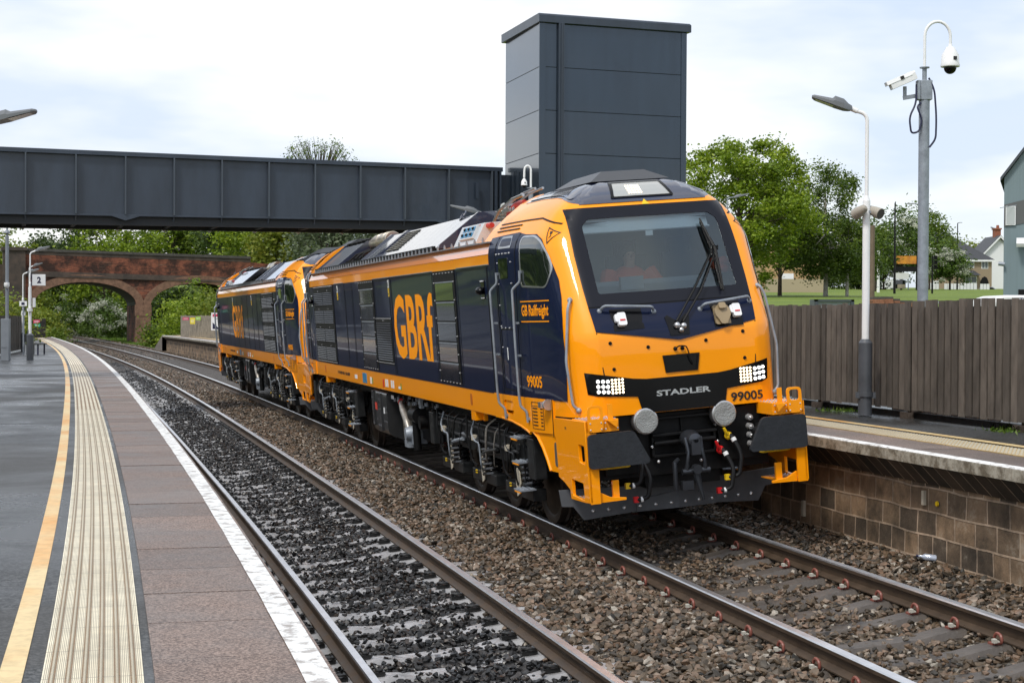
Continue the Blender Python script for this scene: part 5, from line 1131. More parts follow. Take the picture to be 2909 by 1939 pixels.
# ---------------------------------------------------------------- terrain
def sst(a, b, x): t = min(1, max(0, (x-a)/(b-a))); return t*t*(3-2*t)
def terrain(x, y):
    s, o = s_of((x, y)) if -40 < y < 360 and abs(x) < 260 else (0, (x-(0 if y < 0 else -.32*y)))
    z = -.62
    r = sst(TS+9.5, TS+13, o)*sst(20, 50, y)
    bank = 1.0+1.9*sst(46, 60, y)+max(0, y-60)*.0233 if y < 400 else 8.9
    z = z+(bank+.62)*r
    if o <= TS+13 and o > TS+2.2 and y > 20: z += .3
    l = sst(-3.2, -9, o); z += l*(1.2+min(3.0, max(0, -o-9)*.12))
    z += sst(TS+6, TS+20, o)*(1-sst(20, 50, y))*1.4
    if y > 120: z += sst(TS+5, TS+16, o)*0
    return z
def b_grass(t, b, uv, ob):
    n = noise(t, ob, .25, 6, .65); f = noise(t, ob, 6, 6, .7); c = ramp(t, n, .35, .65, (.085, .150, .010), (.170, .225, .022)); c = mixc(t, .7, c, ramp(t, f, .3, .7, (.55, .55, .5), (1.3, 1.3, 1.2)), 'MULTIPLY')
    t.links.new(c, b.inputs['Base Color']); b.inputs['Roughness'].default_value = .9; bumpn(t, b, f, .8, .1)
grassm = uvmat('mown grass', b_grass)
xs = [-2500, -1200, -600, -300]+list(range(-200, 161, 4))+[240, 500, 1200, 2500]; ys = [-1200, -300, -100]+list(range(-30, 341, 5))+[400, 600, 1200, 2500]
b = MB(); b.v = [(x, y, terrain(x, y)) for y in ys for x in xs]; nx = len(xs)
b.f = [(j*nx+i, j*nx+i+1, (j+1)*nx+i+1, (j+1)*nx+i) for j in range(len(ys)-1) for i in range(nx-1)]; b.m = [0]*len(b.f)
tag(b.build('ground', grassm, smooth=60), 'green grass bank and ground beyond the platforms', 'ground', kind='structure')

# ---------------------------------------------------------------- footbridge and lift tower
girder = mat('dark grey girder', (.028, .040, .060), .38, .1, coat=.2, var=.22, vscale=1.2, stretch=(1.5, 1.5, .4), bump=.2, bscale=2.5)
mat('stiffener grey', (.06, .075, .095), .4, .1)
gl_, gr_ = at(0, 604, 42.0), at(1420, 630, 46.15); dirg = Vector((gr_.x-gl_.x, gr_.y-gl_.y, 0)); Lg = dirg.length; dirg /= Lg; nrm = Vector((-dirg.y, dirg.x, 0))
fb = empty('footbridge', 'long dark grey steel girder footbridge crossing above the tracks to the lift tower', 'footbridge', loc=(gr_.x, gr_.y, 0), rz=math.atan2(dirg.y, dirg.x))
X0 = -26; zt = lambda x: 6.80-.0065*x; zb = lambda x: 5.285+.006*x
def gbox(b, x0, x1, y0, y1, z0, z1): b.add([(x0, y0, z0(x0)), (x1, y0, z0(x1)), (x1, y1, z0(x1)), (x0, y1, z0(x0)), (x0, y0, z1(x0)), (x1, y0, z1(x1)), (x1, y1, z1(x1)), (x0, y1, z1(x0))], [(0, 3, 2, 1), (4, 5, 6, 7), (0, 1, 5, 4), (1, 2, 6, 5), (2, 3, 7, 6), (3, 0, 4, 7)])
for y in (0, 2.3):
    b = MB(); gbox(b, X0, 0, y, y+.02, zb, lambda x: zt(x)-.12); b.build('web_plate', girder, fb, smooth=0)
    b = MB(); gbox(b, X0, .05, y-.12, y+.14, lambda x: zt(x)-.12, zt); gbox(b, X0, .0, y-.10, y+.12, lambda x: zb(x)-.05, zb); b.build('flange', girder, fb, smooth=0, bevel=.008)
P72, P1271 = at(72, 604, 42.2), at(1271, 625, 45.7); pitch = (P1271-P72).length/9; x71 = -(Vector((gr_.x, gr_.y, 0))-Vector((P1271.x, P1271.y, 0))).length
x = x71+pitch
while x > X0:
    b = MB(); gbox(b, x-.018, x+.018, -.16, 0, zb, lambda q: zt(q)-.12); b.add([(x-.02, -.10, zb(x)), (x+.02, -.10, zb(x)), (x+.02, .05, zb(x)-.22), (x-.02, .05, zb(x)-.22), (x-.02, .05, zb(x)), (x+.02, .05, zb(x))], [(0, 1, 2, 3), (0, 3, 4), (1, 5, 2), (0, 4, 5, 1)]); b.build('stiffener', MAT['stiffener grey'], fb, smooth=0); b = MB(); b.add([(x-.16, 2.2, zb(x)-.20), (x+.10, 2.2, zb(x)-.20), (x-.02, 2.2, zb(x)-.34), (x-.16, 2.5, zb(x)-.20), (x+.10, 2.5, zb(x)-.20)], [(0, 1, 2), (3, 2, 4), (0, 2, 3), (1, 4, 2), (0, 3, 4, 1)]); b.build('bracket_tip', whitep, fb, smooth=0); x -= pitch
b = MB(); gbox(b, X0, 0, .02, 2.3, lambda x: zb(x)-.02, lambda x: zb(x)+.12)
x = x71+pitch
while x > X0: b.bx(x-.05, x+.05, .1, 2.2, zb(x)-.24, zb(x)-.02); x -= pitch
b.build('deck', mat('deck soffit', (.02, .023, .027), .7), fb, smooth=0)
b = MB()
for y in (.05, 2.2): b.bx(X0, 0, y-.05, y+.12, 5.02, 5.1) if False else gbox(b, X0, 0, y-.03, y+.15, lambda x: zb(x)-.28, lambda x: zb(x)-.05)
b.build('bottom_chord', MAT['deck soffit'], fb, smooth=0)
b = MB(); b.bx(-.75, -.68, -.16, -.1, 5.9, 6.35); b.bx(-.2, -.12, -.14, 0, 5.3, 6.7); b.bx(-.05, .0, -.14, 0, 5.3, 6.7); b.build('end_post', girder, fb, smooth=0)
def drain(x): b = MB(); b.add([(x-.38, -.12, zb(x)-.04), (x+.38, -.12, zb(x)-.04), (x, -.12, zb(x)-.16), (x-.38, .1, zb(x)-.04), (x+.38, .1, zb(x)-.04), (x, .1, zb(x)-.16)], [(0, 1, 2), (3, 5, 4), (0, 2, 5, 3), (1, 4, 5, 2), (0, 3, 4, 1)]); b.build('splice_bracket', girder, fb, smooth=0)
drain(x71-7*pitch); drain(x71+pitch*.0-pitch*0)
# lift tower
YC = 43.0; ct = at(1532, 500, YC); cr_ = at(1946, 500, YC*1.034); cl = at(1435, 500, YC*1.075)
df = Vector((cr_.x-ct.x, cr_.y-ct.y, 0)); Wt = df.length; df /= Wt; Dt = 3.3
lt_ = empty('lift_tower', 'tall dark grey clad lift tower rising behind the leading locomotive', 'lift tower', loc=(ct.x, ct.y, 0), rz=math.atan2(df.y, df.x))
front_m = mat('cladding front', (.028, .044, .064), .26, .6, var=.13, vscale=1.6, stretch=(2.5, 2.5, .25), coat=.7, cior=1.5)
side_m = front_m
ztop = at(1532, 62, YC).z
# cladding panels: left face slopes in plan (not square), built as an outline extruded
pl_ = [(0, 0), (Wt, 0), (Wt+.0, Dt)]; lv = Vector((cl.x-ct.x, cl.y-ct.y, 0)); lx, ly = lv.dot(df), lv.dot(Vector((-df.y, df.x, 0)))
outl = [(0, 0), (Wt, 0), (Wt, ly), (lx, ly)]
zs = [ZR, 1.9, 3.05, 4.2, 5.35, 6.5, 7.65, 8.8, 9.95, ztop]
zl = [at(1548, y, YC).z for y in (189, 312, 435)]
zs = [ZR]+[zl[0]-(zl[0]-zl[1])*k for k in range(7, 0, -1) if zl[0]-(zl[0]-zl[1])*k > ZR+.2]+[zl[0], ztop]
for i in range(len(zs)-1):
    b = MB(); g_ = .007; b.loft([[(x_, y_, z_) for x_, y_ in outl] for z_ in (zs[i]+g_, zs[i+1]-g_)]); b.build('cladding_panel', front_m, lt_, smooth=0, bevel=.004)
b = MB(); c_ = [(.012, .012), (Wt-.012, .012), (Wt-.012, ly-.012), (lx+.012, ly-.012)]; b.loft([[(x_, y_, z_) for x_, y_ in c_] for z_ in (ZR, ztop-.01)]); b.build('core', blackm, lt_, smooth=0)
b = MB(); b.bx(-.02, .16, -.02, 0, ZR, ztop-.02); b.bx(Wt-.14, Wt+.02, -.02, 0, ZR, ztop-.02); b.build('corner_trim', front_m, lt_, smooth=0)
b = MB(); b.bx(.50, .66, -.10, -.0, ZR, ztop); b.bx(.56, .60, -.13, -.10, ZR, ztop); b.build('downpipe', girder, lt_, smooth=0, bevel=.01)
b = MB(); o_ = .10; ro = [(-o_*.6, -o_), (Wt+o_*1.2, -o_), (Wt+o_, ly+o_), (lx-o_, ly+o_)]
zf = at(1540, 38, YC).z; b.loft([[(x_, y_, ztop-.02) for x_, y_ in ro], [(x_, y_, zf-.05) for x_, y_ in ro], [(x_*.995, y_*.99+.05, zf) for x_, y_ in ro]]); b.build('roof_fascia', girder, lt_, smooth=0, bevel=.01)
# landing behind the tower
b = MB(); b.bx(-.3, 3.6, 0, 2.3, 5.1, 5.3); b.bx(0, 3.6, 0, .05, 5.3, 6.6); o = b.build('landing', girder, fb, smooth=0)

# ---------------------------------------------------------------- brick road bridge
def b_brick(t, b, uv, ob):
    br = t.nodes.new('ShaderNodeTexBrick'); br.inputs['Scale'].default_value = 1; br.inputs['Brick Width'].default_value = .30; br.inputs['Row Height'].default_value = .11; br.inputs['Mortar Size'].default_value = .008
    br.inputs['Color1'].default_value = (.13, .042, .026, 1); br.inputs['Color2'].default_value = (.24, .085, .048, 1); br.inputs['Mortar'].default_value = (.10, .07, .055, 1); t.links.new(ob, br.inputs['Vector'])
    # rotate object coords so bricks lie on x/z
    mp = t.nodes.new('ShaderNodeCombineXYZ'); sp = t.nodes.new('ShaderNodeSeparateXYZ'); t.links.new(ob, sp.inputs[0]); t.links.new(sp.outputs[0], mp.inputs[0]); t.links.new(sp.outputs[2], mp.inputs[1]); t.links.new(mp.outputs[0], br.inputs['Vector'])
    n = noise(t, ob, .45, 8, .72); soot = ramp(t, n, .44, .60, (.10, .10, .11), (1.3, 1.15, 1.05)); c = mixc(t, .92, br.outputs['Color'], soot, 'MULTIPLY')
    hz_ = mapr(t, sp.outputs[2], 6.6, 9.4, 0, 1); c = mixc(t, hz_, c, (.055, .042, .036)) if False else c
    st_ = t.nodes.new('ShaderNodeMapping'); st_.inputs['Scale'].default_value = (.25, .25, 6); t.links.new(ob, st_.inputs[0]); n2 = noise(t, st_.outputs[0], 1.3, 6, .7); c = mixc(t, ramp(t, n2, .60, .72, (0, 0, 0), (.6, .6, .6)), c, (.33, .26, .19))
    t.links.new(c, b.inputs['Base Color']); b.inputs['Roughness'].default_value = .85; bumpn(t, b, br.outputs['Fac'], .4, .02)
brickm = uvmat('red brick', b_brick)
sootm = mat('sooty brick', (.030, .026, .024), .85, rgb2=(.10, .07, .055), vscale=.9, bump=.4, bscale=6)
ringm = mat('arch ring brick', (.10, .055, .035), .8, rgb2=(.24, .13, .085), vscale=3, bump=.5, bscale=8)
bp0 = at(440, 968, 158.5); abr = .325; Rb = Vector((math.cos(abr), math.sin(abr), 0))
bb = empty('brick_bridge', 'old sooty red brick road bridge with two wide arches over the railway', 'bridge', loc=(bp0.x, bp0.y, 0), rz=abr)
def bx_at(px, py, x_hint=0):
    """(x,z) on the bridge face plane for an image point"""
    d = ray(px, py); n_ = Vector((-Rb.y, Rb.x, 0)); t_ = (bp0-Vector((0, 0, CAMZ))).dot(n_)/d.dot(n_); P = Vector((0, 0, CAMZ))+d*t_; return ((P-bp0).dot(Rb), P.z)
# px positions of arch: springings and crown
aL0, aL1, crL = bx_at(96, 862), bx_at(387, 868), bx_at(243, 801)
aR0, aR1, crR = bx_at(427, 866), bx_at(700, 880), bx_at(566, 804)
def arch(x0, z0, x1, z1, zc, n=22, grow=0):
    xm = (x0+x1)/2; r = []; zs_ = (z0+z1)/2
    for i in range(n+1):
        t = math.pi*i/n; r.append((xm-math.cos(t)*((x1-x0)/2+grow), zs_+math.sin(t)*(zc-zs_+grow)))
    return r
AL = arch(aL0[0], aL0[1], aL1[0], aL1[1], crL[1]); AR = arch(aR0[0], aR0[1], aR1[0], aR1[1], crR[1])
zg = -.9; tl = bx_at(72, 706); trr = bx_at(712, 729); xl, xr = aL0[0]-1.6, trr[0]
par = lambda x: tl[1]+(trr[1]-tl[1])*(x-tl[0])/(trr[0]-tl[0])
# the face between springing level and parapet, two arch openings cut, pier bottoms
face = [(xl, zg)]+[(aL0[0], zg)]+AL+[(aL1[0], zg), (aR0[0], zg)]+AR+[(aR1[0], zg), (aR1[0]+6, zg), (aR1[0]+6, par(aR1[0]+6)-.9), (xr, par(xr)-.55), (xl, par(xl)-.55)]
DB = 9.5
b = MB(); b.poly(face, (), DB, lambda x, z, d: (x, d, z)); b.build('arch_wall', brickm, bb, smooth=0)
for A_, nm in ((arch(aL0[0], aL0[1], aL1[0], aL1[1], crL[1], grow=0), 0), (arch(aR0[0], aR0[1], aR1[0], aR1[1], crR[1]), 1)):
    x0, x1 = A_[0][0], A_[-1][0]; o_ = [((x-(x0+x1)/2)*(1+.75/((x1-x0)/2))+(x0+x1)/2, (A_[0][1])+(z-A_[0][1])*(1+.75/(max(q[1] for q in A_)-A_[0][1]))) for x, z in A_]
    b = MB()
    for i in range(len(A_)-1): b.add([(A_[i][0], -.10, A_[i][1]), (A_[i+1][0], -.10, A_[i+1][1]), (o_[i+1][0], -.10, o_[i+1][1]), (o_[i][0], -.10, o_[i][1]), (A_[i][0], .02, A_[i][1]), (A_[i+1][0], .02, A_[i+1][1]), (o_[i+1][0], .02, o_[i+1][1]), (o_[i][0], .02, o_[i][1])], [(0, 1, 2, 3), (0, 4, 5, 1), (3, 2, 6, 7)])
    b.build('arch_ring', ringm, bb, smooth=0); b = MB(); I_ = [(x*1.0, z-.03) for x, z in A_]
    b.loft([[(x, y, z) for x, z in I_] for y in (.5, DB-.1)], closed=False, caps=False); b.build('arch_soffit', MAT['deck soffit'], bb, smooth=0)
def band(z0f, z1f, y0, m, nm):
    b = MB(); b.add([(xl, y0, z0f(xl)), (xr, y0, z0f(xr)), (xr, y0, z1f(xr)), (xl, y0, z1f(xl)), (xl, .5, z0f(xl)), (xr, .5, z0f(xr)), (xr, .5, z1f(xr)), (xl, .5, z1f(xl))], [(0, 1, 2, 3), (3, 2, 6, 7), (0, 4, 5, 1), (1, 5, 6, 2), (0, 3, 7, 4)]); b.build(nm, m, bb, smooth=0)
band(lambda x: par(x)-.55, lambda x: par(x)-.22, -.02, sootm, 'parapet_course'); band(lambda x: par(x)-.22, lambda x: par(x)+.03, -.12, mat('coping dark', (.06, .055, .05), .8, var=.3), 'coping')
band(lambda x: par(x)-2.62, lambda x: par(x)-2.42, -.16, sootm, 'string_course'); band(lambda x: par(x)-2.42, lambda x: par(x)-2.1, -.06, sootm, 'string_course')
b = MB(); b.bx(aL1[0]-.1, aR0[0]+.1, -.14, .6, aL1[1]-1.0, aL1[1]+.1); b.bx(aL1[0]-.02, aR0[0]+.02, -.1, .6, zg, aL1[1]-1.0); b.build('pier', ringm, bb, smooth=0)
p0, p1 = bx_at(8, 702), bx_at(72, 702); b = MB(); b.bx(p0[0], p1[0], -.5, 1.6, zg, p0[1]-.3); b.bx(p0[0]-.15, p1[0]+.15, -.65, 1.7, p0[1]-.3, p0[1]+.02); b.build('end_pilaster', sootm, bb, smooth=0)
b = MB(); b.bx(-40, p0[0], .4, 1.0, zg, p0[1]-1.6); b.build('wing_wall', sootm, bb, smooth=0)

# ---------------------------------------------------------------- platform furniture
lampg = mat('lamp grey', (.16, .17, .18), .45, .4); lampglass = mat('lamp glass', (.40, .41, .43), .2, .2)
def luminaire(parent, p, d, L=.62, tilt=.12, dk=False):
    """flat LED head starting at p, pointing along unit d"""
    d = Vector(d); s_ = Vector((-d.y, d.x, 0)); b = MB(); rings = []
    for t, wd, h0, h1 in ((0, .05, -.03, .03), (.10, .09, -.045, .045), (.22, .15, -.05, .085), (.45, .17, -.045, .09), (.52, .17, -.04, .05), (1.0, .13, -.02, .03), (1.06, .07, -.01, .02)):
        c = Vector(p)+d*(L*t)+Vector((0, 0, tilt*L*t)); rings.append([tuple(c+s_*x*wd+Vector((0, 0, z))) for x, z in ((-1, h0), (1, h0), (1, (h0+h1)/2), (.6, h1), (-.6, h1), (-1, (h0+h1)/2))])
    b.loft(rings); o = b.build('lamp_head', lampg, parent, smooth=30); g = MB(); c0 = Vector(p)+d*(L*.5)+Vector((0, 0, tilt*L*.5-.047)); c1 = Vector(p)+d*(L*.98)+Vector((0, 0, tilt*L*.98-.026))
    g.add([tuple(c0-s_*.13), tuple(c0+s_*.13), tuple(c1+s_*.11), tuple(c1-s_*.11)], [(0, 1, 2, 3)]); g.build('lens', lampglass, o, smooth=0)
def platform_lamp(loc, d, label, group, h=4.35, z1=1.02, white=True, r0=.092):
    root = empty('platform_lamp', label, 'lamp post', loc=loc, group=group); d = Vector(d).normalized()
    b = MB(); b.cyl((0, 0, 0), (0, 0, z1-.05), r0, n=20); b.cyl((0, 0, z1-.05), (0, 0, z1), r0, .055, 20); b.build('base_sleeve', mat('base grey', (.075, .082, .095), .4, var=.2) if 'base grey' not in MAT else MAT['base grey'], root)
    b = MB(); b.cyl((0, 0, z1), (0, 0, h-1.18), .050, n=18); b.cyl((0, 0, h-1.18), (0, 0, h-1.10), .050, .022, 18); b.build('pole', whitep, root)
    b = MB(); b.tube(arc_path([(0, 0, h-1.12), (0, 0, h-.35), (0, 0, h-.02), tuple(d*.20+Vector((0, 0, h+.04)))], .17, 8), .026, 12); b.cyl(tuple(d*.13+Vector((0, 0, h+.02))), tuple(d*.24+Vector((0, 0, h+.07))), .034, n=12); b.build('bracket_arm', whitep, root)
    luminaire(root, d*.20+Vector((0, 0, h+.06)), d, .50, .30); return root
lamp_dir = lambda s, sg: Vector((sg*math.cos(head(s)), sg*math.sin(head(s)), 0))
pR = gz(2457, 1178.6, ZR); sR, oR = s_of(pR)
lr = platform_lamp((pR.x, pR.y, ZR), Vector((-1, .15, 0)), 'white lamp post with two beige loudspeakers in front of the dark fence', 'platform lamp posts', h=at(2450, 320, pR.y).z-ZR)
hz0 = at(2444, 602, pR.y).z-ZR
for k, (dx, dy, sz) in enumerate(((.19, -.02, 1.0), (-.17, -.05, .8))):
    b = MB(); ax = Vector((.6, -.75, -.35) if dx > 0 else (-.35, .8, -.3)).normalized(); c = Vector((dx, dy, hz0)); c = Vector((dx*.62, dy, hz0)); p0 = c-ax*.11; p1 = c+ax*.09
    b.tube([tuple(p0-ax*.04), tuple(p0), tuple(c), tuple(p1)], [.02, .055, .072, .076], 20); o = b.build('loudspeaker', mat('speaker beige', (.34, .31, .26), .5, var=.1) if 'speaker beige' not in MAT else MAT['speaker beige'], lr)
    b = MB(); b.cyl(tuple(p1), tuple(p1+ax*.004), .068, n=20); b.build('speaker_mesh', mat('speaker mesh', (.07, .065, .06), .7) if 'speaker mesh' not in MAT else MAT['speaker mesh'], o)
    b = MB(); b.box((dx*.45, -.03, hz0), (abs(dx)*.8, .03, .03)); b.build('speaker_bracket', galv, lr)
b = MB(); b.cyl((0, 0, .25), (0, 0, .31), .11, n=20); b.box((-.10, -.03, .27), (.06, .06, .08)); b.box((.10, -.03, .27), (.06, .06, .08)); b.build('clamp', MAT['base grey'], lr)
# CCTV mast behind the fence
Yc = 30.; pc = at(2621, 862, Yc); cc_ = empty('camera_mast', 'tall galvanised mast with cameras behind the fence', 'cctv mast', loc=(pc.x, pc.y, 1.2))
zz = lambda px, py: at(px, py, Yc).z-1.2
zt_ = zz(2630, 242); lean = Vector((at(2632, 300, Yc).x-at(2619, 860, Yc).x, 0, 0))/(at(0, 300, Yc).z-at(0, 860, Yc).z)
lp = lambda z: lean.x*0
b = MB(); b.tube([(0, 0, 0), (0, 0, zt_)], .098, 24); b.build('mast_tube', galv, cc_)
b = MB(); b.box((.02, 0, zt_-.10), (.21, .21, .36)); b.box((-.12, -.02, zt_-.10), (.06, .16, .36)); b.build('collar', galv, cc_, bevel=.01)
b = MB(); xg = .0; zj = zz(2632, 194); b.cyl((0, 0, zt_), (0, 0, zj), .042, n=14); b.cyl((0, 0, zj), (0, 0, zj+.02), .09, n=18); b.build('spigot', galv, cc_)
zc_ = zz(2660, 60); pts = [(0, 0, zj), (0, 0, zc_-.28)]+[(.235-.235*math.cos(t*math.pi/12), 0, zc_-.28+.27*math.sin(t*math.pi/12)) for t in range(1, 13)]+[(.47, 0, zc_-.42)]
b = MB(); b.tube(pts, .028, 12); b.build('swan_neck', whitep, cc_)
def dome(parent, c, k=1.0):
    b = MB(); b.lathe(c, [(.03*k, .0), (.04*k, -.05*k), (.075*k, -.06*k), (.09*k, -.09*k), (.155*k, -.20*k), (.165*k, -.36*k), (.178*k, -.40*k), (.172*k, -.42*k), (.12*k, -.425*k)], 'z', 24); o = b.build('dome_housing', whitep, parent)
    b = MB(); b.sphere((c[0], c[1], c[2]-.43*k), .118*k, (1, 1, 1.05)); b.build('smoked_dome', blackg, o)
    b = MB(); b.box((c[0]+.05*k, c[1]-.158*k, c[2]-.28*k), (.065*k, .012, .065*k)); b.build('badge', blackt, o)
dome(cc_, (.47, 0, zc_-.42))
b = MB(); M_ = Matrix.Translation((-.42, -.05, zz(2575, 232))) @ Matrix.Rotation(R(-24), 4, 'Y'); b.M = M_; b.loft([[(-.24, -.09, -.07), (-.24, .09, -.07), (-.24, .09, .05), (-.24, .07, .08), (-.24, -.07, .08), (-.24, -.09, .05)], [(.26, -.09, -.07), (.26, .09, -.07), (.26, .09, .06), (.26, .07, .09), (.26, -.07, .09), (.26, -.09, .06)]]); b.loft([[(-.30, -.10, .03), (-.30, .10, .03), (-.30, .08, .10), (-.30, -.08, .10)], [(.20, -.10, .03), (.20, .10, .03), (.20, .08, .10), (.20, -.08, .10)]]); o = b.build('box_camera', whitep, cc_, smooth=20)
b = MB(); b.M = M_; b.box((.0, -.104, .055), (.07, .006, .06)); b.build('badge', blackt, o)
b = MB(); zb_ = zz(2575, 265); b.box((-.22, 0, zb_-.06), (.34, .06, .07), rot=Matrix.Rotation(R(-10), 3, 'Y')); b.cyl((-.36, 0, zb_-.05), (-.36, 0, zb_+.12), .035, n=10); b.build('camera_bracket', galv, cc_)
cab_b = mat('blue black cable', (.012, .014, .05), .4)
b = MB(); b.tube(arc_path([(-.16, -.05, zb_+.15), (-.17, -.08, zb_-.2), (-.30, -.1, zb_-.45), (-.26, -.1, zb_-.75), (-.12, -.1, zb_-.72), (-.06, -.1, zb_-.5), (-.16, -.1, zb_-.25), (-.06, -.05, zb_-.18)], .12), .018, 8); b.build('cable_loop', cab_b, cc_)
b = MB(); b.tube(arc_path([(.06, -.08, zt_+.12), (.16, -.1, zt_-.1), (.20, -.1, zt_-.6), (.19, -.1, zt_-1.0), (.08, -.08, zt_-1.15)], .2), .018, 8); b.build('cable_loop', cab_b, cc_)
# fence of the right platform
fencem = mat('brown fence board', (.070, .058, .048), .7, rgb2=(.140, .118, .098), vscale=7, bump=.5, bscale=12, stretch=(1, 1, .35)); tone(fencem, .68, 1.3)
postm = mat('fence post', (.055, .04, .03), .75, var=.3, vscale=5, bump=.4)
OF = TS+4.32
def fence_run(s0, s1, off, z0, h, label, m, group, pw=.135, gap=.032, post=2.35, lift=.10, posth=.0):
    root = empty('fence', label, 'fence', loc=W(s0, off, z0)); inv = root.matrix_world.inverted() if False else Matrix.Translation(Vector(W(s0, off, z0))).inverted()
    s = s0; k = 0; bt = []; nb = 0; hh = h
    meshes = {}
    while s < s1:
        if k % 16 == 0: hh = h+rnd.uniform(-.035, .035)
        x, y, z = W(s, off, z0); a = head(s)
        b = MB(); t_ = .022; w_ = pw-.006 if k % 16 else pw+.01; yy = .012 if k % 16 == 0 else 0
        b.M = inv @ Matrix.Translation((x, y, z)) @ Matrix.Rotation(a+math.pi/2, 4, 'Z') @ Matrix.Rotation(rnd.uniform(-.004, .004), 4, 'Y')
        b.bx(0, w_, yy-t_/2+rnd.uniform(-.004, .004), yy+t_/2, lift+rnd.uniform(-.012, .012), hh+rnd.uniform(-.014, .014)); o = b.build('board', m, root, smooth=0)
        if k % 16 == 0: b = MB(); b.M = inv @ Matrix.Translation((x, y, z)) @ Matrix.Rotation(a+math.pi/2, 4, 'Z'); b.bx(0, .12, -.16, -.02, 0, hh-.05); b.bx(.0, .2, -.05, .05, -.05, .07); b.build('post', postm, root, smooth=0)
        s += pw+gap; k += 1
    b = sweep([(off+.03, z0+.12), (off+.03, z0+h-.06)], s0, s1, 1.0); b.M = None; b.v = [tuple(inv @ Vector(v)) for v in b.v]; b.build('backing_boards', blackm, root, smooth=0)  # rear board layer, coloured black for the shade in the gaps
    b = MB(); S = steps(s0, s1, 2)
    for z in (.35, h-.3):
        for i in range(len(S)-1):
            p_, q_ = Vector(W(S[i], off+.06, z0+z)), Vector(W(S[i+1], off+.06, z0+z)); b.M = inv; b.loft([[tuple(p_+Vector(v)) for v in ((0, 0, 0), (.04, 0, 0), (.04, 0, .09), (0, 0, .09))], [tuple(q_+Vector(v)) for v in ((0, 0, 0), (.04, 0, 0), (.04, 0, .09), (0, 0, .09))]])
    b.M = None
    return root
def fence_block(s0, s1, off, z0, h, label, m, group=None, **kw):
    r = fence_run(s0, s1, off, z0, h, label, m, group, **kw)
    if group: r['group'] = group
fence_block(2.2, 9.0, OF, ZR, at(2800, 864, gz(2800, 1215, ZR).y).z-ZR+.02, 'dark brown vertical board fence nearest the camera on the right platform', fencem)
fence_block(9.02, 21.0, OF, ZR, at(2250, 869, 27.5).z-ZR, 'dark brown vertical board fence passing behind the lamp post with loudspeakers', fencem)
rb = mat('red plastic barrier', (.60, .015, .02), .4)
for s0, s1, m_, nm, lb in ((4.2, 6.5, rb, 'barrier', 'red plastic barrier glimpsed under the fence left of the post foot'), (6.9, 9.3, rb, 'barrier', 'red plastic barrier glimpsed under the fence right of the lamp post'), (9.8, 12.5, whitep, 'barrier', 'pale kerb board glimpsed under the fence beside the yellow step')):
    tag(sweep([(OF+.16, ZR), (OF+.16, ZR+.13), (OF+.22, ZR+.13), (OF+.22, ZR)], s0, s1, 1, closed=True).build(nm, m_), lb, 'barrier')
tag(sweep([(OF+.05, ZR-.01), (OF+.05, ZR+.07), (OF+.12, ZR+.07), (OF+.12, ZR-.01)], -2, 24, 2, closed=True).build('fence_kerb', blackm), 'black kerb board running under the right platform fence', 'kerb', kind='structure')
# far lamps on the right platform seen over the locomotives
def small_lamp(px, py, Y, d, label, h=None, grp='platform lamp posts'):
    p = at(px, py, Y); root = empty('platform_lamp', label, 'lamp post', loc=(p.x, p.y, ZR), group=grp); h = p.z-ZR; d = Vector(d).normalized()
    b = MB(); b.cyl((0, 0, 0), (0, 0, 1), .09); b.cyl((0, 0, 1), (0, 0, h-.9), .05); b.tube(arc_path([(0, 0, h-.95), (0, 0, h-.05), tuple(d*.32+Vector((0, 0, h)))], .22, 7), .028, 10); b.build('pole', whitep if px < 2000 else galv, root); luminaire(root, d*.30+Vector((0, 0, h)), d, .72, .22)
small_lamp(1397, 603, 41.5, (-1, .1, 0), 'grey lamp head peeping over the roof of the leading locomotive before the footbridge')
small_lamp(2066, 560, 78, (1, .1, 0), 'small galvanised lamp seen past the right roof edge of the leading locomotive')
# dome camera in front of the tower
pd = at(1508, 540, 40.); dm = empty('dome_camera_post', 'white swan neck dome camera in front of the lift tower', 'cctv camera', loc=(pd.x, pd.y, ZR)); zd = lambda py: at(1508, py, 40.).z-ZR
b = MB(); b.cyl((0, 0, 0), (0, 0, zd(535)), .06); b.cyl((0, 0, zd(535)), (0, 0, zd(533)), .10); b.build('post', galv, dm)
b = MB(); zt2 = zd(471); b.tube([(0, 0, zd(545)), (0, 0, zt2-.16)]+[(-.08+.08*math.cos(t*math.pi/10), 0, zt2-.12+.12*math.sin(t*math.pi/10)) for t in range(11)]+[(-.165, 0, zd(505))], .026, 10); b.build('swan_neck', whitep, dm); dome(dm, (-.165, 0, zd(505)), .45)
# ---- left platform
pl = gz(85.5, 1022, ZL); l1 = platform_lamp((pl.x, pl.y, ZL), (1, .1, 0), 'cream lamp post carrying the square number 2 sign on the left platform', 'platform lamp posts', h=at(85, 716, pl.y).z-ZL, r0=.13, z1=1.0)
b = MB(); z2 = (at(100, 779, pl.y).z-ZL, at(100, 811, pl.y).z-ZL); xx = (at(92, 790, pl.y).x-pl.x, at(129, 790, pl.y).x-pl.x); b.bx(xx[0], xx[1], -.04, .04, z2[1], z2[0]); o = b.build('number_sign', whitep, l1, bevel=.006)
fr_ = MB(); fr_.bx(xx[0]-.02, xx[0], -.05, .05, z2[1]-.01, z2[0]+.01); fr_.build('sign_frame', mat('sign navy', (.01, .012, .05), .5), o)
mx_ = (xx[0]+xx[1])/2+.02; mz = (z2[0]+z2[1])/2; text(o, '2', lambda a, c, d: (a, -.042-d, c), mx_-.075, mx_+.075, mz-.12, mz+.12, MAT['sign navy'], 'digit', bold=.04, depth=.004)
b = MB(); b.bx(.10, .2, -.03, .03, 2.0, 2.35); b.build('small_sign', whitep, l1)
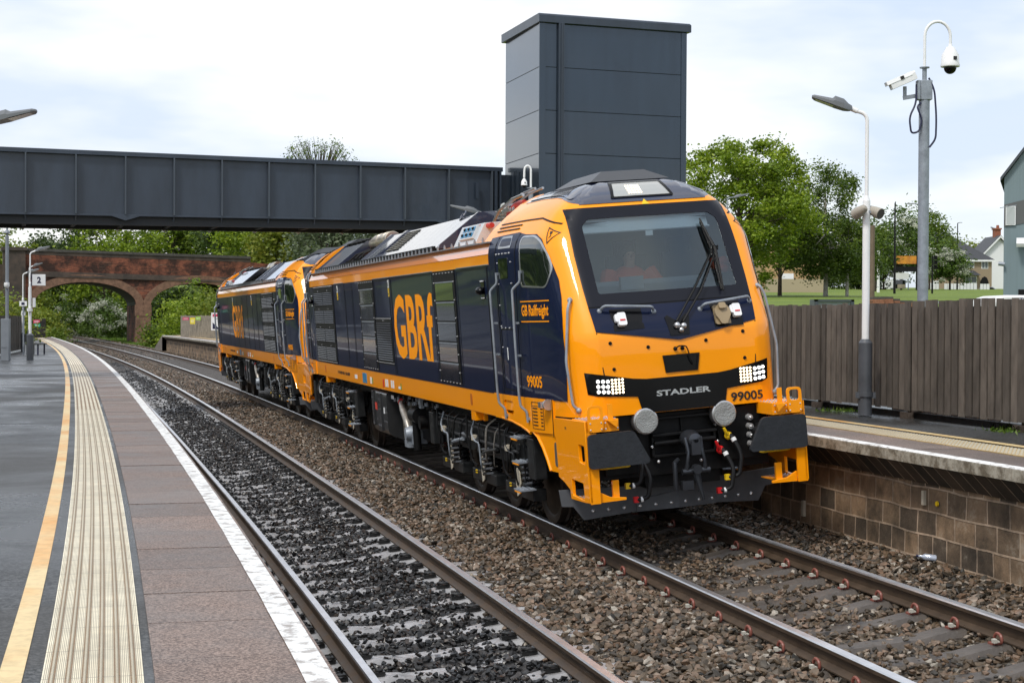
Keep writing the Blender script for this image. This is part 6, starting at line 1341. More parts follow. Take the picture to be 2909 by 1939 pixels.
b = MB(); b.box((.0, -.05, 1.9), (.16, .2, .12)); b.build('junction_box', whitep, l1)
p2 = at(65, 968, 76); l2 = platform_lamp((p2.x, p2.y, ZL), (1, .1, 0), 'white lamp post with small white signs farther along the left platform', 'platform lamp posts', h=at(65, 786, 76).z-ZL+.15, z1=.9)
p3 = at(83, 968, 92); platform_lamp((p3.x, p3.y, ZL), (1, .1, 0), 'farthest white lamp post of the left platform', 'platform lamp posts', h=at(83, 758, 92).z-ZL, z1=.9)
def sign(px0, py0, px1, py1, Y, label, m, txt=None, tm=None, name='sign'):
    a, c = at(px0, py0, Y), at(px1, py1, Y); root = empty(name, label, 'sign', loc=(a.x, a.y, c.z)); w_, h_ = c.x-a.x, a.z-c.z
    b = MB(); b.bx(0, w_, 0, .03, 0, h_); b.build('plate', m, root, smooth=0)
    b = MB(); b.bx(w_/2-.03, w_/2+.03, .03, .08, ZL-c.z, h_*.5); b.build('sign_post', galv, root)
    if txt: text(root, txt, lambda a_, c_, d: (a_, -.003-d, c_), w_*.25, w_*.75, h_*.22, h_*.78, tm or MAT['sign navy'], 'lettering', bold=.03)
    return root
s_ = sign(55, 855, 76, 869, 70, 'small white information sign above two numeral plates', whitep, 'i'); sign(60, 871, 72, 881, 70.2, 'black car stop plate reading 10 on the left platform', blackt, '10', whitep); sign(60, 884, 72, 895, 70.2, 'white car stop plate reading 6 on the left platform', whitep, '6', blackt)
# grey mast with cabinet
pm = gz(20, 1024, ZL); mm = empty('camera_mast', 'grey mast with white dome and cabinet at the left edge', 'cctv mast', loc=(pm.x, pm.y, ZL)); hm = at(22, 632, pm.y).z-ZL
greym = mat('mast grey', (.20, .22, .25), .45, var=.1)
b = MB(); b.cyl((0, 0, 0), (0, 0, hm-.5), .065, n=16); b.cyl((0, 0, hm-.5), (0, 0, hm), .035); b.lathe((0, 0, hm-.35), [(.03, .08), (.10, .02), (.12, -.04), (.04, -.07)]); b.build('mast_tube', greym, mm)
b = MB(); b.bx(-.2, .10, -.12, .12, 0, at(20, 905, pm.y).z-ZL); b.bx(-.2, .02, -.14, -.12, .5, .52); b.build('cabinet', greym, mm, bevel=.02)
zq = at(20, 807, pm.y).z-ZL; b = MB(); b.lathe((.02, -.1, zq-.08), [(.09, .14), (.10, .08), (.095, 0), (.05, -.06), (.001, -.08)]); b.build('dome_camera', whitep, mm)
# bench
pb = gz(103, 1006, ZL); bn = empty('bench', 'dark metal bench beside the number 2 lamp post', 'bench', loc=(pb.x, pb.y, ZL), rz=head(50)-.2)
b = MB(); b.bx(-.3, .3, -.8, .8, .43, .47); b.build('seat', blackm, bn, bevel=.01); b = MB(); b.box((-.33, 0, .72), (.04, 1.6, .35)); b.build('backrest', blackm, bn, bevel=.01)
for y in (-.65, .65): b = MB(); b.bx(-.28, -.22, y-.03, y+.03, 0, .43); b.bx(.18, .24, y-.03, y+.03, 0, .43); b.build('leg', cab_b, bn)
# timber fences of the left platform
darkf = mat('dark timber', (.028, .022, .017), .8, var=.4, vscale=6, bump=.4)
def plank_fence(px0, px1, py0, Y0, Y1, n, label, m=darkf, top=None, zb=ZL, w_=.16):
    a, c = at(px0, py0, Y0), at(px1, py0, Y1); d = Vector((c.x-a.x, c.y-a.y, 0)); L = d.length; d /= L; root = empty('fence', label, 'fence', loc=(a.x, a.y, zb), rz=math.atan2(d.y, d.x)); hh = (a.z if top is None else top)-zb
    for k in range(n): x = L*k/n; b = MB(); b.bx(x, x+L/n*.74, -.015, .015, .08, hh+rnd.uniform(-.03, .03)); b.build('board', m, root, smooth=0)
    for z in (.35, hh-.3): b = MB(); b.bx(0, L, .02, .08, z, z+.1); b.build('rail', m, root, smooth=0)
    return root
plank_fence(-30, 62, 897, 64, 78, 16, 'dark timber fence with gaps behind the grey mast')
plank_fence(92, 130, 905, 118, 122, 12, 'dark timber fence closing the end of the left platform')
def notice(px0, py0, px1, py1, Y, m, label):
    a, c = at(px0, py0, Y), at(px1, py1, Y); b = MB(); b.bx(0, c.x-a.x, 0, .03, 0, a.z-c.z); o = b.build('notice', m, smooth=0); o.location = (a.x, a.y, c.z)
    tag(o, label, 'notice'); l = MB(); w_, h_ = c.x-a.x, a.z-c.z
    for k in range(3): l.bx(w_*.15, w_*.85, -.006, 0, h_*(.25+.2*k), h_*(.25+.2*k)+h_*.06)
    l.build('print_lines', whitep, o, smooth=0)
pink = mat('pink red notice', (.55, .05, .12), .5); grn = mat('green notice', (.01, .32, .16), .5); lime = mat('lime notice', (.30, .55, .03), .5); yl = mat('yellow notice', (.75, .62, .02), .5)
notice(95, 908, 113, 918, 117, pink, 'red notice above the green one on the end fence'); notice(97, 919, 114, 928, 117, grn, 'green notice below the red one on the end fence')
# luminaire reaching in from the left
pn_ = at(-70, 345, 22); nl = empty('platform_lamp', 'grey lamp head reaching into the sky at the left edge', 'lamp post', loc=(pn_.x, pn_.y, ZL), group='platform lamp posts'); hn = pn_.z-ZL
b = MB(); b.cyl((0, 0, 0), (0, 0, 1), .09); b.cyl((0, 0, 1), (0, 0, hn-.9), .05); b.tube(arc_path([(0, 0, hn-.9), (0, 0, hn-.05), (.22, 0, hn+.02)], .2, 6), .026, 10); b.build('pole', whitep, nl); luminaire(nl, (.16, 0, hn+.0), (1, 0, 0), .62, .22)
# far right platform fence and notices
pf = [at(515, 897, 104), at(615, 893, 96)]
plank_fence(514, 640, 896, 107, 95, 44, 'pale weathered timber fence at the far end of the right platform', m=mat('grey timber', (.24, .21, .165), .85, var=.3, vscale=3), zb=ZR-.1)
for q in ((519, 901, 536, 909, 103, pink, 'pink notice on the pale timber fence'), (540, 902, 554, 920, 102, yl, 'yellow and white notice on the pale timber fence'), (556, 899, 570, 909, 101, lime, 'lime green notice on the pale timber fence')): notice(*q)
a, c = at(600, 888, 94), at(640, 938, 94); b = MB(); b.bx(0, c.x-a.x, 0, .05, 0, a.z-c.z); o = b.build('poster_board', whitep, smooth=0); o.location = (a.x, a.y, c.z); tag(o, 'white poster board with red heading beside the second locomotive', 'poster')
h_, w_ = a.z-c.z, c.x-a.x; b = MB(); b.bx(w_*.1, w_*.9, -.01, 0, h_*.78, h_*.93); b.build('heading', pink, o, smooth=0); b = MB(); b.add([(w_*.1, -.01, h_*.08), (w_*.6, -.01, h_*.08), (w_*.1, -.01, h_*.45)], [(0, 1, 2)]); b.build('blue_corner', MAT['sign navy'], o, smooth=0)
# small things by the right wall
b = MB(); pw = hitw = None
def wallpt(px, py):
    d = ray(px, py); best = None
    for i in range(0, 400):
        s = -5+i*.08; P = Vector(W(s, ew+.30)); a_ = head(s); n_ = Vector((math.cos(a_), math.sin(a_), 0)); t_ = (P-Vector((0, 0, CAMZ))).dot(n_)/d.dot(n_); Q = Vector((0, 0, CAMZ))+d*t_; e = abs((Q-P).dot(Vector((-n_.y, n_.x, 0))))
        if best is None or e < best[0]: best = (e, Q, a_)
    return best[1], best[2]
for (px, py, w_, h_, m_, nm, lb) in ((2628, 1413, .045, .14, cream, 'marker_plate', 'small cream plate fixed to the stone wall'), (2286, 1443, .06, .18, cream, 'marker_plate', 'mossy pale plate low on the dark stone wall')):
    Q, a_ = wallpt(px, py); b = MB(); b.bx(-.03, 0, -w_/2, w_/2, -h_/2, h_/2); o = b.build(nm, m_); o.location = Q; o.rotation_euler = (0, 0, a_); tag(o, lb, 'plate')
Q, a_ = wallpt(2666, 1430); b = MB(); b.lathe((-.01, 0, 0), [(.004, -.02), (.024, -.015), (.028, 0), (.01, .005)], 'x', 12); o = b.build('survey_marker', yelp); o.location = Q; o.rotation_euler = (0, 0, a_); tag(o, 'round yellow survey marker on the stone wall', 'marker')
pbt = gz(2632, 1584, .2); b = MB(); b.tube([(0, 0, 0), (.03, 0, 0), (.06, 0, 0), (.17, 0, 0), (.185, 0, 0)], [.012, .013, .032, .033, .02], 12); o = b.build('plastic_bottle', mat('clear bottle', (.45, .5, .6), .1, .2, coat=.5)); o.location = (pbt.x-.08, pbt.y, .22); o.rotation_euler = (0, .1, -.2)
b = MB(); b.cyl((-.022, 0, 0), (0, 0, 0), .014); b.build('cap', MAT['sign navy'], o); tag(o, 'crumpled clear plastic bottle lying on stones against the wall', 'bottle')
# ---------------------------------------------------------------- vegetation
def leafmat(name, c0, c1, c2, tr=.35):
    m = bpy.data.materials.new(name); m.use_nodes = True; t = m.node_tree; t.nodes.clear(); o = t.nodes.new('ShaderNodeOutputMaterial'); d = t.nodes.new('ShaderNodeBsdfPrincipled'); tl = t.nodes.new('ShaderNodeBsdfTranslucent'); mi = t.nodes.new('ShaderNodeMixShader'); mi.inputs[0].default_value = tr
    at_ = t.nodes.new('ShaderNodeAttribute'); at_.attribute_name = 'tint'; r = t.nodes.new('ShaderNodeValToRGB'); e = r.color_ramp.elements; e.new(.5)
    for i, (p, c) in enumerate(((0, c0), (.5, c1), (1, c2))): e[i].position = p; e[i].color = (*c, 1)
    t.links.new(at_.outputs['Fac'], r.inputs[0]); t.links.new(r.outputs[0], d.inputs['Base Color']); t.links.new(r.outputs[0], tl.inputs[0]); d.inputs['Roughness'].default_value = .55
    t.links.new(d.outputs[0], mi.inputs[1]); t.links.new(tl.outputs[0], mi.inputs[2]); t.links.new(mi.outputs[0], o.inputs[0]); return m
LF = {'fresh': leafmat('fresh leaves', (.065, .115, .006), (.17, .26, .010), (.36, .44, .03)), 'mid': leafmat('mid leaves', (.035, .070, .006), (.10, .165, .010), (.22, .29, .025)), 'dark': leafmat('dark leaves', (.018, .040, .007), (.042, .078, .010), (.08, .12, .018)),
      'yellow': leafmat('yellow green leaves', (.10, .15, .015), (.18, .24, .02), (.32, .33, .04)), 'grey': leafmat('grey green leaves', (.07, .10, .05), (.13, .17, .09), (.24, .28, .17)), 'birch': leafmat('birch leaves', (.026, .056, .007), (.085, .145, .012), (.20, .26, .03)), 'haw': leafmat('hawthorn leaves', (.035, .075, .010), (.075, .14, .015), (.15, .22, .035)), 'blossom': leafmat('blossom', (.40, .42, .33), (.58, .60, .50), (.75, .75, .66))}
barkm = mat('bark', (.06, .045, .033), .9, var=.4, vscale=6, bump=.6); birchm = mat('birch bark', (.42, .40, .37), .7, rgb2=(.16, .14, .12), vscale=4, bump=.3)
def crown(rs, n, shape, leaf, lumps, clump, spread, flat=1.0, droop=0, tintfn=None):
    """n leaf quads in clumps spread over lumpy ellipsoids; shape = list of (cx,cy,cz,rx,ry,rz)"""
    C_ = []; per = max(1, n//lumps); tw = sum(s[3]*s[4]*s[5] for s in shape)**(1/1)
    wts = [s[3]*s[5]*s[4] for s in shape]; tot = sum(wts)
    cen = []
    for s, wt in zip(shape, wts):
        k = max(1, int(lumps*wt/tot))
        for _ in range(k):
            while True:
                d = rs.normal(size=3); d /= np.linalg.norm(d)
                if d[2] > -.75: break
            r = rs.uniform(.35, 1.0)**.45; r *= 1+.16*math.sin(5*d[0]+3*d[2]+7*s[0])+.12*rs.normal(); cen.append((s[0]+d[0]*s[3]*r, s[1]+d[1]*s[4]*r, s[2]+d[2]*s[5]*r, rs.uniform(.6, 1.4)))
    cen = np.array(cen); idx = rs.integers(0, len(cen), n); P = cen[idx, :3]+rs.normal(size=(n, 3))*clump*cen[idx, 3:4]*np.array([1, 1, .62*flat]); 
    if droop: P[:, 2] -= np.abs(rs.normal(size=n))*droop
    tint = np.clip(.5+.22*(rs.random(len(cen))-.5)[idx]*2+.18*rs.normal(size=n), 0, 1)
    a = rs.normal(size=(n, 3)); a[:, 2] *= .5; a /= np.linalg.norm(a, axis=1)[:, None]; b_ = rs.normal(size=(n, 3)); b_ -= a*(a*b_).sum(1)[:, None]; b_ /= np.linalg.norm(b_, axis=1)[:, None]
    sz = leaf*rs.uniform(.6, 1.3, size=(n, 1)); A = a*sz; B = b_*sz*.62
    V = np.stack([P-A, P-B*.9+A*.1, P+A, P+B*.9+A*.1], 1).reshape(-1, 3); return V, np.repeat(tint, 4), cen
def leaf_obj(name, V, tint, m, parent):
    n = len(V)//4; me = bpy.data.meshes.new(name); me.vertices.add(n*4); me.vertices.foreach_set('co', V.astype(np.float32).ravel()); me.loops.add(n*4); me.polygons.add(n)
    me.loops.foreach_set('vertex_index', np.arange(n*4, dtype=np.int32)); me.polygons.foreach_set('loop_start', np.arange(0, n*4, 4, dtype=np.int32)); me.polygons.foreach_set('loop_total', np.full(n, 4, dtype=np.int32))
    at_ = me.attributes.new('tint', 'FLOAT', 'POINT'); at_.data.foreach_set('value', tint.astype(np.float32)); me.materials.append(m); me.update(); me.validate(); o = bpy.data.objects.new(name, me); col.objects.link(o); o.parent = parent; return o
def tree(loc, h, shape, n, leaf, kind, label, cat='tree', group=None, seed=0, trunk=.16, bark=None, lumps=60, clump=.5, droop=0, name=None, blossom=0, base=.0):
    rs = np.random.default_rng(seed); root = empty(name or 'tree', label, cat, loc=loc, group=group); V, t, cen = crown(rs, n, shape, leaf, lumps, clump, 1, droop=droop)
    leaf_obj('crown', V, t, LF[kind], root)
    b = MB(); top = max(s[2] for s in shape); b.tube([(0, 0, -.5), (0, 0, .3), (.1*trunk, 0, h*.35), (-.3*trunk, .1, top)], [trunk*1.3, trunk, trunk*.75, trunk*.25], 8)
    for c in cen[rs.choice(len(cen), min(len(cen), 26), replace=False)]:
        z0 = rs.uniform(.25, .7)*top; m_ = Vector((c[0]*.45, c[1]*.45, z0+(c[2]-z0)*.6)); b.tube([(0, 0, z0), tuple(m_), (c[0], c[1], c[2])], [trunk*.34, trunk*.18, trunk*.05], 5)
    b.build('trunk', bark or barkm, root)
    if blossom:
        V, t, _ = crown(rs, blossom, [(s[0], s[1]-.1, s[2], s[3]*1.03, s[4]*1.03, s[5]*1.03) for s in shape], leaf*.75, max(12, lumps//2), clump*.55, 1); leaf_obj('blossom', V, t, LF['blossom'], root)
    return root
def at_tree(px, pybase, Y, pytop, w_px, kind, n, leaf, label, ell=None, seed=0, **kw):
    g = at(px, pybase, Y); zt_ = at(px, pytop, Y).z; z0 = terrain(g.x, g.y); h = zt_-z0; rw = w_px/2*Y/FPX
    sh = ell(h, rw) if ell else [(0, 0, h*.58, rw, rw*.9, h*.42)]
    return tree((g.x, g.y, z0), h, sh, n, leaf, kind, label, seed=seed, **kw)
# --- two big trees and the birches over the right fence
at_tree(2098, 850, 112, 382, 400, 'fresh', 38000, .125, 'tall bushy bright green tree right of the lift tower', lambda h, r: [(-.4, 0, h*.74, r*.85, r*.8, h*.22), (r*.15, 0, h*.55, r*1.0, r*.9, h*.22), (-.2, 0, h*.32, r*.8, r*.8, h*.16), (r*.55, 0, h*.74, r*.45, r*.5, h*.14), (-.3, 0, h*.17, r*.7, r*.6, h*.13)], seed=11, trunk=.22, lumps=300, clump=.36)
at_tree(2345, 858, 118, 455, 335, 'birch', 36000, .10, 'birch with loose top and dense drooping lower crown beside the white lamp post', lambda h, r: [(.1, 0, h*.80, r*.55, r*.5, h*.18), (0, 0, h*.42, r*.98, r*.8, h*.24), (.6, 0, h*.26, r*.8, r*.6, h*.14)], seed=12, trunk=.17, bark=birchm, lumps=330, clump=.30, droop=.35)
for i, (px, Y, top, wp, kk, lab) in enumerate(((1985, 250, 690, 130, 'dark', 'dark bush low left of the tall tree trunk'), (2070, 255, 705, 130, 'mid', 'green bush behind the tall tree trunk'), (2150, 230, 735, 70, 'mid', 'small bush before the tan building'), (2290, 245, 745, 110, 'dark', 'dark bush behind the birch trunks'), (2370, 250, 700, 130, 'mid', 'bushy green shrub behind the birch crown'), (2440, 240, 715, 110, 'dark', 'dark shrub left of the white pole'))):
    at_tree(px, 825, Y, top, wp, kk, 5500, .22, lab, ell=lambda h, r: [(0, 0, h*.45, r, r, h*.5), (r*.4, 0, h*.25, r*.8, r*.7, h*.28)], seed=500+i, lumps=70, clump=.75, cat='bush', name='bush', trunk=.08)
g = at(2398, 858, 117); b = MB(); b.tube([(0, 0, -1), (0, 0, 2.0), (.1, 0, 5)], [.13, .11, .05], 8); o = b.build('birch_trunk', birchm); o.location = (g.x+.2, g.y, terrain(g.x, g.y)); tag(o, 'second pale birch stem beside the dense birch crown', 'tree trunk')
at_tree(2215, 850, 122, 540, 230, 'mid', 18000, .12, 'low dark green tree between the tall tree and the birch', seed=13, lumps=80, clump=.32)
at_tree(2485, 835, 190, 640, 120, 'birch', 5000, .16, 'slim green tree right of the white lamp post', seed=14, lumps=60, clump=.5)
at_tree(2560, 830, 230, 605, 170, 'haw', 6500, .22, 'hawthorn with pale blossom behind the rusty orange sign', seed=15, lumps=70, clump=.7, blossom=2600)
at_tree(2640, 830, 250, 601, 150, 'mid', 8500, .20, 'full green tree behind the galvanised camera mast', seed=16, lumps=80, clump=.75)
at_tree(2698, 832, 240, 706, 95, 'haw', 5200, .2, 'blossoming hawthorn bush in front of the beige house', seed=17, lumps=60, clump=.6, blossom=3600)
at_tree(2510, 832, 235, 680, 110, 'haw', 4000, .2, 'blossoming hawthorn left of the rusty orange sign', seed=18, lumps=60, clump=.6, blossom=1800)
at_tree(2652, 826, 300, 645, 70, 'mid', 4200, .25, 'green tree whose crown touches the dark house roof', seed=19, lumps=50, clump=.8)
at_tree(2800, 815, 380, 684, 150, 'yellow', 5000, .34, 'olive green trees behind the gap between the two houses', seed=20, lumps=60, clump=1.2)
# --- wood behind the brick bridge and along the line
kinds = {0: ('mid', 'mid green woodland tree'), 1: ('dark', 'dark green woodland tree'), 2: ('fresh', 'fresh green woodland tree'), 3: ('yellow', 'yellow green woodland tree'), 4: ('grey', 'silvery grey green woodland tree')}
WOOD = [ # px, Y, top py, width px, kind, where
 (20, 205, 668, 120, 3, 'standing above the left end of the brick bridge'), (75, 190, 690, 90, 3, 'small one above the bridge pilaster'), (118, 215, 650, 110, 1, 'left of the sky gap above the bridge'),
 (150, 235, 690, 80, 0, 'low in the sky gap above the bridge'), (205, 225, 612, 130, 1, 'tall and narrow above the left arch'), (300, 200, 618, 190, 2, 'broad one above the left arch'), (255, 215, 600, 120, 0, 'behind the broad one above the left arch'),
 (395, 205, 600, 170, 2, 'above the bridge pier'), (480, 210, 600, 180, 0, 'above the right arch'), (570, 215, 598, 170, 0, 'above the right end of the parapet'), (655, 200, 605, 140, 1, 'behind the right end of the bridge'),
 (730, 178, 590, 190, 2, 'bright one right of the bridge end'), (790, 170, 610, 120, 3, 'with yellow tips right of the bridge end'), (850, 190, 600, 170, 0, 'behind the second locomotive roof'),
 (930, 160, 600, 190, 4, 'above the coupling of the locomotives'), (1020, 165, 610, 200, 4, 'above the exhaust of the leading locomotive'), (1110, 170, 620, 160, 4, 'beside the end of the footbridge'), (1200, 180, 640, 170, 4, 'hidden low behind the hatches')]
for i, (px, Y, top, wp, k, wh) in enumerate(WOOD):
    kk, lab = kinds[k]; at_tree(px, 900, Y, top, wp, kk, 5200, .21 if Y < 200 else .24, lab+' '+wh, seed=100+i, lumps=70, clump=.75, group='woodland trees beyond the brick bridge', trunk=.25)
# bare twiggy tree above the footbridge
g = at(905, 900, 190); z0 = terrain(g.x, g.y); zt_ = at(905, 396, 190).z; root = empty('twiggy_tree', 'nearly bare twiggy tree top showing above the footbridge', 'tree', loc=(g.x, g.y, z0)); H_ = zt_-z0; rs = np.random.default_rng(5); b = MB(); b.tube([(0, 0, 0), (0, 0, H_*.6)], [.3, .15], 8); pts = []
for k in range(130):
    a = rs.uniform(0, 6.28); q = rs.uniform(.1, 1); r_ = 4.3*math.sqrt(q); z1 = H_*(1-.0)-2.9*q+rs.normal()*.35; z1 = min(z1, H_); e = Vector((math.cos(a)*r_, math.sin(a)*r_, z1)); m_ = Vector((e.x*.55, e.y*.55, H_*.6+(z1-H_*.6)*.62)); b.tube([(0, 0, H_*.5+rs.uniform(-2, 1.5)), tuple(m_), tuple(e)], [.07, .045, .022], 4); pts.append(e)
b.build('branches', barkm, root); P = np.array([tuple(p) for p in pts]); idx = rs.integers(0, len(P), 1500); C3 = P[idx]+rs.normal(size=(1500, 3))*.28; a = rs.normal(size=(1500, 3))*.07; c = rs.normal(size=(1500, 3))*.05
leaf_obj('sparse_leaves', np.stack([C3-a, C3-c, C3+a, C3+c], 1).reshape(-1, 3), rs.random(6000), LF['mid'], root)
# greenery seen through the arches and along the cess
BUSH = [(110, 205, 800, 110, 'mid', 0, 'dark bush at the left inside the left arch'), (170, 215, 770, 130, 'fresh', 0, 'bright bush in the middle of the left arch'), (215, 200, 830, 110, 'haw', 2200, 'blossoming hawthorn low in the left arch'), (265, 215, 790, 120, 'mid', 0, 'green tree on the right inside the left arch'),
 (300, 190, 840, 130, 'haw', 3400, 'large white blossoming hawthorn beside the pier'), (345, 210, 800, 110, 'dark', 0, 'dark foliage right in the left arch'), (130, 185, 880, 90, 'yellow', 0, 'yellow green bush behind the end fence'), (70, 130, 860, 60, 'yellow', 0, 'yellow green shrub behind the left platform signs'), (20, 100, 850, 90, 'yellow', 0, 'yellow green shrub behind the grey mast'),
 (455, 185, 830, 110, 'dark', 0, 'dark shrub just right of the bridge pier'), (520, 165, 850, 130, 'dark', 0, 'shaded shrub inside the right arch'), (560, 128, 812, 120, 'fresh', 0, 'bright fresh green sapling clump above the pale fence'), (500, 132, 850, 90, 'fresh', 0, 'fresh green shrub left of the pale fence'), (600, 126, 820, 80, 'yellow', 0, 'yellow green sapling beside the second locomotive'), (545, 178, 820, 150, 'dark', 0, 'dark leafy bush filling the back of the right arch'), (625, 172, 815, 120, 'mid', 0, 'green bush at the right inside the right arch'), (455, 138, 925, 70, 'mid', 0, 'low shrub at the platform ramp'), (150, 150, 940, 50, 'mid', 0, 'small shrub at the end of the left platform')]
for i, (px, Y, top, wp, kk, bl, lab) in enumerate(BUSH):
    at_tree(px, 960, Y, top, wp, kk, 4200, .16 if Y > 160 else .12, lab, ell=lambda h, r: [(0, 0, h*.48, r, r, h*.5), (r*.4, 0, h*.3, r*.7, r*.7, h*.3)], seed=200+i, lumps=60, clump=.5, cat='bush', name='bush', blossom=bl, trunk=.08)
# hedge and trees left of the left platform: out of frame, mirrored in the paint of the locomotives
for i, (s, o_, h, kk) in enumerate(((16, -21, 5.5, 'dark'), (24, -21, 5, 'mid'), (32, -21, 5, 'dark'), (40, -21, 5.5, 'mid'), (49, -21, 5, 'dark'), (58, -20, 5.5, 'mid'), (68, -20, 5, 'dark'), (80, -19, 6, 'dark'), (92, -18, 6, 'mid'))):
    x, y, _ = W(s, o_); tree((x, y, terrain(x, y)), h, [(0, 0, h*.5, 4.6, 3.0, h*.5)], 3600, .30, kk, 'leafy tree outside the frame left of the platform', seed=300+i, lumps=50, clump=.8, group='trees left of the left platform')
# grass tufts between platform end and bridge
grs = leafmat('grass blades', (.06, .13, .012), (.11, .20, .02), (.18, .26, .04))
def tufts(name, pts, n, h, label):
    rs = np.random.default_rng(len(pts)+n); P = []; 
    for _ in range(n):
        (s, o_) = (rs.uniform(pts[0], pts[1]), rs.uniform(pts[2], pts[3])); x, y, _z = W(s, o_); P.append((x, y, terrain(x, y)))
    P = np.array(P); a = np.zeros((n, 3)); a[:, 2] = rs.uniform(.5, 1, n)*h; a[:, :2] = rs.normal(size=(n, 2))*h*.3; c = rs.normal(size=(n, 3))*h*.12; c[:, 2] = 0
    o = leaf_obj(name, np.stack([P-c, P+a*.5-c*.5, P+a, P+c], 1).reshape(-1, 3), np.repeat(rs.random(n), 4), grs, None); return tag(o, label, 'grass', kind='stuff')
tufts('grass', (130, 175, 5.6, 9.5), 14000, .5, 'bright green grass growing along the line by the bridge pier')
tufts('grass', (175, 260, 6, 12), 9000, .6, 'bright green grass beyond the brick bridge')
tufts('grass', (128, 160, -9, -3.5), 5000, .5, 'green grass past the end of the left platform')
# weeds at the fence foot
for i, s in enumerate((9.2, 13.4, 5.4)):
    rs = np.random.default_rng(50+i); x, y, _ = W(s, OF-.10); n = 160; P = np.array([x, y, ZR])+rs.normal(size=(n, 3))*np.array([.16, .16, 0]); P[:, 2] = ZR; a = rs.normal(size=(n, 3))*.03; a[:, 2] = rs.uniform(.03, .10, n); c = rs.normal(size=(n, 3))*.012
    o = leaf_obj('weeds', np.stack([P-c, P+a*.5+c, P+a, P+c], 1).reshape(-1, 3), np.repeat(rs.random(n), 4), grs, None); tag(o, 'weeds sprouting at the foot of the right platform fence', 'weeds', kind='stuff')
# ---------------------------------------------------------------- town beyond the fence
def img_box(px0, py0, px1, py1, Y, depth=1.0):
    a, c = at(px0, py0, Y), at(px1, py1, Y); return a.x, c.x, Y, Y+depth, c.z, a.z
clad = mat('blue grey cladding', (.16, .215, .235), .5, var=.06, vscale=2, stretch=(8, 8, .2)); clad2 = mat('dark cladding band', (.095, .10, .10), .5)
# blue-grey industrial building at the right edge
Yb = 44.; e0 = at(2853, 505, Yb); apx = at(2990, 320, Yb); base = at(2853, 900, Yb)
root = empty('industrial_building', 'blue grey clad building with a pitched roof at the right edge', 'building', loc=(e0.x, Yb, 1.0), rz=-.318)
zE, zA, wB = e0.z-1, apx.z-1, 6.5
b = MB(); b.poly([(0, 0), (wB, 0), (wB, zE), (apx.x-e0.x, zA), (0, zE)], (), 14, lambda x, z, d: (x, d, z)); b.build('wall', clad, root, smooth=0)
b = MB(); dx, dz = apx.x-e0.x, zA-zE; b.add([(-.1, -.15, zE-.1), (dx, -.15, zA), (dx, 14, zA), (-.1, 14, zE-.1), (-.1, -.15, zE-.0), (dx, -.15, zA+.1), (dx, 14, zA+.1), (-.1, 14, zE)], [(0, 1, 2, 3), (4, 5, 6, 7), (0, 1, 5, 4), (0, 4, 7, 3)]); b.build('roof', mat('roof edge', (.05, .06, .07), .5), root, smooth=0)
zw = lambda py: at(2870, py, Yb).z-1; xw = lambda px: at(px, 600, Yb).x-e0.x
b = MB(); b.add([(0, -.02, zw(645)), (wB, -.02, zw(645)+1.2), (wB, -.02, zw(562)+1.4), (0, -.02, zw(582))], [(0, 1, 2, 3)]); b.build('dark_band', clad2, root, smooth=0)
b = MB(); b.bx(xw(2857), xw(2884), -.06, -.02, zw(640), zw(586)); o = b.build('window', whitep, root, smooth=0); b = MB(); b.bx(xw(2859), xw(2882), -.065, -.06, zw(638), zw(588)); b.build('pane', mat('frosted pane', (.42, .45, .45), .25), o, smooth=0); b = MB(); b.add([(xw(2842), -.35, zw(592)), (xw(2886), -.02, zw(582)), (xw(2886), -.02, zw(584)), (xw(2842), -.35, zw(594))], [(0, 1, 2, 3)]); b.build('open_sash', galv, o, smooth=0)
b = MB(); b.box((xw(2902), -.25, zw(690)), (.28, .35, .10), rot=Matrix.Rotation(.5, 3, 'X')); b.cyl((xw(2902), -.1, zw(692)), (xw(2902), 0, zw(692)), .03); b.build('floodlight', whitep, root); b = MB(); b.cyl((-.13, -.1, zw(749)), (.03, -.1, zw(751)), .055); b.build('wall_camera', galv, root)
b = MB(); b.bx(xw(2893), wB, -.03, .0, -1, zw(822)); b.build('dark_opening', blackm, root, smooth=0)  # flat black sheet stands in for the unlit opening in the wall
# white van roof
vn = empty('white_van', 'white van showing only its roof above the fence', 'van', loc=(at(2815, 862, 38.).x, 38., 1.0)); zv = at(2860, 838, 38.).z-1
b = MB(); b.loft([[(x, y, z) for x, z in ((.0, .3), (.0, zv-.28), (.12, zv-.07), (.35, zv), (4.2, zv), (4.6, zv-.1), (4.7, .3))] for y in (0, 1.9)]); b.build('body', whitep, vn, smooth=30, bevel=.05)
for x in (.8, 3.8): b = MB(); b.lathe((x, 0, .33), [(.1, -.02), (.33, 0), (.33, .2), (.1, .22)], 'y', 20); b.build('wheel', rubber, vn)
b = MB(); b.bx(.05, .09, .3, 1.6, zv-.65, zv-.3); b.bx(.4, 1.2, -.01, .0, zv-.7, zv-.25); b.build('window', blackg, vn, smooth=0)
text(vn, 'GTS', lambda a, c, d: (a, -.054-d, c), .55, .80, zv-.19, zv-.06, MAT['sign navy'], 'lettering', bold=.02)
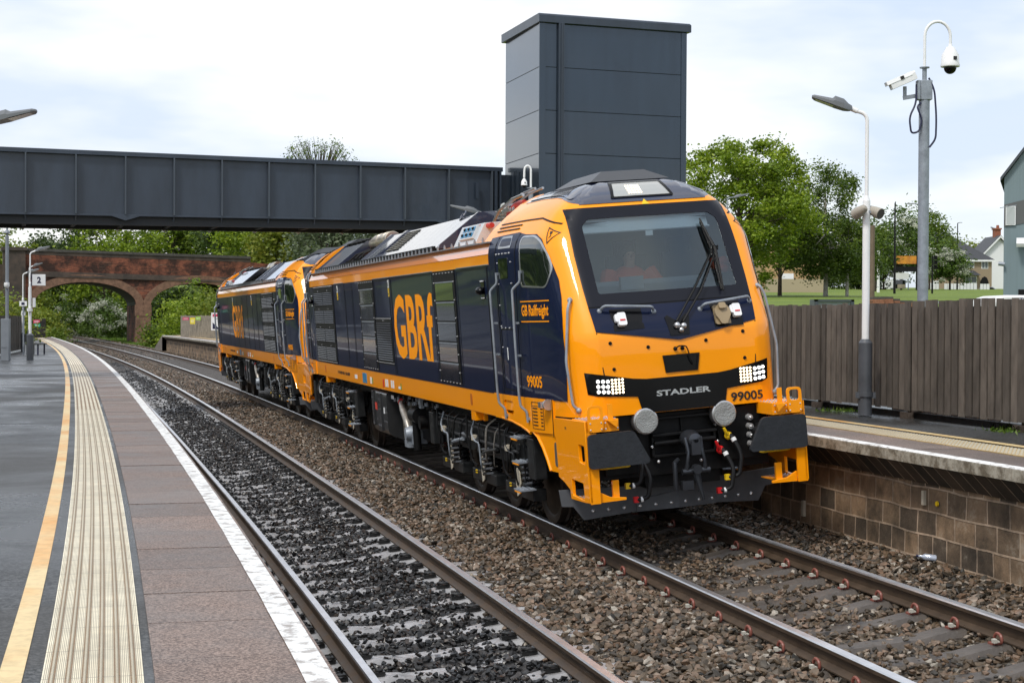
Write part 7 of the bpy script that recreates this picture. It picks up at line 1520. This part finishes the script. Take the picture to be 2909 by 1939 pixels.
# --- houses: (beige pebbledash house, white gabled house)
render_b = mat('beige render', (.28, .215, .145), .85, var=.06, vscale=8); slate = mat('dark slate', (.045, .048, .055), .6, var=.25, vscale=6, bump=.3)
Yh = 280.; hs = at(2737, 830, Yh); hw = at(2817, 830, Yh).x-hs.x; ze = at(2780, 739, Yh).z; z0h = terrain(hs.x, Yh)-1
hx = lambda px: at(px, 760, Yh).x-hs.x; hz_ = lambda py: at(2780, py, Yh).z-z0h
root = empty('house', 'beige rendered house with a dark hipped slate roof', 'house', loc=(hs.x, Yh, z0h))
b = MB(); b.bx(-5.5, hw, 0, 8, 0, ze-z0h); b.build('wall', render_b, root, smooth=0)
xr_, zr_ = hx(2689), hz_(654); b = MB(); b.add([(-6, -.5, ze-z0h), (hw+.5, -.5, ze-z0h), (hw+.5, 8.5, ze-z0h), (-6, 8.5, ze-z0h), (xr_-1.0, 4, zr_), (xr_+.4, 4, zr_)], [(0, 1, 5, 4), (1, 2, 5), (2, 3, 4, 5), (3, 0, 4)]); b.build('roof', slate, root, smooth=0)
b = MB(); b.bx(-6, hw+.5, -.6, -.45, ze-z0h-.25, ze-z0h+.05); b.build('gutter', whitep, root, smooth=0)
for (x0, y0, x1, y1) in ((2740, 739, 2767, 761), (2788, 741, 2807, 763), (2743, 784, 2775, 804)):
    b = MB(); b.bx(hx(x0), hx(x1), -.06, 0, hz_(y1), hz_(y0)); o = b.build('window', whitep, root, smooth=0); b = MB(); xa, xb = hx(x0), hx(x1)
    for q in ((xa+.1, (xa+xb)/2-.05), ((xa+xb)/2+.05, xb-.1)): b.bx(q[0], q[1], -.09, -.06, hz_(y1)+.12, hz_(y0)-.12)
    b.build('pane', mat('house pane', (.09, .11, .12), .15) if 'house pane' not in MAT else MAT['house pane'], o, smooth=0)
b = MB(); b.add([(hx(2724), -1.6, hz_(782)), (hx(2780), -1.6, hz_(782)), (hx(2766), 0, hz_(768)), (hx(2724), 0, hz_(768)), (hx(2724), 0, hz_(782)), (hx(2780), 0, hz_(782))], [(0, 1, 2, 3), (1, 5, 2), (0, 3, 4), (0, 4, 5, 1)]); b.build('porch_roof', slate, root, smooth=0)
b = MB(); b.poly([(hx(2785)+.0, hz_(835)), (hx(2785), hz_(800)), (hx(2790), hz_(789)), (hx(2797), hz_(785)), (hx(2804), hz_(789)), (hx(2808), hz_(800)), (hx(2808), hz_(835))], (), .1, lambda x, z, d: (x, -d, z)); b.build('arched_doorway', blackm, root, smooth=0)
root = empty('house', 'white gabled house with a red brick chimney beside the blue building', 'house', loc=(at(2816, 830, 292.).x, 292., z0h)); hx2 = lambda px: at(px, 760, 292.).x-at(2816, 830, 292.).x; hz2 = lambda py: at(2830, py, 292.).z-z0h
b = MB(); b.poly([(hx2(2790), 0), (hx2(2890), 0), (hx2(2890), hz2(722)), (hx2(2839), hz2(676)), (hx2(2790), hz2(722))], (), 9, lambda x, z, d: (x, d, z)); b.build('wall', mat('house white', (.74, .75, .77), .7), root, smooth=0)
b = MB()
for sg, xe in ((-1, 2784), (1, 2896)): b.add([(hx2(2839), -.6, hz2(668)), (hx2(xe), -.6, hz2(724)), (hx2(xe), 9, hz2(724)), (hx2(2839), 9, hz2(668)), (hx2(2839), -.6, hz2(674)), (hx2(xe), -.6, hz2(730)), (hx2(xe), 9, hz2(730)), (hx2(2839), 9, hz2(674))], [(0, 1, 2, 3), (4, 5, 6, 7), (0, 1, 5, 4), (1, 2, 6, 5)])
b.build('roof', slate, root, smooth=0)
b = MB()
for xe in (2785, 2893): b.add([(hx2(2839), -.66, hz2(669)), (hx2(xe), -.66, hz2(725)), (hx2(xe), -.66, hz2(731)), (hx2(2839), -.66, hz2(675))], [(0, 1, 2, 3)])
b.build('bargeboard', whitep, root, smooth=0)
b = MB(); b.bx(hx2(2835), hx2(2852), 2, 3.5, hz2(690), hz2(650)); b.bx(hx2(2833), hx2(2854), 1.8, 3.7, hz2(650), hz2(646)); o = b.build('chimney', mat('chimney brick', (.26, .09, .05), .8, var=.2), root, smooth=0)
b = MB(); b.cyl((hx2(2846), 2.7, hz2(646)), (hx2(2846), 2.7, hz2(637)), .3, .25, 12); b.build('chimney_pot', MAT['chimney brick'], o); b = MB(); b.cyl((hx2(2826), 2.7, hz2(643)), (hx2(2842), 2.7, hz2(648)), .12); b.build('aerial', galv, o)
# beige building glimpsed through the trees
a_ = at(2170, 690, 165.); root = empty('building', 'tan brick building glimpsed between the trees', 'building', loc=(a_.x, 165., terrain(a_.x, 165.)-1)); zt3 = at(2250, 672, 165.).z-(terrain(a_.x, 165.)-1); x3 = lambda px: at(px, 700, 165.).x-a_.x
tanb = mat('tan brick', (.42, .28, .14), .8, var=.1, vscale=5)
b = MB(); b.poly([(x3(2165), 0), (x3(2330), 0), (x3(2330), zt3*.72), (x3(2240), zt3), (x3(2165), zt3*.62)], (), 9, lambda x, z, d: (x, d, z)); b.build('wall', tanb, root, smooth=0); b = MB(); b.bx(x3(2222), x3(2255), -.05, 0, 1.2, 2.9); b.build('window', whitep, root, smooth=0)
b = MB(); b.bx(x3(2165), x3(2330), -2, -1.95, 0, 2.3); b.build('railing_wall', mat('tan railings', (.36, .30, .20), .8), root, smooth=0)
# white panelled fences along the road
wp = mat('white fence panel', (.72, .73, .75), .6)
for i, (x0, y0, x1, y1, lb) in enumerate(((2424, 794, 2462, 822, 'white fence panels left of the brown pole'), (2485, 793, 2538, 822, 'white fence panels left of the bus shelter'), (2636, 803, 2650, 826, 'short white fence panel right of the camera mast'), (2651, 797, 2668, 826, 'tall white gate right of the camera mast'), (2683, 805, 2727, 828, 'white fence panels below the hawthorn bush'), (2728, 804, 2776, 831, 'white fence panels before the beige house'), (2785, 806, 2812, 831, 'white fence panels before the white house'))):
    X0_, X1_, _, _, Z0_, Z1_ = img_box(x0, y0, x1, y1, 262.); root = empty('white_fence', lb, 'fence', loc=(X0_, 262., Z0_-1), group='white fences along the road'); n_ = max(2, int((X1_-X0_)/.5))
    for k in range(n_): b = MB(); x = (X1_-X0_)*k/n_; b.bx(x, x+(X1_-X0_)/n_*.86, 0, .06, 0, Z1_-Z0_+1); b.build('board', wp, root, smooth=0)
    b = MB(); b.bx(0, X1_-X0_, .07, .12, .3, Z1_-Z0_+.6); b.build('backing', galv, root, smooth=0)
# rusty orange sign on a black frame with white shelter
Ys = 225.; bx_ = lambda x0, y0, x1, y1: (at(x0, y1, Ys), at(x1, y0, Ys)); o0 = at(2545, 825, Ys); root = empty('forecourt_sign', 'rusty orange sign on a black frame beside the camera mast', 'sign', loc=(o0.x, Ys, o0.z))
def q(x0, y0, x1, y1, m, nm, y=0, dp=.4): a, c = bx_(x0, y0, x1, y1); b = MB(); b.bx(a.x-o0.x, c.x-o0.x, y, y+dp, a.z-o0.z, c.z-o0.z); return b.build(nm, m, root, smooth=0)
q(2544, 727, 2603, 749, mat('rusty orange', (.70, .30, .015), .6, rgb2=(.30, .10, .02), vscale=1.2, stretch=(1, 1, .4)), 'sign_board', -.1, .5); q(2545, 757, 2604, 771, blackm, 'beam'); q(2540, 730, 2545, 825, blackm, 'post'); q(2603, 725, 2607, 825, blackm, 'post')
root = empty('bus_shelter', 'small glazed shelter with a white ribbed roof panel under the rusty orange sign', 'shelter', loc=(o0.x, Ys+3, o0.z)); q(2553, 773, 2597, 791, wp, 'roof_panel', 3, .3); q(2553, 791, 2556, 822, galv, 'post', 3, .1); q(2594, 791, 2597, 822, galv, 'post', 3, .1); q(2557, 793, 2593, 818, glassd, 'glazing', 4, .05); q(2567, 806, 2588, 817, mat('shelter bench', (.30, .26, .18), .7), 'bench', 3.2, .5)
for c in list(root.children): c.location.y -= 3; 
# poles and street lamps
def pole(px, pyt, pyb, Y, r, m, label, name, cat='pole', arm=None, r1=None):
    a, c = at(px, pyb, Y), at(px, pyt, Y); root = empty(name, label, cat, loc=(a.x, Y, a.z)); h = c.z-a.z; b = MB(); b.tube([(0, 0, -1), (0, 0, h*.25), (0, 0, h)], [r, r*.9, r1 or r*.55], 8); b.build('column', m, root)
    if arm:
        L = arm*Y/FPX; b = MB(); b.tube([(0, 0, h), (L*.4, 0, h+.1)], .05, 6); b.build('arm', m, root); b = MB(); b.loft([[(L*t, y*.14*k, h+.1+z*.09*k) for y, z in ((-1, -.5), (1, -.5), (.7, .6), (-.7, .6))] for t, k in ((.35, .5), (.6, 1), (1, .7))]); b.build('lamp_head', lampg, root)
    return root
pole(2541, 577, 820, 152, .12, blackm, 'thin black lighting column left of the rusty orange sign', 'lighting_column', 'lamp post', arm=2)
pole(2615, 582, 830, 150, .11, galv, 'street lamp whose flat head shows left of the camera mast', 'street_lamp', 'lamp post', arm=-45)
pole(2719, 634, 815, 255, .14, blackm, 'thin distant street lamp in front of the dark house roof', 'street_lamp', 'lamp post', arm=13)
pole(2477, 640, 862, 70, .12, mat('timber pole', (.15, .11, .075), .8, var=.2), 'brown timber pole just right of the white lamp post', 'timber_pole', r1=.10)
pole(2495, 712, 820, 170, .16, whitep, 'white pole with a red topped bracket behind the brown pole', 'white_pole', r1=.14)
tl = pole(2648, 726, 830, 155, .10, blackm, 'black traffic lights right of the camera mast', 'traffic_light', 'traffic light')
b = MB(); h = at(2648, 726, 155).z-at(2648, 830, 155).z
for k in range(3): b.box((.25, -.15, h-.2-.45*k), (.3, .35, .38)); b.add([(.1, -.6, h-.05-.45*k), (.4, -.6, h-.05-.45*k), (.4, -.3, h-.02-.45*k), (.1, -.3, h-.02-.45*k)], [(0, 1, 2, 3)])
b.build('signal_head', blackm, tl)
# parked car, brick stacks, barriers on the bank
c0 = at(2778, 831, 262.); car = empty('parked_car', 'grey car parked behind the white fence before the white house', 'car', loc=(c0.x, 266., c0.z-.6)); L = at(2856, 831, 262.).x-c0.x
b = MB(); b.loft([[(0, y, z) if 0 else (x, y, z) for x, z in ((0, .35), (0, .9), (.5, 1.0), (1.4, 1.05), (2.0, 1.55), (3.6, 1.6), (4.3, 1.1), (4.5, .9), (4.5, .35))] for y in (0, 1.75)]); b.build('body', mat('car grey', (.20, .22, .25), .3, .4, coat=.5), car, smooth=30, bevel=.06)
b = MB(); b.poly([(1.55, 1.1), (2.05, 1.48), (3.5, 1.52), (4.0, 1.12)], (), .01, lambda x, z, d: (x, -.005-d, z)); b.build('window', blackg, car, smooth=0)
for x in (.9, 3.6): b = MB(); b.lathe((x, 0, .33), [(.1, -.03), (.33, -.01), (.33, .2), (.1, .2)], 'y', 16); b.build('wheel', rubber, car)
brk = mat('stacked brick', (.22, .085, .045), .85, rgb2=(.36, .17, .10), vscale=14, bump=.5, bscale=12); tilet = mat('stack top', (.075, .065, .06), .8, var=.2)
for i, (x0, yt, x1, lb) in enumerate(((2480, 843, 2512, 'tallest rusty stack beside the brown pole'), (2508, 842, 2540, 'second rusty stack with a dark top'), (2522, 847, 2563, 'third rusty stack in the row'), (2553, 852, 2605, 'low wide rusty stack next to the camera mast'), (2767, 846, 2800, 'brick stack left of the white van roof'), (2757, 850, 2772, 'small dark brick stack far from the mast'))):
    X0_, X1_, _, _, Z0_, Z1_ = img_box(x0, yt, x1, 875, 66.); root = empty('brick_stack', lb, 'brick stack', loc=(X0_, 66.+i*.2, Z0_-.6), group='brick stacks behind the fence'); H_ = Z1_-Z0_+.6; nl_ = max(2, int(H_/.085))
    for k in range(nl_): b = MB(); j = rnd.uniform(-.03, .03); b.bx(j, X1_-X0_+j, 0, .9, H_*k/nl_, H_*(k+.9)/nl_); b.build('layer', brk if k < nl_-1 else tilet, root, smooth=0)
X0_, X1_, _, _, Z0_, Z1_ = img_box(2314, 850, 2427, 872, 62.); bar_ = empty('steel_tank', 'low pale blue grey steel trough behind the fence under the birches', 'trough', loc=(X0_, 62., Z0_-.5)); pb_ = mat('pale blue steel', (.34, .38, .42), .5, .2)
b = MB(); b.bx(.12, X1_-X0_-.1, .1, .9, 0, Z1_-Z0_+.42); b.build('panel', pb_, bar_, smooth=0); b = MB(); b.bx(0, .14, 0, 1, 0, Z1_-Z0_+.5); b.bx(X1_-X0_-.12, X1_-X0_, 0, 1, 0, Z1_-Z0_+.5); b.bx(0, X1_-X0_, .0, .08, Z1_-Z0_+.42, Z1_-Z0_+.5); b.build('frame', mat('trough frame', (.06, .075, .09), .5), bar_, smooth=0)
X0_, X1_, _, _, Z0_, Z1_ = img_box(2636, 855, 2780, 870, 70.); gr2 = empty('guard_rail', 'long galvanised guard rail on the grass right of the camera mast', 'guard rail', loc=(X0_, 70., Z0_-.3))
b = MB(); b.bx(0, X1_-X0_, 0, .06, Z1_-Z0_+.2, Z1_-Z0_+.3); b.build('rail', pb_, gr2); 
for k in range(4): b = MB(); x = (X1_-X0_)*k/3; b.bx(x-.03, x+.03, .06, .14, 0, Z1_-Z0_+.3); b.build('post', pb_, gr2)
